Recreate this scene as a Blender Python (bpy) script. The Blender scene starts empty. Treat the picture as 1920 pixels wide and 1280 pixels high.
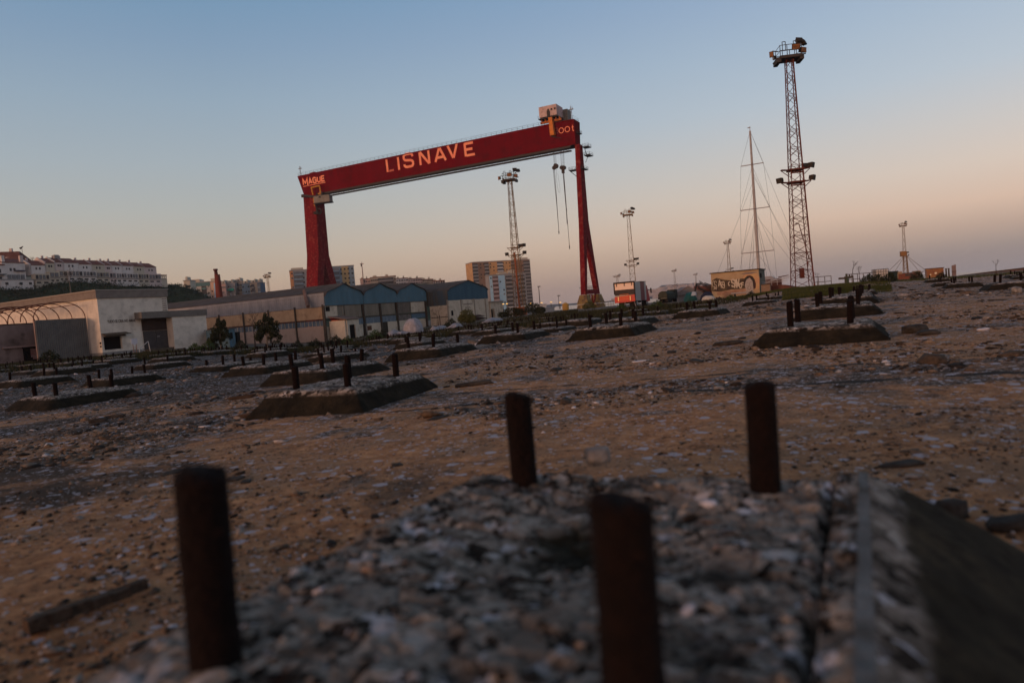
import bpy, math, random
import numpy as np
from math import radians as R, sin, cos, pi, atan2, hypot
from mathutils import Matrix, Vector

S = bpy.context.scene
C = S.collection
random.seed(11)
rng = np.random.default_rng(5)

# ------------------------------------------------------------------ camera
CAMZ = .8
FPX = 1280.0                       # focal length in photo pixels (24 mm on a 36 mm wide frame)
PITCH = math.atan(61/1280); ROLL = math.atan(.081)
_f = Vector((0, cos(PITCH), -sin(PITCH))); _u = Vector((0, sin(PITCH), cos(PITCH))); _r = Vector((1, 0, 0))
RT = cos(ROLL)*_r - sin(ROLL)*_u
UP = sin(ROLL)*_r + cos(ROLL)*_u
cd = bpy.data.cameras.new('camera'); cam = bpy.data.objects.new('camera', cd); C.objects.link(cam); S.camera = cam
cam.matrix_world = Matrix(((RT.x, UP.x, -_f.x, 0), (RT.y, UP.y, -_f.y, 0), (RT.z, UP.z, -_f.z, CAMZ), (0, 0, 0, 1)))
cd.lens = 24; cd.sensor_width = 36; cd.clip_start = .05; cd.clip_end = 20000
cd.dof.use_dof = True; cd.dof.focus_distance = 22; cd.dof.aperture_fstop = 1.8

# ------------------------------------------------------------------ world and sun (dusk, sun at the horizon behind and to the left)
SUN_AZ = Vector((-.66, -.75, 0)).normalized(); SUN_EL = R(3.0)
w = bpy.data.worlds.new('World'); S.world = w; w.use_nodes = True
nt = w.node_tree; N = nt.nodes; Lk = nt.links
bg = N['Background']
sky = N.new('ShaderNodeTexSky'); sky.sky_type = 'NISHITA'; sky.sun_disc = False
sky.sun_elevation = SUN_EL; sky.sun_rotation = math.atan2(SUN_AZ.x, SUN_AZ.y); sky.ozone_density = 3
def lin(h):
    h = h.lstrip('#'); v = [int(h[i:i+2], 16)/255 for i in (0, 2, 4)]
    return [((c+.055)/1.055)**2.4 if c > .04045 else c/12.92 for c in v]
tc = N.new('ShaderNodeTexCoord'); sp = N.new('ShaderNodeSeparateXYZ'); Lk.new(tc.outputs['Generated'], sp.inputs[0])
def ramp(nt, stops, fac=None, interp='LINEAR'):
    r = nt.nodes.new('ShaderNodeValToRGB'); e = r.color_ramp.elements; r.color_ramp.interpolation = interp
    while len(e) > 1: e.remove(e[-1])
    for i, (p, c) in enumerate(stops):
        if isinstance(c, str): c = lin(c)
        el = e[0] if i == 0 else e.new(p)
        el.position = p; el.color = (c[0], c[1], c[2], 1)
    if fac is not None: nt.links.new(fac, r.inputs[0])
    return r
SKY_L = [(0, '#B08F80'), (.03, '#B89787'), (.065, '#BDA490'), (.105, '#BCAD9D'), (.16, '#B1B0AA'), (.22, '#A5AEB3'), (.295, '#95A7B6'), (.36, '#849CB4'), (.42, '#7394B1'), (.7, '#62778c'), (1, '#5c6878')]
SKY_R = [(0, '#9A9194'), (.03, '#A3938F'), (.055, '#C0A395'), (.085, '#DDBBA6'), (.13, '#DCC7B7'), (.18, '#CFC7C1'), (.24, '#BCC4CC'), (.31, '#ACBBCB'), (.38, '#9BAEC7'), (.46, '#84A0C0'), (.7, '#62778c'), (1, '#5c6878')]
ra = ramp(nt, SKY_L, sp.outputs['Z']); rb = ramp(nt, SKY_R, sp.outputs['Z'])
def mth(nt, op, a, b=None, clamp=False):
    m = nt.nodes.new('ShaderNodeMath'); m.operation = op; m.use_clamp = clamp
    for i, v in enumerate((a, b)):
        if v is None: continue
        if isinstance(v, (int, float)): m.inputs[i].default_value = v
        else: nt.links.new(v, m.inputs[i])
    return m.outputs[0]
def mix(nt, fac, a, b, mode='MIX'):
    m = nt.nodes.new('ShaderNodeMix'); m.data_type = 'RGBA'; m.blend_type = mode
    for i, v in ((0, fac), (6, a), (7, b)):
        if isinstance(v, (int, float)): m.inputs[i].default_value = v
        elif isinstance(v, (list, tuple)): m.inputs[i].default_value = (v[0], v[1], v[2], 1)
        else: nt.links.new(v, m.inputs[i])
    return m.outputs[2]
az = mth(nt, 'ADD', sp.outputs['X'], .35, True)
belt = mix(nt, az, ra.outputs[0], rb.outputs[0])
# afterglow round the set sun
dp = nt.nodes.new('ShaderNodeVectorMath'); dp.operation = 'DOT_PRODUCT'; Lk.new(tc.outputs['Generated'], dp.inputs[0]); dp.inputs[1].default_value = SUN_AZ
g = mth(nt, 'POWER', mth(nt, 'MAXIMUM', dp.outputs['Value'], 0), 1.6)
low = mth(nt, 'SUBTRACT', 1, mth(nt, 'MULTIPLY', sp.outputs['Z'], 1.5), True)
glow = mth(nt, 'MULTIPLY', g, low)
gc = mix(nt, glow, belt, (2.1, .98, .50))
fin = mix(nt, .03, gc, sky.outputs[0])     # the Nishita sky is bright, so it only takes a small share of the mix
Lk.new(fin, bg.inputs[0]); bg.inputs[1].default_value = 1.0
sl = bpy.data.lights.new('sun', 'SUN'); so = bpy.data.objects.new('sun', sl); C.objects.link(so)
sl.energy = 1.6; sl.angle = R(10); sl.color = (1, .52, .29)
sd = Vector((SUN_AZ.x*cos(SUN_EL), SUN_AZ.y*cos(SUN_EL), sin(SUN_EL)))
so.rotation_euler = sd.to_track_quat('Z', 'Y').to_euler(); so.location = (-30, -40, 20)
vs = S.view_settings; vs.view_transform = 'Standard'; vs.look = 'None'; vs.exposure = 0; vs.gamma = 1
S.cycles.max_bounces = 5; S.cycles.volume_bounces = 0

# ------------------------------------------------------------------ projection helpers
CP = Vector((0, 0, CAMZ))
def proj(p):
    d = Vector(p) - CP; z = d.dot(_f)
    return 960 + FPX*d.dot(RT)/z, 640 - FPX*d.dot(UP)/z
def ray(px, py): return RT*((px-960)/FPX) + UP*((640-py)/FPX) + _f
def at(px, py, Y):
    d = ray(px, py); return CP + d*(Y/d.y)
ANG = -math.atan2(.466, .885)      # the whole yard is laid out on one grid
U = Vector((cos(ANG), sin(ANG), 0)); V = Vector((-sin(ANG), cos(ANG), 0))

# ------------------------------------------------------------------ noise and ground height
def _h(ix, iy, sd):
    n = (ix*374761393 + iy*668265263 + sd*974634777) & 0xffffffff
    n = ((n ^ (n >> 13))*1274126177) & 0xffffffff
    return ((n ^ (n >> 16)) & 0xffff)/65535.0
def vn(x, y, sd=0):
    x = np.asarray(x, float); y = np.asarray(y, float)
    ix = np.floor(x).astype(np.int64); iy = np.floor(y).astype(np.int64); fx = x-ix; fy = y-iy
    fx = fx*fx*(3-2*fx); fy = fy*fy*(3-2*fy)
    a = _h(ix, iy, sd); b = _h(ix+1, iy, sd); c = _h(ix, iy+1, sd); d = _h(ix+1, iy+1, sd)
    return (a*(1-fx)+b*fx)*(1-fy)+(c*(1-fx)+d*fx)*fy
def fbm(x, y, sd=0, o=4):
    r = 0; a = .5
    for i in range(o): r = r + a*(vn(x*2**i, y*2**i, sd+i*7)-.5); a *= .5
    return r
def ss(t): t = np.clip(t, 0, 1); return t*t*(3-2*t)
def G(x, y, fine=True):
    x = np.asarray(x, float); y = np.asarray(y, float)
    r = np.hypot(x, y); s = x/np.maximum(y, 1.0)
    A = np.interp(s, [-.8, -.5, -.28, -.08, .08, .3], [-.95, -.95, -2.1, -1.1, -.25, -.1])
    z = ss((y-7)/85)*A
    t2 = ss((y-120)/120); z = z*(1-t2) + t2*-2.3
    z = z + (.6-.22*ss((s-.5)/.2))*ss((y-16)/36)*ss((s-.30)/.13)*(1-ss((y-110)/60))
    z = z - 3.0*ss((y-430)/12)*ss((s-.03)/.03)
    z = z + .032*np.clip(x, -8, 8)*ss((y-2)/4)*(1-ss((y-13)/22))
    if fine:
        z = z + .016*fbm(x*2.2, y*2.2, 3, 4)*ss(r/1.5) + .05*fbm(x*.35, y*.35, 9, 3)*ss((r-2)/8)
    return z
def gz(x, y): return float(G(x, y))

# ------------------------------------------------------------------ mesh builder
class MB:
    def __init__(s): s.v = []; s.f = []
    def box(s, o, a, b, c):
        o, a, b, c = map(Vector, (o, a, b, c)); n = len(s.v)
        for k in (0, 1):
            s.v += [o+c*k, o+a+c*k, o+a+b+c*k, o+b+c*k]
        s.f += [(n, n+3, n+2, n+1), (n+4, n+5, n+6, n+7), (n, n+1, n+5, n+4), (n+1, n+2, n+6, n+5), (n+2, n+3, n+7, n+6), (n+3, n, n+4, n+7)]
        return s
    def bx(s, x0, x1, y0, y1, z0, z1): return s.box((x0, y0, z0), (x1-x0, 0, 0), (0, y1-y0, 0), (0, 0, z1-z0))
    def tube(s, p0, p1, r0, r1=None, n=6, cap=True):
        p0 = Vector(p0); p1 = Vector(p1); r1 = r0 if r1 is None else r1
        d = (p1-p0); 
        if d.length < 1e-6: return s
        d.normalize(); a = d.orthogonal().normalized(); b = d.cross(a); k = len(s.v)
        for p, r in ((p0, r0), (p1, r1)):
            for i in range(n):
                t = 2*pi*(i+.5)/n; s.v.append(p+(a*cos(t)+b*sin(t))*r)
        for i in range(n): j = (i+1) % n; s.f.append((k+i, k+j, k+n+j, k+n+i))
        if cap: s.f += [tuple(range(k+n-1, k-1, -1)), tuple(range(k+n, k+2*n))]
        return s
    def path(s, pts, r, n=5):
        for a, b in zip(pts[:-1], pts[1:]): s.tube(a, b, r, r, n)
        return s
    def prism(s, poly, ext):
        """poly: 3-D points (planar), ext: extrusion vector"""
        k = len(s.v); m = len(poly); ext = Vector(ext)
        s.v += [Vector(p) for p in poly] + [Vector(p)+ext for p in poly]
        s.f += [tuple(range(k+m-1, k-1, -1)), tuple(range(k+m, k+2*m))]
        for i in range(m): j = (i+1) % m; s.f.append((k+i, k+j, k+m+j, k+m+i))
        return s
    def quad(s, *p):
        k = len(s.v); s.v += [Vector(q) for q in p]; s.f.append(tuple(range(k, k+len(p)))); return s
    def hexa(s, b, t):
        """8-corner solid, b and t are 4 points each (same winding)"""
        k = len(s.v); s.v += [Vector(p) for p in b] + [Vector(p) for p in t]
        s.f += [(k+3, k+2, k+1, k), (k+4, k+5, k+6, k+7)] + [(k+i, k+(i+1) % 4, k+4+(i+1) % 4, k+4+i) for i in range(4)]
        return s
    def ribbon(s, pts, wd, org, ex, ez, ext, closed=False):
        """flat mitred stroke in the plane (ex, ez) through org, extruded by ext"""
        n = len(pts); P = [Vector((p[0], p[1])) for p in pts]; Lf = []; Rg = []
        for i in range(n):
            if closed: a, b, c = P[i-1], P[i], P[(i+1) % n]
            else: a, b, c = P[max(i-1, 0)], P[i], P[min(i+1, n-1)]
            d1 = (b-a).normalized() if (b-a).length > 1e-9 else (c-b).normalized()
            d2 = (c-b).normalized() if (c-b).length > 1e-9 else d1
            t = (d1+d2); t = t.normalized() if t.length > 1e-6 else d1
            nn = Vector((-t.y, t.x)); q = max(.35, abs(nn.dot(Vector((-d1.y, d1.x)))))
            Lf.append(b+nn*wd/2/q); Rg.append(b-nn*wd/2/q)
        org = Vector(org); W = lambda p: org+Vector(ex)*p.x+Vector(ez)*p.y
        for i in range(n if closed else n-1):
            j = (i+1) % n
            s.prism([W(Rg[i]), W(Rg[j]), W(Lf[j]), W(Lf[i])], ext)
        return s
    def build(s, name, m, parent=None, smooth=False):
        me = bpy.data.meshes.new(name); me.from_pydata([tuple(v) for v in s.v], [], s.f); me.update()
        return mobj(name, me, m, parent, smooth)
def mobj(name, me, m, parent=None, smooth=False):
    o = bpy.data.objects.new(name, me); C.objects.link(o)
    if m: me.materials.clear(); me.materials.append(m)
    if smooth: me.polygons.foreach_set('use_smooth', [True]*len(me.polygons))
    if parent: o.parent = parent
    return o
def npmesh(name, v, f, m, parent=None, smooth=False):
    """v (n,3) array, f (k,3|4) array"""
    me = bpy.data.meshes.new(name); v = np.asarray(v, np.float32); f = np.asarray(f, np.int32); q = f.shape[1]
    me.vertices.add(len(v)); me.vertices.foreach_set('co', v.ravel())
    me.loops.add(f.size); me.loops.foreach_set('vertex_index', f.ravel())
    me.polygons.add(len(f)); me.polygons.foreach_set('loop_start', np.arange(0, f.size, q, dtype=np.int32))
    me.polygons.foreach_set('loop_total', np.full(len(f), q, np.int32))
    me.update(calc_edges=True)
    if smooth: me.polygons.foreach_set('use_smooth', np.ones(len(f), bool))
    return mobj(name, me, m, parent)
def thing(name, label, cat, loc=(0, 0, 0), rz=0.0, group=None):
    o = bpy.data.objects.new(name, None); C.objects.link(o); o.location = loc; o.rotation_euler = (0, 0, rz); o.empty_display_size = .3
    return tag(o, label, cat, group)
def tag(o, label, cat, group=None, kind=None):
    o['label'] = label
    if cat: o['category'] = cat
    if group: o['group'] = group
    if kind: o['kind'] = kind
    return o
def struct(o): o['kind'] = 'structure'; return o
def copy_thing(o, kids, loc=None, rz=None, label=None, group=None, scale=None):
    """kids: list of (child, [grandchildren])"""
    c = o.copy(); C.objects.link(c)
    if loc is not None: c.location = loc
    if rz is not None: c.rotation_euler = (0, 0, rz)
    if scale is not None: c.scale = scale
    if label: c['label'] = label
    if group: c['group'] = group
    for k in kids:
        ch, gr = k if isinstance(k, tuple) else (k, [])
        d = ch.copy(); C.objects.link(d); d.parent = c
        for g_ in gr: e = g_.copy(); C.objects.link(e); e.parent = d
    return c
class Fr:
    """a building's own frame: local x along U, y along V"""
    def __init__(s, x, y, z, a=ANG): s.o = Vector((x, y, z)); s.a = a; s.u = Vector((cos(a), sin(a), 0)); s.v = Vector((-sin(a), cos(a), 0))
    def w(s, p): return s.o+s.u*p[0]+s.v*p[1]+Vector((0, 0, p[2]))
    def l(s, P): d = Vector(P)-s.o; return Vector((d.dot(s.u), d.dot(s.v), d.z))
    def px(s, p): return proj(s.w(p))
def solve(fn, target, lo, hi):
    a = fn(lo)-target
    for _ in range(50):
        m = (lo+hi)/2; b = fn(m)-target
        if (a < 0) == (b < 0): lo = m; a = b
        else: hi = m
    return (lo+hi)/2

# ------------------------------------------------------------------ materials
_mc = {}
def M(name, c1, c2=None, sc=4.0, rough=.85, metal=0.0, bump=0.0, bsc=None, c3=None, stretch=None, dirt=None, contrast=(.35, .65), emit=None, spec=.18):
    """two or three colours through noise; dirt=(colour, scale, amount) adds blotches; stretch scales the noise axes"""
    if name in _mc: return _mc[name]
    m = bpy.data.materials.new(name); m.use_nodes = True; nt = m.node_tree; b = nt.nodes['Principled BSDF']
    _mc[name] = m
    c1 = lin(c1) if isinstance(c1, str) else c1
    b.inputs['Roughness'].default_value = rough; b.inputs['Metallic'].default_value = metal; b.inputs['Base Color'].default_value = (*c1, 1)
    b.inputs['Specular IOR Level'].default_value = spec
    tcn = nt.nodes.new('ShaderNodeTexCoord'); co = tcn.outputs['Object']
    if stretch:
        mp = nt.nodes.new('ShaderNodeMapping'); mp.inputs['Scale'].default_value = stretch; nt.links.new(co, mp.inputs[0]); co = mp.outputs[0]
    if c2 is not None:
        c2 = lin(c2) if isinstance(c2, str) else c2
        n = nt.nodes.new('ShaderNodeTexNoise'); n.inputs['Scale'].default_value = sc; n.inputs['Detail'].default_value = 6; n.inputs['Roughness'].default_value = .65; nt.links.new(co, n.inputs[0])
        st = [(contrast[0], c1), (contrast[1], c2)]
        if c3 is not None: st.append((min(1, contrast[1]+.12), lin(c3) if isinstance(c3, str) else c3))
        r = ramp(nt, st, n.outputs[0]); col = r.outputs[0]
        if dirt:
            n2 = nt.nodes.new('ShaderNodeTexNoise'); n2.inputs['Scale'].default_value = dirt[1]; n2.inputs['Detail'].default_value = 8; nt.links.new(tcn.outputs['Object'], n2.inputs[0])
            r2 = ramp(nt, [(.52, (0, 0, 0)), (.66, (dirt[2],)*3)], n2.outputs[0])
            col = mix(nt, r2.outputs[0], col, lin(dirt[0]) if isinstance(dirt[0], str) else dirt[0])
        nt.links.new(col, b.inputs['Base Color'])
    if bump:
        n3 = nt.nodes.new('ShaderNodeTexNoise'); n3.inputs['Scale'].default_value = bsc or sc*3; n3.inputs['Detail'].default_value = 8; nt.links.new(tcn.outputs['Object'], n3.inputs[0])
        bp = nt.nodes.new('ShaderNodeBump'); bp.inputs['Strength'].default_value = bump; bp.inputs['Distance'].default_value = .02; nt.links.new(n3.outputs[0], bp.inputs['Height']); nt.links.new(bp.outputs[0], b.inputs['Normal'])
    if emit: b.inputs['Emission Color'].default_value = (*emit[0], 1); b.inputs['Emission Strength'].default_value = emit[1]
    return m

def stone_mat(name, stops, rough=.9):
    m = bpy.data.materials.new(name); m.use_nodes = True; nt = m.node_tree; b = nt.nodes['Principled BSDF']; b.inputs['Roughness'].default_value = rough
    b.inputs['Specular IOR Level'].default_value = .2
    g = nt.nodes.new('ShaderNodeNewGeometry'); r = ramp(nt, stops, g.outputs['Random Per Island'], 'LINEAR')
    t = nt.nodes.new('ShaderNodeTexCoord'); n = nt.nodes.new('ShaderNodeTexNoise'); n.inputs['Scale'].default_value = 30; n.inputs['Detail'].default_value = 5; nt.links.new(t.outputs['Object'], n.inputs[0])
    r2 = ramp(nt, [(.3, (.45, .45, .45)), (.7, (1.2, 1.2, 1.2))], n.outputs[0])
    nt.links.new(mix(nt, 1, r.outputs[0], r2.outputs[0], 'MULTIPLY'), b.inputs['Base Color'])
    return m

# ------------------------------------------------------------------ generic scatter of small stones
ICO = None
def ico():
    global ICO
    if ICO is None:
        t = (1+5**.5)/2
        v = np.array([(-1, t, 0), (1, t, 0), (-1, -t, 0), (1, -t, 0), (0, -1, t), (0, 1, t), (0, -1, -t), (0, 1, -t), (t, 0, -1), (t, 0, 1), (-t, 0, -1), (-t, 0, 1)], float)
        v /= np.linalg.norm(v[0])
        f = np.array([(0, 11, 5), (0, 5, 1), (0, 1, 7), (0, 7, 10), (0, 10, 11), (1, 5, 9), (5, 11, 4), (11, 10, 2), (10, 7, 6), (7, 1, 8), (3, 9, 4), (3, 4, 2), (3, 2, 6), (3, 6, 8), (3, 8, 9), (4, 9, 5), (2, 4, 11), (6, 2, 10), (8, 6, 7), (9, 8, 1)])
        ICO = (v, f)
    return ICO
def stones(P, size, flat=(.25, .7), name='gravel', mat=None, parent=None, jit=.35):
    v, f = ico(); n = len(P)
    a = rng.uniform(0, 2*pi, n); ca, sa = np.cos(a), np.sin(a)
    sx = size; sy = size*rng.uniform(.5, 1, n); sz = size*rng.uniform(flat[0], flat[1], n)
    vv = v[None]*(1+rng.uniform(-jit, jit, (n, 12, 1)))+rng.uniform(-jit*.5, jit*.5, (n, 12, 3))
    X = vv[..., 0]*sx[:, None]; Y = vv[..., 1]*sy[:, None]; Z = vv[..., 2]*sz[:, None]
    tl = rng.uniform(-.3, .3, n)[:, None]; Z = Z+X*tl
    o = np.stack([X*ca[:, None]-Y*sa[:, None]+P[:, 0:1], X*sa[:, None]+Y*ca[:, None]+P[:, 1:2], Z+P[:, 2:3]], -1).reshape(-1, 3)
    ff = (f[None]+(np.arange(n)*12)[:, None, None]).reshape(-1, 3)
    return npmesh(name, o, ff, mat, parent)
def leaves(P, size, name, mat, parent=None, up=0.0):
    """leaf quads (two-triangle diamonds) of random orientation at points P"""
    n = len(P); a = rng.normal(size=(n, 3)); a[:, 2] += up; a /= np.linalg.norm(a, axis=1)[:, None]
    b = rng.normal(size=(n, 3)); b -= (b*a).sum(1)[:, None]*a; b /= np.linalg.norm(b, axis=1)[:, None]
    s = size*rng.uniform(.6, 1.3, (n, 1)); P = np.asarray(P)
    v = np.stack([P-a*s, P+b*s*.45, P+a*s, P-b*s*.45], 1).reshape(-1, 3)
    f = np.arange(n*4).reshape(n, 4)
    return npmesh(name, v, f, mat, parent)
def crown_points(n, blobs, hollow=.55):
    """points in a union of ellipsoid clumps (cx,cy,cz,rx,ry,rz)"""
    B = np.array(blobs); w_ = B[:, 3]*B[:, 4]; w_ = w_/w_.sum(); k = rng.choice(len(B), n, p=w_)
    d = rng.normal(size=(n, 3)); d /= np.linalg.norm(d, axis=1)[:, None]; r = rng.uniform(hollow**3, 1.15, n)**(1/3)
    return B[k, :3]+d*r[:, None]*B[k, 3:6]
def text_mesh(s, size, ext, bold=0.0):
    cu = bpy.data.curves.new('text', 'FONT'); cu.body = s; cu.size = size; cu.extrude = ext; cu.offset = bold; cu.align_x = 'CENTER'; cu.align_y = 'CENTER'; cu.resolution_u = 3
    o = bpy.data.objects.new('t', cu); C.objects.link(o); me = bpy.data.meshes.new_from_object(o.evaluated_get(bpy.context.evaluated_depsgraph_get()))
    bpy.data.objects.remove(o); bpy.data.curves.remove(cu); return me
def put_text(s, size, mat, parent, p, ex, ez, ext=.02, bold=0.0, name='lettering', width=None):
    me = text_mesh(s, size, ext, bold); ex = Vector(ex); ez = Vector(ez); nrm = ex.cross(ez)
    if width:
        xs = [v.co.x for v in me.vertices]; k = width/(max(xs)-min(xs)); 
        for v in me.vertices: v.co.x *= k
    o = mobj(name, me, mat, parent); o.matrix_local = Matrix(((ex.x, ez.x, nrm.x, p[0]), (ex.y, ez.y, nrm.y, p[1]), (ex.z, ez.z, nrm.z, p[2]), (0, 0, 0, 1)))
    return o

# ================================================================== GROUND
def ground_material():
    m = bpy.data.materials.new('yard_ground'); m.use_nodes = True; nt = m.node_tree; b = nt.nodes['Principled BSDF']
    b.inputs['Roughness'].default_value = .92; b.inputs['Specular IOR Level'].default_value = .25
    t = nt.nodes.new('ShaderNodeTexCoord'); co = t.outputs['Object']
    def noise(sc, det=6, rough=.6, dist=0.0, off=None):
        n = nt.nodes.new('ShaderNodeTexNoise'); n.inputs['Scale'].default_value = sc; n.inputs['Detail'].default_value = det; n.inputs['Roughness'].default_value = rough; n.inputs['Distortion'].default_value = dist
        c = co
        if off: mp = nt.nodes.new('ShaderNodeMapping'); mp.inputs['Location'].default_value = off; nt.links.new(co, mp.inputs[0]); c = mp.outputs[0]
        nt.links.new(c, n.inputs[0]); return n.outputs[0]
    s = nt.nodes.new('ShaderNodeSeparateXYZ'); nt.links.new(co, s.inputs[0]); X, Y = s.outputs['X'], s.outputs['Y']
    wp_ = nt.nodes.new('ShaderNodeVectorMath'); wp_.operation = 'MULTIPLY_ADD'; wn = nt.nodes.new('ShaderNodeTexNoise'); wn.inputs['Scale'].default_value = 18; wn.inputs['Detail'].default_value = 4; nt.links.new(co, wn.inputs[0])
    nt.links.new(wn.outputs['Color'], wp_.inputs[0]); wp_.inputs[1].default_value = (.045, .045, .045); nt.links.new(co, wp_.inputs[2]); wco = wp_.outputs[0]
    def cells(sc, off, stops, by=0):
        """irregular flakes: every voronoi cell takes its own tone"""
        vo = nt.nodes.new('ShaderNodeTexVoronoi'); vo.inputs['Scale'].default_value = sc; mp = nt.nodes.new('ShaderNodeMapping'); mp.inputs['Location'].default_value = off; nt.links.new(wco, mp.inputs[0]); nt.links.new(mp.outputs[0], vo.inputs[0])
        sc_ = nt.nodes.new('ShaderNodeSeparateColor'); nt.links.new(vo.outputs['Color'], sc_.inputs[0]); return ramp(nt, stops, sc_.outputs[by]).outputs[0], vo.outputs['Distance'], sc_
    sand = ramp(nt, [(.32, (.13, .055, .022)), (.47, (.36, .165, .070)), (.64, (.58, .30, .14))], noise(7, 9, .75, .5)).outputs[0]
    sand = mix(nt, ramp(nt, [(.46, (0, 0, 0)), (.6, (.7,)*3)], noise(1.7, 6)).outputs[0], sand, (.27, .16, .09))
    sand = mix(nt, ramp(nt, [(.56, (0, 0, 0)), (.63, (.75,)*3)], noise(30, 5, .7)).outputs[0], sand, (.07, .038, .022))
    pal = [(0, (.010, .008, .007)), (.30, (.030, .024, .020)), (.5, (.085, .066, .052)), (.72, (.17, .135, .108)), (.88, (.28, .24, .21)), (1, (.46, .46, .52))]
    fine, d1, _ = cells(58, (3, 1, 0), pal); big, d2, _ = cells(21, (9, 4, 0), pal)
    grav = mix(nt, ramp(nt, [(.45, (0, 0, 0)), (.52, (1, 1, 1))], noise(6, 5, .7)).outputs[0], fine, big)
    grav = mix(nt, mth(nt, 'MULTIPLY', mth(nt, 'GREATER_THAN', d1, .55), .7), grav, (.012, .009, .007))
    dark = mix(nt, ramp(nt, [(.55, (0, 0, 0)), (.66, (1, 1, 1))], noise(16, 6, .7)).outputs[0], (.012, .010, .0075), fine)
    dark = mix(nt, .55, dark, (.016, .013, .010))
    # large patches: sand close by, grey crushed debris further out and in drifts, dark mossy crust to the left
    far = nt.nodes.new('ShaderNodeMapRange'); far.inputs[1].default_value = 6.0; far.inputs[2].default_value = 17.0; nt.links.new(Y, far.inputs[0])
    wob = mth(nt, 'MULTIPLY', mth(nt, 'SUBTRACT', noise(1.3, 3), .5), .35)
    def line_d(ax, ay, bx, by):
        L_ = hypot(bx-ax, by-ay); nx, ny = -(by-ay)/L_, (bx-ax)/L_; c0 = -(nx*ax+ny*ay)
        d = mth(nt, 'ADD', mth(nt, 'ADD', mth(nt, 'MULTIPLY', X, nx), mth(nt, 'MULTIPLY', Y, ny)), c0); return mth(nt, 'ABSOLUTE', mth(nt, 'ADD', d, wob))
    joint = line_d(.18, 6.15, 3.45, 5.0)
    band = mth(nt, 'MULTIPLY', mth(nt, 'SUBTRACT', 1, mth(nt, 'DIVIDE', joint, 1.1), True), .13)
    p = mth(nt, 'ADD', mth(nt, 'ADD', noise(.6, 7, .66, .6), mth(nt, 'MULTIPLY', far.outputs[0], .10)), band)
    gm = ramp(nt, [(.555, (0, 0, 0)), (.60, (.93,)*3)], p).outputs[0]
    brk = ramp(nt, [(.40, (.35,)*3), (.52, (1, 1, 1))], noise(5, 6, .7)).outputs[0]
    col = mix(nt, mth(nt, 'MULTIPLY', gm, brk), sand, grav)
    lx = mth(nt, 'MULTIPLY', mth(nt, 'MAXIMUM', X, -12), -.026)
    q = mth(nt, 'ADD', mth(nt, 'ADD', noise(.42, 7, .68, .8, (7, 3, 0)), lx), mth(nt, 'MULTIPLY', far.outputs[0], .075))
    fx = nt.nodes.new('ShaderNodeMapRange'); fx.inputs[1].default_value = 7; fx.inputs[2].default_value = -3; nt.links.new(X, fx.inputs[0]); fy_ = nt.nodes.new('ShaderNodeMapRange'); fy_.inputs[1].default_value = 9; fy_.inputs[2].default_value = 20; nt.links.new(Y, fy_.inputs[0])
    q = mth(nt, 'ADD', q, mth(nt, 'MULTIPLY', mth(nt, 'MULTIPLY', fx.outputs[0], fy_.outputs[0]), .10))
    dm = ramp(nt, [(.59, (0, 0, 0)), (.68, (.9,)*3)], q).outputs[0]
    col = mix(nt, dm, col, dark)
    # sparse pale flakes and dark chips lying on the sand
    for sc, thr, c, amt in ((33, .10, (.46, .45, .50), .85), (75, .07, (.40, .37, .36), .8), (48, .10, (.018, .012, .009), .9), (15, .085, (.44, .43, .49), .85)):
        _, dd, sel = cells(sc, (sc*.37, sc*.11, 0), [(0, (0, 0, 0)), (1, (1, 1, 1))])
        near = mth(nt, 'LESS_THAN', dd, mth(nt, 'MULTIPLY', sel.outputs[1], .7))
        pick = mth(nt, 'LESS_THAN', sel.outputs[0], ramp(nt, [(.42, (thr*.3,)*3), (.62, (thr*3.0,)*3)], noise(1.7, 4, .6, .3, (sc, 1, 0))).outputs[0])
        col = mix(nt, mth(nt, 'MULTIPLY', mth(nt, 'MULTIPLY', near, pick), amt), col, c)
    # long open joints in the slab
    for (args, wd) in (((.18, 5.75, 3.45, 4.65), .05), ((.1, 6.75, 3.9, 5.45), .045), ((-9, 30.5, 16, 18), .12), ((-7, 15.5, 4, 10.2), .05)):
        k = mth(nt, 'LESS_THAN', line_d(*args), ramp(nt, [(.40, (0, 0, 0)), (.56, (wd,)*3)], noise(2.1, 5, .6, 0, (3, 8, 0))).outputs[0])
        col = mix(nt, mth(nt, 'MULTIPLY', k, .93), col, (.006, .005, .004))
    # the yard beyond the footings is plain dusty concrete
    fr = nt.nodes.new('ShaderNodeMapRange'); fr.inputs[1].default_value = 60; fr.inputs[2].default_value = 110; nt.links.new(Y, fr.inputs[0])
    col = mix(nt, fr.outputs[0], col, ramp(nt, [(.35, (.055, .042, .032)), (.65, (.14, .115, .09))], noise(.25, 6)).outputs[0])
    nt.links.new(col, b.inputs['Base Color'])
    bp = nt.nodes.new('ShaderNodeBump'); bp.inputs['Strength'].default_value = .9; bp.inputs['Distance'].default_value = .03
    nt.links.new(noise(18, 9, .75), bp.inputs['Height']); nt.links.new(bp.outputs[0], b.inputs['Normal'])
    return m

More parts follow.
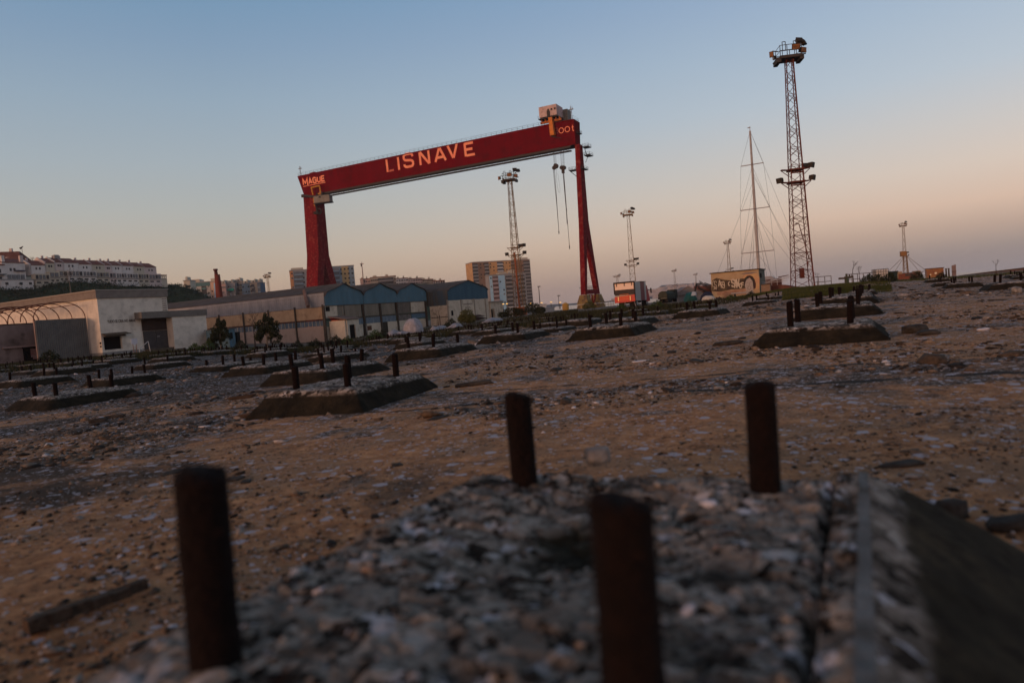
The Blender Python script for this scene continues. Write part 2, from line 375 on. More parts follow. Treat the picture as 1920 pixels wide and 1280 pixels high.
def make_ground():
    a = np.concatenate([np.linspace(-48, 48, 640), np.linspace(48, 312, 60)[1:-1]])   # degrees off the viewing direction
    r = [.25]
    while r[-1] < 60: r.append(r[-1]*1.0095+.002)
    while r[-1] < 9000: r.append(r[-1]*1.045)
    r = np.array(r); na, nr = len(a), len(r)
    A, Rr = np.meshgrid(np.radians(a), r); X = Rr*np.sin(A); Y = Rr*np.cos(A)
    Z = G(X, np.abs(Y))
    v = np.stack([X, Y, Z], -1).reshape(-1, 3)
    v = np.vstack([v, [[0, 0, gz(0, .1)]]])
    i = np.arange(nr-1)[:, None]*na; j = np.arange(na)[None]; jn = (j+1) % na
    f = np.stack([i+j, i+na+j, i+na+jn, i+jn], -1).reshape(-1, 4)
    c = len(v)-1; jj = np.arange(na)
    cap = np.stack([np.full(na, c), jj, (jj+1) % na, (jj+1) % na], -1)
    # cap as triangles: keep one face type by splitting into a second mesh join
    me_f = f
    o = npmesh('ground', v, me_f, ground_material(), None, True)
    return struct(o)
make_ground()
wm = M('river_water', '#3a4650', rough=.12)
wt = npmesh('water', [(-400, 435, -3.6), (6000, 435, -3.6), (6000, 8000, -3.6), (-400, 8000, -3.6)], [(0, 1, 2, 3)], wm); struct(wt)

# ================================================================== FOOTINGS
conc = bpy.data.materials.new('old_concrete'); conc.use_nodes = True
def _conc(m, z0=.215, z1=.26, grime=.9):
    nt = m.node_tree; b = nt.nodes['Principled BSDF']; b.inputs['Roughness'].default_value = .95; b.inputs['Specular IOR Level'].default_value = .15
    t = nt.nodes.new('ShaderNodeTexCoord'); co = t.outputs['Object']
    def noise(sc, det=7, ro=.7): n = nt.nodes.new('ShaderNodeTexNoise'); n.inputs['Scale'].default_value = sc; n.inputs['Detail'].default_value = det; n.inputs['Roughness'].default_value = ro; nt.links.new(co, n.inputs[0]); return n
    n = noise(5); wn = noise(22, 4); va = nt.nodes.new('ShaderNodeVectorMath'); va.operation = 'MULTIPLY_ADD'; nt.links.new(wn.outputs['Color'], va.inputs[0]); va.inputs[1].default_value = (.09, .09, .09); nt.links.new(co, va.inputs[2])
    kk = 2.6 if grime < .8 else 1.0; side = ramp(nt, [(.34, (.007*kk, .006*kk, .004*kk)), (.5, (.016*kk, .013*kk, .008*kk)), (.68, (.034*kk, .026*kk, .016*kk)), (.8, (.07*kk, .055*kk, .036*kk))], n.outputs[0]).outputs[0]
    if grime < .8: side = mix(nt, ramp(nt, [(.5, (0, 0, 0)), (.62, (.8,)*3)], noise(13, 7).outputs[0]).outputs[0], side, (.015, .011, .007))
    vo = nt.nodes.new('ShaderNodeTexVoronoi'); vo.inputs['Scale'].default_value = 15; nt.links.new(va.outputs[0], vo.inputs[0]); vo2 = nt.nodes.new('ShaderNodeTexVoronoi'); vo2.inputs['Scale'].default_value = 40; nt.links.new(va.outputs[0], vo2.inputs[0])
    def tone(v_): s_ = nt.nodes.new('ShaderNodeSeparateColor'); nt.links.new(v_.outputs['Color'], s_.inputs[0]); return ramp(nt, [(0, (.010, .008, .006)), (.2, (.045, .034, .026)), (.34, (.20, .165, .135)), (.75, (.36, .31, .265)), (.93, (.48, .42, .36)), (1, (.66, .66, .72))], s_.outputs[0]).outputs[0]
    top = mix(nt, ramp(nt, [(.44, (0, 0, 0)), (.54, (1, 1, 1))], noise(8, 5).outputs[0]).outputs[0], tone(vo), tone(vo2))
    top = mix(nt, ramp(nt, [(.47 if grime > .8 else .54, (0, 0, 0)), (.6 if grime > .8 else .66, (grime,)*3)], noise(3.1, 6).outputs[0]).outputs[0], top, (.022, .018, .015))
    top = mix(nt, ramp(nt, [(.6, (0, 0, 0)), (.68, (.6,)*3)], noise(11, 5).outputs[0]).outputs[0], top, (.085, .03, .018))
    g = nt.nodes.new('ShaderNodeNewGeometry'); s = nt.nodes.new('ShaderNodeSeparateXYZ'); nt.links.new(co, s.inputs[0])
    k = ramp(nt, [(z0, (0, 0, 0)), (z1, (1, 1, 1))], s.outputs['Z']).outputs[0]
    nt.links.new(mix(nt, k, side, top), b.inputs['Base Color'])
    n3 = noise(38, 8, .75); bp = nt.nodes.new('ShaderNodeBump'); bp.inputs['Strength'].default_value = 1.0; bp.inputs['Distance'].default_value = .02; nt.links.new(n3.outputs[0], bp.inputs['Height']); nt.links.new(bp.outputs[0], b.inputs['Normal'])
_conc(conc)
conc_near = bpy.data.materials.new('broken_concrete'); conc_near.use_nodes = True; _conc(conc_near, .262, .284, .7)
rust = M('dark_rust', (.008, .0035, .003), (.004, .002, .002), sc=26, rough=1.0, c3=(.032, .012, .007), bump=1.0, bsc=70, contrast=(.40, .62))
FW, FL, FHt, FLARE = 1.04, 1.30, .32, .22
def footing_mesh(name, seed, step, wear=1.0, FW=FW, FL=FL, H=FHt):
    x = np.arange(-FW/2-FLARE-.04, FW/2+FLARE+.04+step, step); y = np.arange(-FL/2-FLARE-.04, FL/2+FLARE+.04+step, step)
    X, Y = np.meshgrid(x, y)
    ed = np.maximum(np.abs(X)-FW/2, np.abs(Y)-FL/2)
    ed = ed + .055*wear*fbm(X*2.2+seed*3.1, Y*2.2, seed, 4) + .028*wear*fbm(X*13, Y*13+seed, seed+1, 3)
    pr = np.interp(ed, [-.025, .0, .03, FLARE*.9, FLARE], [1, .97, .90, .08, 0])
    Z = H*pr
    top = np.clip(-ed/.06, 0, 1)
    # broken hollow in the top and crumbled corners
    pit = np.clip(fbm(X*1.6+seed*7, Y*1.6+2, seed+5, 4)*2.2-.1, 0, 1)
    Z -= top*pit*.10*wear*(H/.32)
    Z += (.020*fbm(X*24, Y*24, seed+2, 3)+.030*fbm(X*8, Y*8, seed+3, 3))*(pr > 0)*wear*(.5+.5*top)
    Z = np.where(pr <= 0, -.14, Z) - .02
    v = np.stack([X, Y, Z], -1).reshape(-1, 3); nx, ny = len(x), len(y)
    i = np.arange(ny-1)[:, None]*nx; j = np.arange(nx-1)[None]
    f = np.stack([i+j, i+j+1, i+nx+j+1, i+nx+j], -1).reshape(-1, 4)
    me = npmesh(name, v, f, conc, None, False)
    hf = lambda px, py: float(Z[int(np.clip(round((py-y[0])/step), 0, ny-1)), int(np.clip(round((px-x[0])/step), 0, nx-1))])
    return me, hf
def bolt_mesh(L, r=.0375, near=True, seed=0, top=.004):
    mb = MB(); rr = random.Random(seed); n = 20 if near else 8
    prof = [(-.12, r*.93)]
    if near:
        z = -.02
        while z < L-.012: prof += [(z, r*.955), (z+.0035, r*1.0)]; z += .007
        prof += [(L-.008, r*.97), (L-.002, r*.82), (L+top*.3, r*.55)]
    else: prof += [(L-.01, r), (L, r*.8)]
    for z, q in prof:
        for i in range(n):
            t = 2*pi*i/n; qq = q*(1+rr.uniform(-.02, .02)+(.09*float(fbm(np.array(3+1.4*cos(t)+z*16), np.array(5+1.4*sin(t)+z*9+seed), seed, 3)) if near else 0)); mb.v.append(Vector((qq*cos(t), qq*sin(t), z+((rr.uniform(-.004, .004)+.010*cos(t*1.0+seed)*(.5+.5*sin(2*t+seed))) if z > L-.02 else 0))))
    for k in range(len(prof)-1):
        for i in range(n): j = (i+1) % n; mb.f.append((k*n+i, k*n+j, (k+1)*n+j, (k+1)*n+i))
    mb.f.append(tuple((len(prof)-1)*n+i for i in range(n)))
    return mb
# variants: near ones are finely modelled, far ones coarse
FOOT = {}
def variant(kind):
    if kind in FOOT: return FOOT[kind]
    seed = {'hero': 3, 'b': 8, 'd': 15, 'c': 21, 'm1': 31, 'm2': 37, 'm3': 41, 'f1': 51, 'f2': 57, 'f3': 66}[kind]
    step = {'hero': .0125, 'b': .022, 'd': .03, 'c': .04}.get(kind, .075 if kind[0] == 'm' else .12)
    o, hf = footing_mesh('footing_block', seed, step, {'hero': .8, 'b': 1.2, 'd': 1.6}.get(kind, 1.9))
    FOOT[kind] = (o.data, hf); C.objects.unlink(o); bpy.data.objects.remove(o)
    return FOOT[kind]
BM = {}
def bolt_data(L, near, seed):
    k = (round(L, 3), near, seed)
    if k not in BM:
        o = bolt_mesh(L, .0375, near, seed).build('bolt', rust, None, near); BM[k] = o.data; C.objects.unlink(o); bpy.data.objects.remove(o)
    return BM[k]
BX, BY = .325, .49
def footing(x, y, kind, label, group='bolted concrete footings set out across the yard', lens=None, missing=(), lean=None, rz=None, scale=1.0, hz_=1.0):
    me, hf = variant(kind); z0 = float(G(x, y, False))
    root = thing('concrete_footing', label, 'footing', (x, y, z0), ANG+(rz or 0), group)
    root.scale = (scale, scale, scale)
    o = bpy.data.objects.new('footing_block', me); C.objects.link(o); o.parent = root; o.scale = (1, 1, hz_)
    near = kind in ('hero', 'b', 'd')
    for k, (sx, sy) in enumerate(((-1, -1), (1, -1), (-1, 1), (1, 1))):
        if k in missing: continue
        L = (lens[k] if lens else random.choice((.24, .25, .25, .23, .26)))
        b = bpy.data.objects.new('bolt', bolt_data(L, near, (k+3) if near else 1)); C.objects.link(b); b.parent = root
        hz = hf(sx*BX, sy*BY)
        b.location = (sx*BX, sy*BY, (hz if near else FHt*.9)*hz_)
        ln = lean[k] if lean else (random.uniform(-.03, .03), random.uniform(-.03, .03)) if near else (random.uniform(-.07, .07), random.uniform(-.07, .07))
        b.rotation_euler = (ln[0], ln[1], random.uniform(0, 6))
    return root, hf
def uv2(u_, v_): return U.x*u_+V.x*v_, U.y*u_+V.y*v_
def xy2uv(x, y): return x*U.x+y*U.y, x*V.x+y*V.y
# the nearest footing is modelled finely, in its own slightly skewed frame
HU = Vector((.934, -.357, 0)); HV = Vector((.459, .888, 0)); HC0 = Vector((.0675, 1.3275, 0)); HW, HL, HR = 1.096, 1.292, .44
def worley(x, y, sc, sd):
    """random plateau height per irregular cell, and distance to the cell edge"""
    x = x*sc+.5*fbm(x*sc*.8, y*sc*.8, sd+3, 2); y = y*sc+.5*fbm(x*.8+9, y*sc*.8, sd+5, 2); ix = np.floor(x).astype(np.int64); iy = np.floor(y).astype(np.int64); d1 = np.full(x.shape, 9.); d2 = np.full(x.shape, 9.); h = np.zeros(x.shape)
    for dx in (-1, 0, 1):
        for dy in (-1, 0, 1):
            cx, cy = ix+dx, iy+dy; px = cx+_h(cx, cy, sd); py = cy+_h(cx, cy, sd+1); d = np.hypot(px-x, py-y); hh = _h(cx, cy, sd+2); n_ = d < d1; d2 = np.where(n_, d1, np.minimum(d2, d)); h = np.where(n_, hh, h); d1 = np.where(n_, d, d1)
    return h, d2-d1
def hero_mesh():
    st = .0065; x = np.arange(-HW/2-.26, HW/2+HR+.05, st); y = np.arange(-HL/2-.1, HL/2+.26, st); X, Y = np.meshgrid(x, y)
    ex = np.where(X > 0, (X-HW/2)*.22/HR, -X-HW/2); ed = np.maximum(ex, np.abs(Y)-HL/2)
    ed = ed + .020*fbm(X*3+4, Y*3, 3, 4)+.012*fbm(X*16, Y*16, 4, 3)*(X < HW/2-.06)
    pr = np.where(X < HW/2-.08, np.interp(ed, [-.050, -.036, .0, .02, .21, .22], [1, .86, .82, .74, .06, 0]), np.interp(ed, [-.006, .004, .02, .21, .22], [1, .965, .91, .06, 0])); top = np.clip(-ed/.03, 0, 1)
    h1, e1 = worley(X, Y, 15, 11); h2, e2 = worley(X, Y, 38, 21)
    rel = (h1-.5)*.013+(h2-.5)*.009-np.clip(.12-e1, 0, 1)*.085
    rim = np.clip((HW/2-X)/.05, 0, 1)                       # a smoother cast strip survives along the right edge
    pit = np.exp(-(((X+.02)/.26)**2+((Y-.16)/.34)**2)*1.3)*(.65+.9*fbm(X*5, Y*5, 9, 3))+.35*np.clip(fbm(X*2.6+3, Y*2.6, 15, 4)*3, 0, 1)
    Z = .32*pr + top*(rel*rim*(.6+.8*vn(X*4, Y*4, 8)) - .080*np.clip(pit, 0, 1)*rim) + .022*fbm(X*6, Y*6, 5, 5)*((pr > 0) & (X > HW/2)) + .008*fbm(X*9, Y*9, 5, 4)*(pr > 0)
    Z = np.where(pr <= 0, -.14, Z)-.004
    P = np.stack([HU.x*X+HV.x*Y, HU.y*X+HV.y*Y, Z], -1).reshape(-1, 3); nx, ny = len(x), len(y)
    i = np.arange(ny-1)[:, None]*nx; j = np.arange(nx-1)[None]; f = np.stack([i+j, i+j+1, i+nx+j+1, i+nx+j], -1).reshape(-1, 4)
    hf = lambda px, py: float(Z[int(np.clip(round((py-y[0])/st), 0, ny-1)), int(np.clip(round((px-x[0])/st), 0, nx-1))])
    return P, f, hf
P_, f_, hhf = hero_mesh()
hero = thing('concrete_footing', 'nearest broken concrete footing filling the foreground, four thick rusty bolts standing in it', 'footing', HC0, 0, 'bolted concrete footings set out across the yard')
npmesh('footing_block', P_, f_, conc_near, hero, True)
def hl(a, b, z): q = HU*a+HV*b; return Vector((q.x, q.y, z))
for k, (a_, b_, L_, ln) in enumerate(((-.336, -.508, .305, (.0, .02)), (.294, -.508, .280, (0, 0)), (-.316, .505, .268, (0, .01)), (.316, .505, .276, (.0, -.01)))):
    b = bpy.data.objects.new('bolt', bolt_data(L_, True, 3+k)); C.objects.link(b); b.parent = hero; b.location = hl(a_, b_, .295); b.rotation_euler = (ln[0], ln[1], k*1.3)
fb, _ = footing(-1.77, 7.25, 'b', 'cracked dark footing left of centre with four tall bolts', lens=(.25, .24, .27, .27), hz_=.78, rz=.12, scale=.95)
footing(3.90, 8.55, 'd', 'crumbling footing right of centre, two bolts left and a close pair right', lens=(.30, .27, .31, .29), hz_=.62)
footing(2.15, 14.3, 'c', 'dark trapezoid footing in grey gravel below the red and silver truck', lens=(.25, .25, .25, .25), hz_=.8)
NAMED = {(-2, 1): None}
used = [(-4.6, 5.26), (-.55, 1.23), (-.52, 9.79), (-4.81, 13.63)]
spec = {  # (u, v): (kind, label)
    (-8.2, 8.8): ('m1', 'long footing just behind the cracked one left of centre, pale upper edge'),
    (-8.6, 12.6): ('m2', 'third footing in line behind the cracked one, in the dark crust'),
    (-.5, 13.9): ('m1', 'footing directly behind the crumbling one right of centre'),
    (-.5, 18.7): ('m3', 'second footing behind the crumbling one, flat pale top'),
    (-.5, 24.2): ('m2', 'last footing of the row leading to the green mound'),
    (-4.4, 20.6): ('m2', 'long low footing in gravel below the green tarpaulin heap'),
    (-6.0, 18.4): ('m3', 'low footing behind the dark trapezoid one below the truck'),
    (-8.3, 16.0): ('m1', 'dark footing in gravel in front of the right end of the blue sheds'),
    (3.7, 24.6): ('m3', 'footing at the right edge of the view with broken blocks beside it'),
    (3.6, 35.5): ('m1', 'long footing below the brick breakwater at the right'),
    (-12.8, 7.2): ('m3', 'footing at the far left edge with three short bolts'),
    (-12.6, 11.6): ('m2', 'low dark footing to the left, below the corrugated panel wall'),
}
for (uu, vv), (k, lb) in spec.items():
    x, y = uv2(uu, vv); footing(x, y, k, lb, hz_=.72); used.append((uu, vv))
LAND = [(-60, 'the pink outbuilding'), (66, 'the corrugated wall'), (160, 'the hall hatch'), (240, 'the hall doorway'), (320, 'the hall wing'), (392, 'the blue cabin'), (470, 'the evergreen tree'), (540, 'the ochre shed panels'), (605, 'the first blue gable'), (680, 'the second blue gable'),
        (743, 'the third blue gable'), (799, 'the workshop side wall'), (839, 'the workshop gable'), (914, 'the flat annex'), (950, 'the rusty mast'), (1000, 'the unlit lamp pole'), (1050, 'the yellow silo'), (1085, 'the slender crane leg'), (1130, 'the red truck'), (1212, 'the army truck'),
        (1270, 'the tents'), (1332, 'the graffiti wall'), (1425, 'the workboat'), (1475, 'the tallest mast'), (1525, 'the short railing'), (1570, 'the mooring winch'), (1640, 'the caged tank'), (1680, 'the machinery hut'), (1735, 'the painted hut'), (1782, 'the pinkish pillar'), (1815, 'the left end of the breakwater'), (1870, 'the right end of the breakwater')]
ORD = ['nearest', 'second nearest', 'third nearest', 'fourth nearest', 'fifth nearest', 'sixth nearest', 'seventh nearest', 'eighth nearest', 'ninth nearest', 'tenth nearest', 'eleventh nearest', 'twelfth nearest', 'thirteenth nearest', 'fourteenth nearest', 'fifteenth nearest', 'sixteenth nearest', 'seventeenth nearest', 'eighteenth nearest', 'nineteenth nearest', 'twentieth nearest']
def line_labels(items, fmt):
    """items: (px, Y, object); a label by what stands straight above it in the view and by its order in that line"""
    cl = {}
    for px, Y, o in items:
        k = max(i for i, (a, _) in enumerate(LAND) if px >= a or i == 0); cl.setdefault(k, []).append((Y, o))
    for k, L in cl.items():
        for n_, (Y, o) in enumerate(sorted(L, key=lambda q: q[0])): o['label'] = fmt.format(ORD[min(n_, 19)], LAND[k][1])
cnt = 0; items = []
for i in range(-19, 9):
    for j in range(0, 22):
        uu = -.5+4.1*i+random.uniform(-.45, .45); vv = 1.2+4.35*j+random.uniform(-.7, .7)
        if i % 2: vv += .3
        x, y = uv2(uu, vv)
        if y < 14 or y > 64: continue
        if min((uu-a)**2+(vv-b)**2 for a, b in used) < 6: continue
        px, py = proj((x, y, gz(x, y)+.2))
        if px < -60 or px > 1960: continue
        if 1640 < px < 1860 and y < 30: continue
        if 1180 < px < 1420 and y < 24: continue
        if 1420 < px < 1640 and y > 38: continue
        if px > 1060 and y > 42 or px > 900 and y > 56: continue
        if random.random() < .10: continue
        if y > 48 and px < 400: continue
        mi = tuple(k for k in range(4) if random.random() < .16)
        ls = [random.choice((.24, .25, .25, .23, .26, .27, .17, .12)) for _ in range(4)]
        r_, _ = footing(x, y, random.choice(('m1', 'm2', 'm3')) if y < 28 else random.choice(('f1', 'f2', 'f3')), '', missing=mi, lens=ls, rz=random.uniform(-.06, .06), hz_=random.uniform(.45, .8)); r_.scale = (random.uniform(.82, 1.04),)*2+(random.uniform(.85, 1.0),)
        items.append((px, y, r_)); cnt += 1
for i in range(-20, 2):
    for j in range(3, 16):
        uu = -.5+4.1*i+2.05+random.uniform(-.5, .5); vv = 3.4+4.35*j+random.uniform(-.7, .7); x, y = uv2(uu, vv)
        if y < 23 or y > 62: continue
        px, py = proj((x, y, gz(x, y)+.2))
        if px < -40 or px > 1040 or (y > 47 and px < 400) or random.random() < .25 or px > 900 and y > 54: continue
        r_, _ = footing(x, y, random.choice(('f1', 'f2', 'f3')), '', missing=tuple(k for k in range(4) if random.random() < .15), lens=[random.choice((.24, .26, .22, .15)) for _ in range(4)], rz=random.uniform(-.08, .08), hz_=random.uniform(.35, .6)); r_.scale = (random.uniform(.7, .9),)*2+(1,)
        items.append((px, y, r_)); cnt += 1
line_labels(items, '{} of the plain bolted footings in line below {}')
print('footings', cnt)

# rubble on the nearest footing
n = 800; A_ = np.stack([rng.uniform(-HW/2+.02, HW/2-.07, n), rng.uniform(-HL/2, HL/2-.02, n)], -1)
A_ = A_[vn(A_[:, 0]*5+3, A_[:, 1]*5, 77) > .42]; P = np.array([[*hl(a, b, 0).xy, hhf(a, b)-.001] for a, b in A_])
rub = stone_mat('rubble_stone', [(0, (.014, .011, .008)), (.3, (.08, .064, .05)), (.6, (.22, .185, .155)), (.85, (.32, .28, .24)), (.93, (.16, .08, .05)), (1, (.6, .6, .66))])
o = stones(P, np.exp(rng.normal(-5.0, .45, len(P))), (.25, .6), 'rubble', rub, hero, .5); o['kind'] = 'stuff'; o['label'] = 'broken aggregate and grit lying on the footing top'
mb = MB(); NK = 60
for k in range(NK+1):
    b0 = -HL/2+HL*k/NK; w0 = .030+.010*float(fbm(np.array(b0*9), np.array(1.), 5, 3)); w1 = .004*float(fbm(np.array(b0*14), np.array(6.), 7, 3)); zt = .322+.010*float(fbm(np.array(b0*7), np.array(3.), 6, 3))
    mb.v += [hl(HW/2-w0, b0, .27), hl(HW/2-w0+.004, b0, zt), hl(HW/2-.004+w1, b0, zt-.003), hl(HW/2+.006+w1, b0, .27)]
for k in range(NK):
    for j in range(3): a_ = k*4+j; mb.f.append((a_, a_+4, a_+5, a_+1))
mb.f += [(0, 1, 2, 3), (NK*4+3, NK*4+2, NK*4+1, NK*4)]
mb.build('cast_edge', M('cast_edge_grey', (.10, .095, .09), (.20, .19, .18), sc=9, rough=.95, dirt=((.05, .04, .03), 12, .7), bump=.6), hero)

# ================================================================== LOOSE GRAVEL AND CHIPS (uncountable)
gm_ = stone_mat('gravel_stone', [(0, (.014, .010, .008)), (.3, (.045, .034, .026)), (.55, (.15, .10, .065)), (.75, (.20, .155, .12)), (.93, (.27, .24, .22)), (1, (.5, .5, .55))])
def band_pts(n, y0, y1, mu, sg, fl, nm, pw=1.0, th=.35):
    Y = y0*(y1/y0)**(rng.uniform(0, 1, n)**pw); X = rng.uniform(-.85, .85, n)*Y
    k = (vn(X*.9, Y*.9, 13)+.4*vn(X*4, Y*4, 14)) > th+.25*rng.uniform(0, 1, n)
    X, Y = X[k], Y[k]; P = np.stack([X, Y, G(X, Y)+.004], -1)
    # keep clear of the hero footing
    uu, vv = (X-.085)*U.x+(Y-1.34)*U.y, (X-.085)*V.x+(Y-1.34)*V.y
    k = (np.abs(uu) > FW/2+.2) | (np.abs(vv) > FL/2+.2); P = P[k]
    return P, np.exp(rng.normal(mu, sg, len(P)))
P1, s1 = band_pts(16000, 1.1, 9, -5.05, .55, 0, 'a', th=.56); P2, s2 = band_pts(22000, 5, 26, -4.2, .6, 0, 'b', th=.52); P3, s3 = band_pts(13000, 16, 62, -3.3, .6, 0, 'c', th=.42)
o = stones(np.vstack([P1, P2, P3]), np.concatenate([s1, s2, s3]), (.15, .5), 'gravel', gm_); tag(o, 'loose gravel, paint flakes and concrete chips strewn over the yard', 'gravel', kind='stuff')

# ================================================================== SINGLE PIECES OF DEBRIS
def slab(x, y, lx, ly, lz, rz, label, mat, name='concrete_slab', cat='slab', seed=1, tilt=0.04, rough=.25, zo=0):
    rr = np.random.default_rng(seed); v, f = ico(); 
    # subdivide the icosahedron once and push it towards a box
    vs_ = [tuple(a) for a in v]; cache = {}; ff = []
    def mid(a, b):
        k = (min(a, b), max(a, b))
        if k not in cache: q = (np.array(vs_[a])+np.array(vs_[b]))/2; q /= np.linalg.norm(q); vs_.append(tuple(q)); cache[k] = len(vs_)-1
        return cache[k]
    for a, b, c in f: ab, bc, ca = mid(a, b), mid(b, c), mid(c, a); ff += [(a, ab, ca), (b, bc, ab), (c, ca, bc), (ab, bc, ca)]
    v = np.array(vs_); q = np.sign(v)*np.abs(v)**.5; q *= (1+rr.uniform(-rough, rough*.2, (len(q), 1))); q += rr.uniform(-.13, .13, q.shape)
    q *= np.array([lx/2, ly/2, lz/2]); q[:, 2] += q[:, 0]*tilt+lz*.35
    o = npmesh(name, q, ff, mat); o.location = (x, y, gz(x, y)+zo); o.rotation_euler = (0, 0, rz); tag(o, label, cat)
    return o
dk = M('tarred_concrete', (.020, .017, .015), (.06, .052, .046), sc=8, rough=.95, bump=.8)
pale = M('pale_stone', (.12, .11, .10), (.26, .245, .24), sc=12, rough=.9, bump=.6)
wood = M('weathered_wood', (.028, .018, .012), (.075, .05, .035), sc=5, rough=.9, stretch=(1, 12, 12), bump=.6)
def gxy(px, py, z=0.0):
    g_ = 0.0
    for _ in range(8):
        d = ray(px, py); k = (z+g_-CAMZ)/d.z; p = CP+d*k; g_ = gz(p.x, max(p.y, .1)) if 0 < p.y < 80 else 0
    return p.x, p.y
def pieces():
    L = [ # px, py, length px, height m, label, mat, rz
        (1120, 868, .085, .06, .06, 'pale grey stone perched on the far edge of the nearest footing', pale, .3, 'stone', 'stone', .305),
        (1785, 968, .10, .08, .07, 'black rounded stone by the right flank of the nearest footing', dk, .2, 'stone', 'stone', 0),
        (1912, 990, .22, .07, .05, 'dark elongated stone at the right edge of the photo', dk, .1, 'stone', 'stone', 0),
        (1860, 1040, .14, .08, .025, 'broken grey concrete flake lying beside the nearest footing', dk, -.5, 'concrete_slab', 'slab', 0),
        (1365, 646, .42, .25, .06, 'flat broken slab on the gravel left of the crumbling footing', dk, .1, 'concrete_slab', 'slab', 0),
        (1740, 627, .26, .2, .06, 'small dark slab on the gravel right of the crumbling footing', dk, 0, 'concrete_slab', 'slab', 0),
        (1714, 623, .30, .22, .12, 'dark wedge of concrete fallen from the right end of the crumbling footing', dk, .4, 'concrete_slab', 'slab', 0),
        (1665, 658, .22, .12, .03, 'thin tilted concrete flake in front of the crumbling footing', pale, .3, 'concrete_slab', 'slab', 0),
        (1430, 650, .2, .17, .12, 'dark lump of rubble at the left end of the crumbling footing', dk, .3, 'stone', 'stone', 0),
        (1200, 678, .20, .12, .02, 'white flattened scrap lying on the sand in the middle of the yard', M('white_scrap', '#b8b4b8', rough=.6), .1, 'plastic_scrap', 'litter', 0),
        (1843, 619, .14, .08, .03, 'white scrap on the gravel near the right edge', M('white_scrap', '#b8b4b8', rough=.6), .1, 'plastic_scrap', 'litter', 0),
        (1905, 549, .20, .2, .16, 'pale boulder beside the footing at the right edge', pale, 0, 'stone', 'stone', 0),
        (215, 783, .28, .07, .05, 'short dark baton on the sand, right one of the touching pair at the left', dk, .35, 'timber_baton', 'timber', 0),
        (186, 791, .22, .09, .06, 'short dark baton on the sand, left one of the touching pair at the left', dk, .45, 'timber_baton', 'timber', 0),
        (455, 747, .42, .08, .06, 'dark timber offcut left of the cracked footing', wood, .2, 'timber_baton', 'timber', 0),
        (487, 779, .55, .06, .05, 'long thin timber strip in front of the cracked footing', wood, .25, 'timber_baton', 'timber', 0),
        (890, 722, .5, .1, .05, 'dark strip of tar beyond the right end of the cracked footing', dk, .1, 'tar_strip', 'debris', 0),
        (560, 765, .5, .2, .06, 'grey concrete splinter at the front foot of the cracked footing', pale, .1, 'concrete_slab', 'slab', 0),
        (1690, 872, .2, .08, .02, 'dark scrap of felt on the sand right of the nearest footing', dk, .0, 'felt_scrap', 'litter', 0),
        (850, 619, .6, .4, .2, 'heap of broken pale rubble before the blue sheds', pale, .2, 'rubble_heap', 'rubble', 0),
        (345, 684, .2, .14, .12, 'pale boulder among the left rows below the hall door', pale, .2, 'stone', 'stone', 0),
        (455, 692, .28, .18, .12, 'pale broken lump among the left rows below the blue cabin', pale, .5, 'stone', 'stone', 0),
    ]
    for k, (px, py, lx, ly, lz, lb, mt, rz, nm, ct, zo) in enumerate(L):
        x, y = gxy(px, py, zo); y = min(y, 60) if y > 0 else 50
        slab(x, y, lx, ly, lz, rz, lb, mt, nm, ct, seed=k+2, zo=zo)
pieces()
# the long plank lying in the lower left
mb = MB(); a = Vector((*gxy(50, 1195), 0)); b = Vector((*gxy(275, 1110), 0)); d = (b-a).normalized(); nrm = Vector((-d.y, d.x, 0))
for k in range(6):
    p = a+(b-a)*(k/6); q = a+(b-a)*((k+1)/6); w0 = .022+.006*sin(k*2.1); 
    mb.hexa([p-nrm*w0, q-nrm*w0*1.05, q+nrm*w0, p+nrm*w0], [v_+Vector((0, 0, .032+.005*sin(k+1.0))) for v_ in (p-nrm*w0*.9, q-nrm*w0*.9, q+nrm*w0*.8, p+nrm*w0*.8)])
o = mb.build('timber_plank', wood); tag(o, 'splintered dark plank lying on the sand in the lower left corner', 'timber')
o.location = (0, 0, .012)
# a few dark scraps scattered one by one over the nearer yard, each a loose chunk
chunks = []
for k in range(22):
    x = random.uniform(-.62, .75); y = random.uniform(2.6, 15)**1.0; x *= y
    if abs(x-.1) < 1.1 and y < 3.2: continue
    s_ = random.uniform(.025, .06)*(1+y/7)
    o = slab(x, y, s_*random.uniform(1, 2.4), s_, s_*random.uniform(.15, .3), random.uniform(0, 3), 'small dark chunk of tarred concrete lying loose on the open yard', dk, 'concrete_chunk', 'chunk', seed=k+60)
    o['group'] = 'small dark chunks strewn on the open yard'; chunks.append((proj(o.location)[0], y, o))
line_labels(chunks, '{} of the loose dark chunks in line below {}')

# ================================================================== GANTRY CRANE
red = M('crane_red', (.098, .0018, .005), (.130, .0025, .007), sc=.18, rough=.9, dirt=((.062, .006, .007), .22, .6), spec=.04, stretch=(1, 1, .3))
red_old = M('crane_red_rusted', (.16, .008, .011), (.105, .005, .008), sc=.5, rough=.9, spec=.05, stretch=(1, 1, .35), dirt=((.26, .075, .055), .9, .55))
steel_dk = M('dark_steel', (.03, .028, .028), (.055, .048, .045), sc=2, rough=.7)
orange = M('crane_orange', (.62, .20, .02), (.35, .11, .03), sc=.9, rough=.6)
letter_m = M('faded_letter_paint', (.74, .215, .13), (.84, .34, .19), sc=.35, rough=.7, c3=(.66, .13, .085))
letter_f = M('worn_letter_paint', (.30, .06, .045), (.5, .15, .10), sc=1.2, rough=.7)
cable = M('wire_rope', (.05, .045, .045), (.11, .1, .1), sc=3, rough=.6)
GR = -2.3
PR = at(1076, 223, 260)
cf = Fr(PR.x, PR.y, GR, ANG+R(1.75))
HT = PR.z - GR                                            # top of the girder above the ground
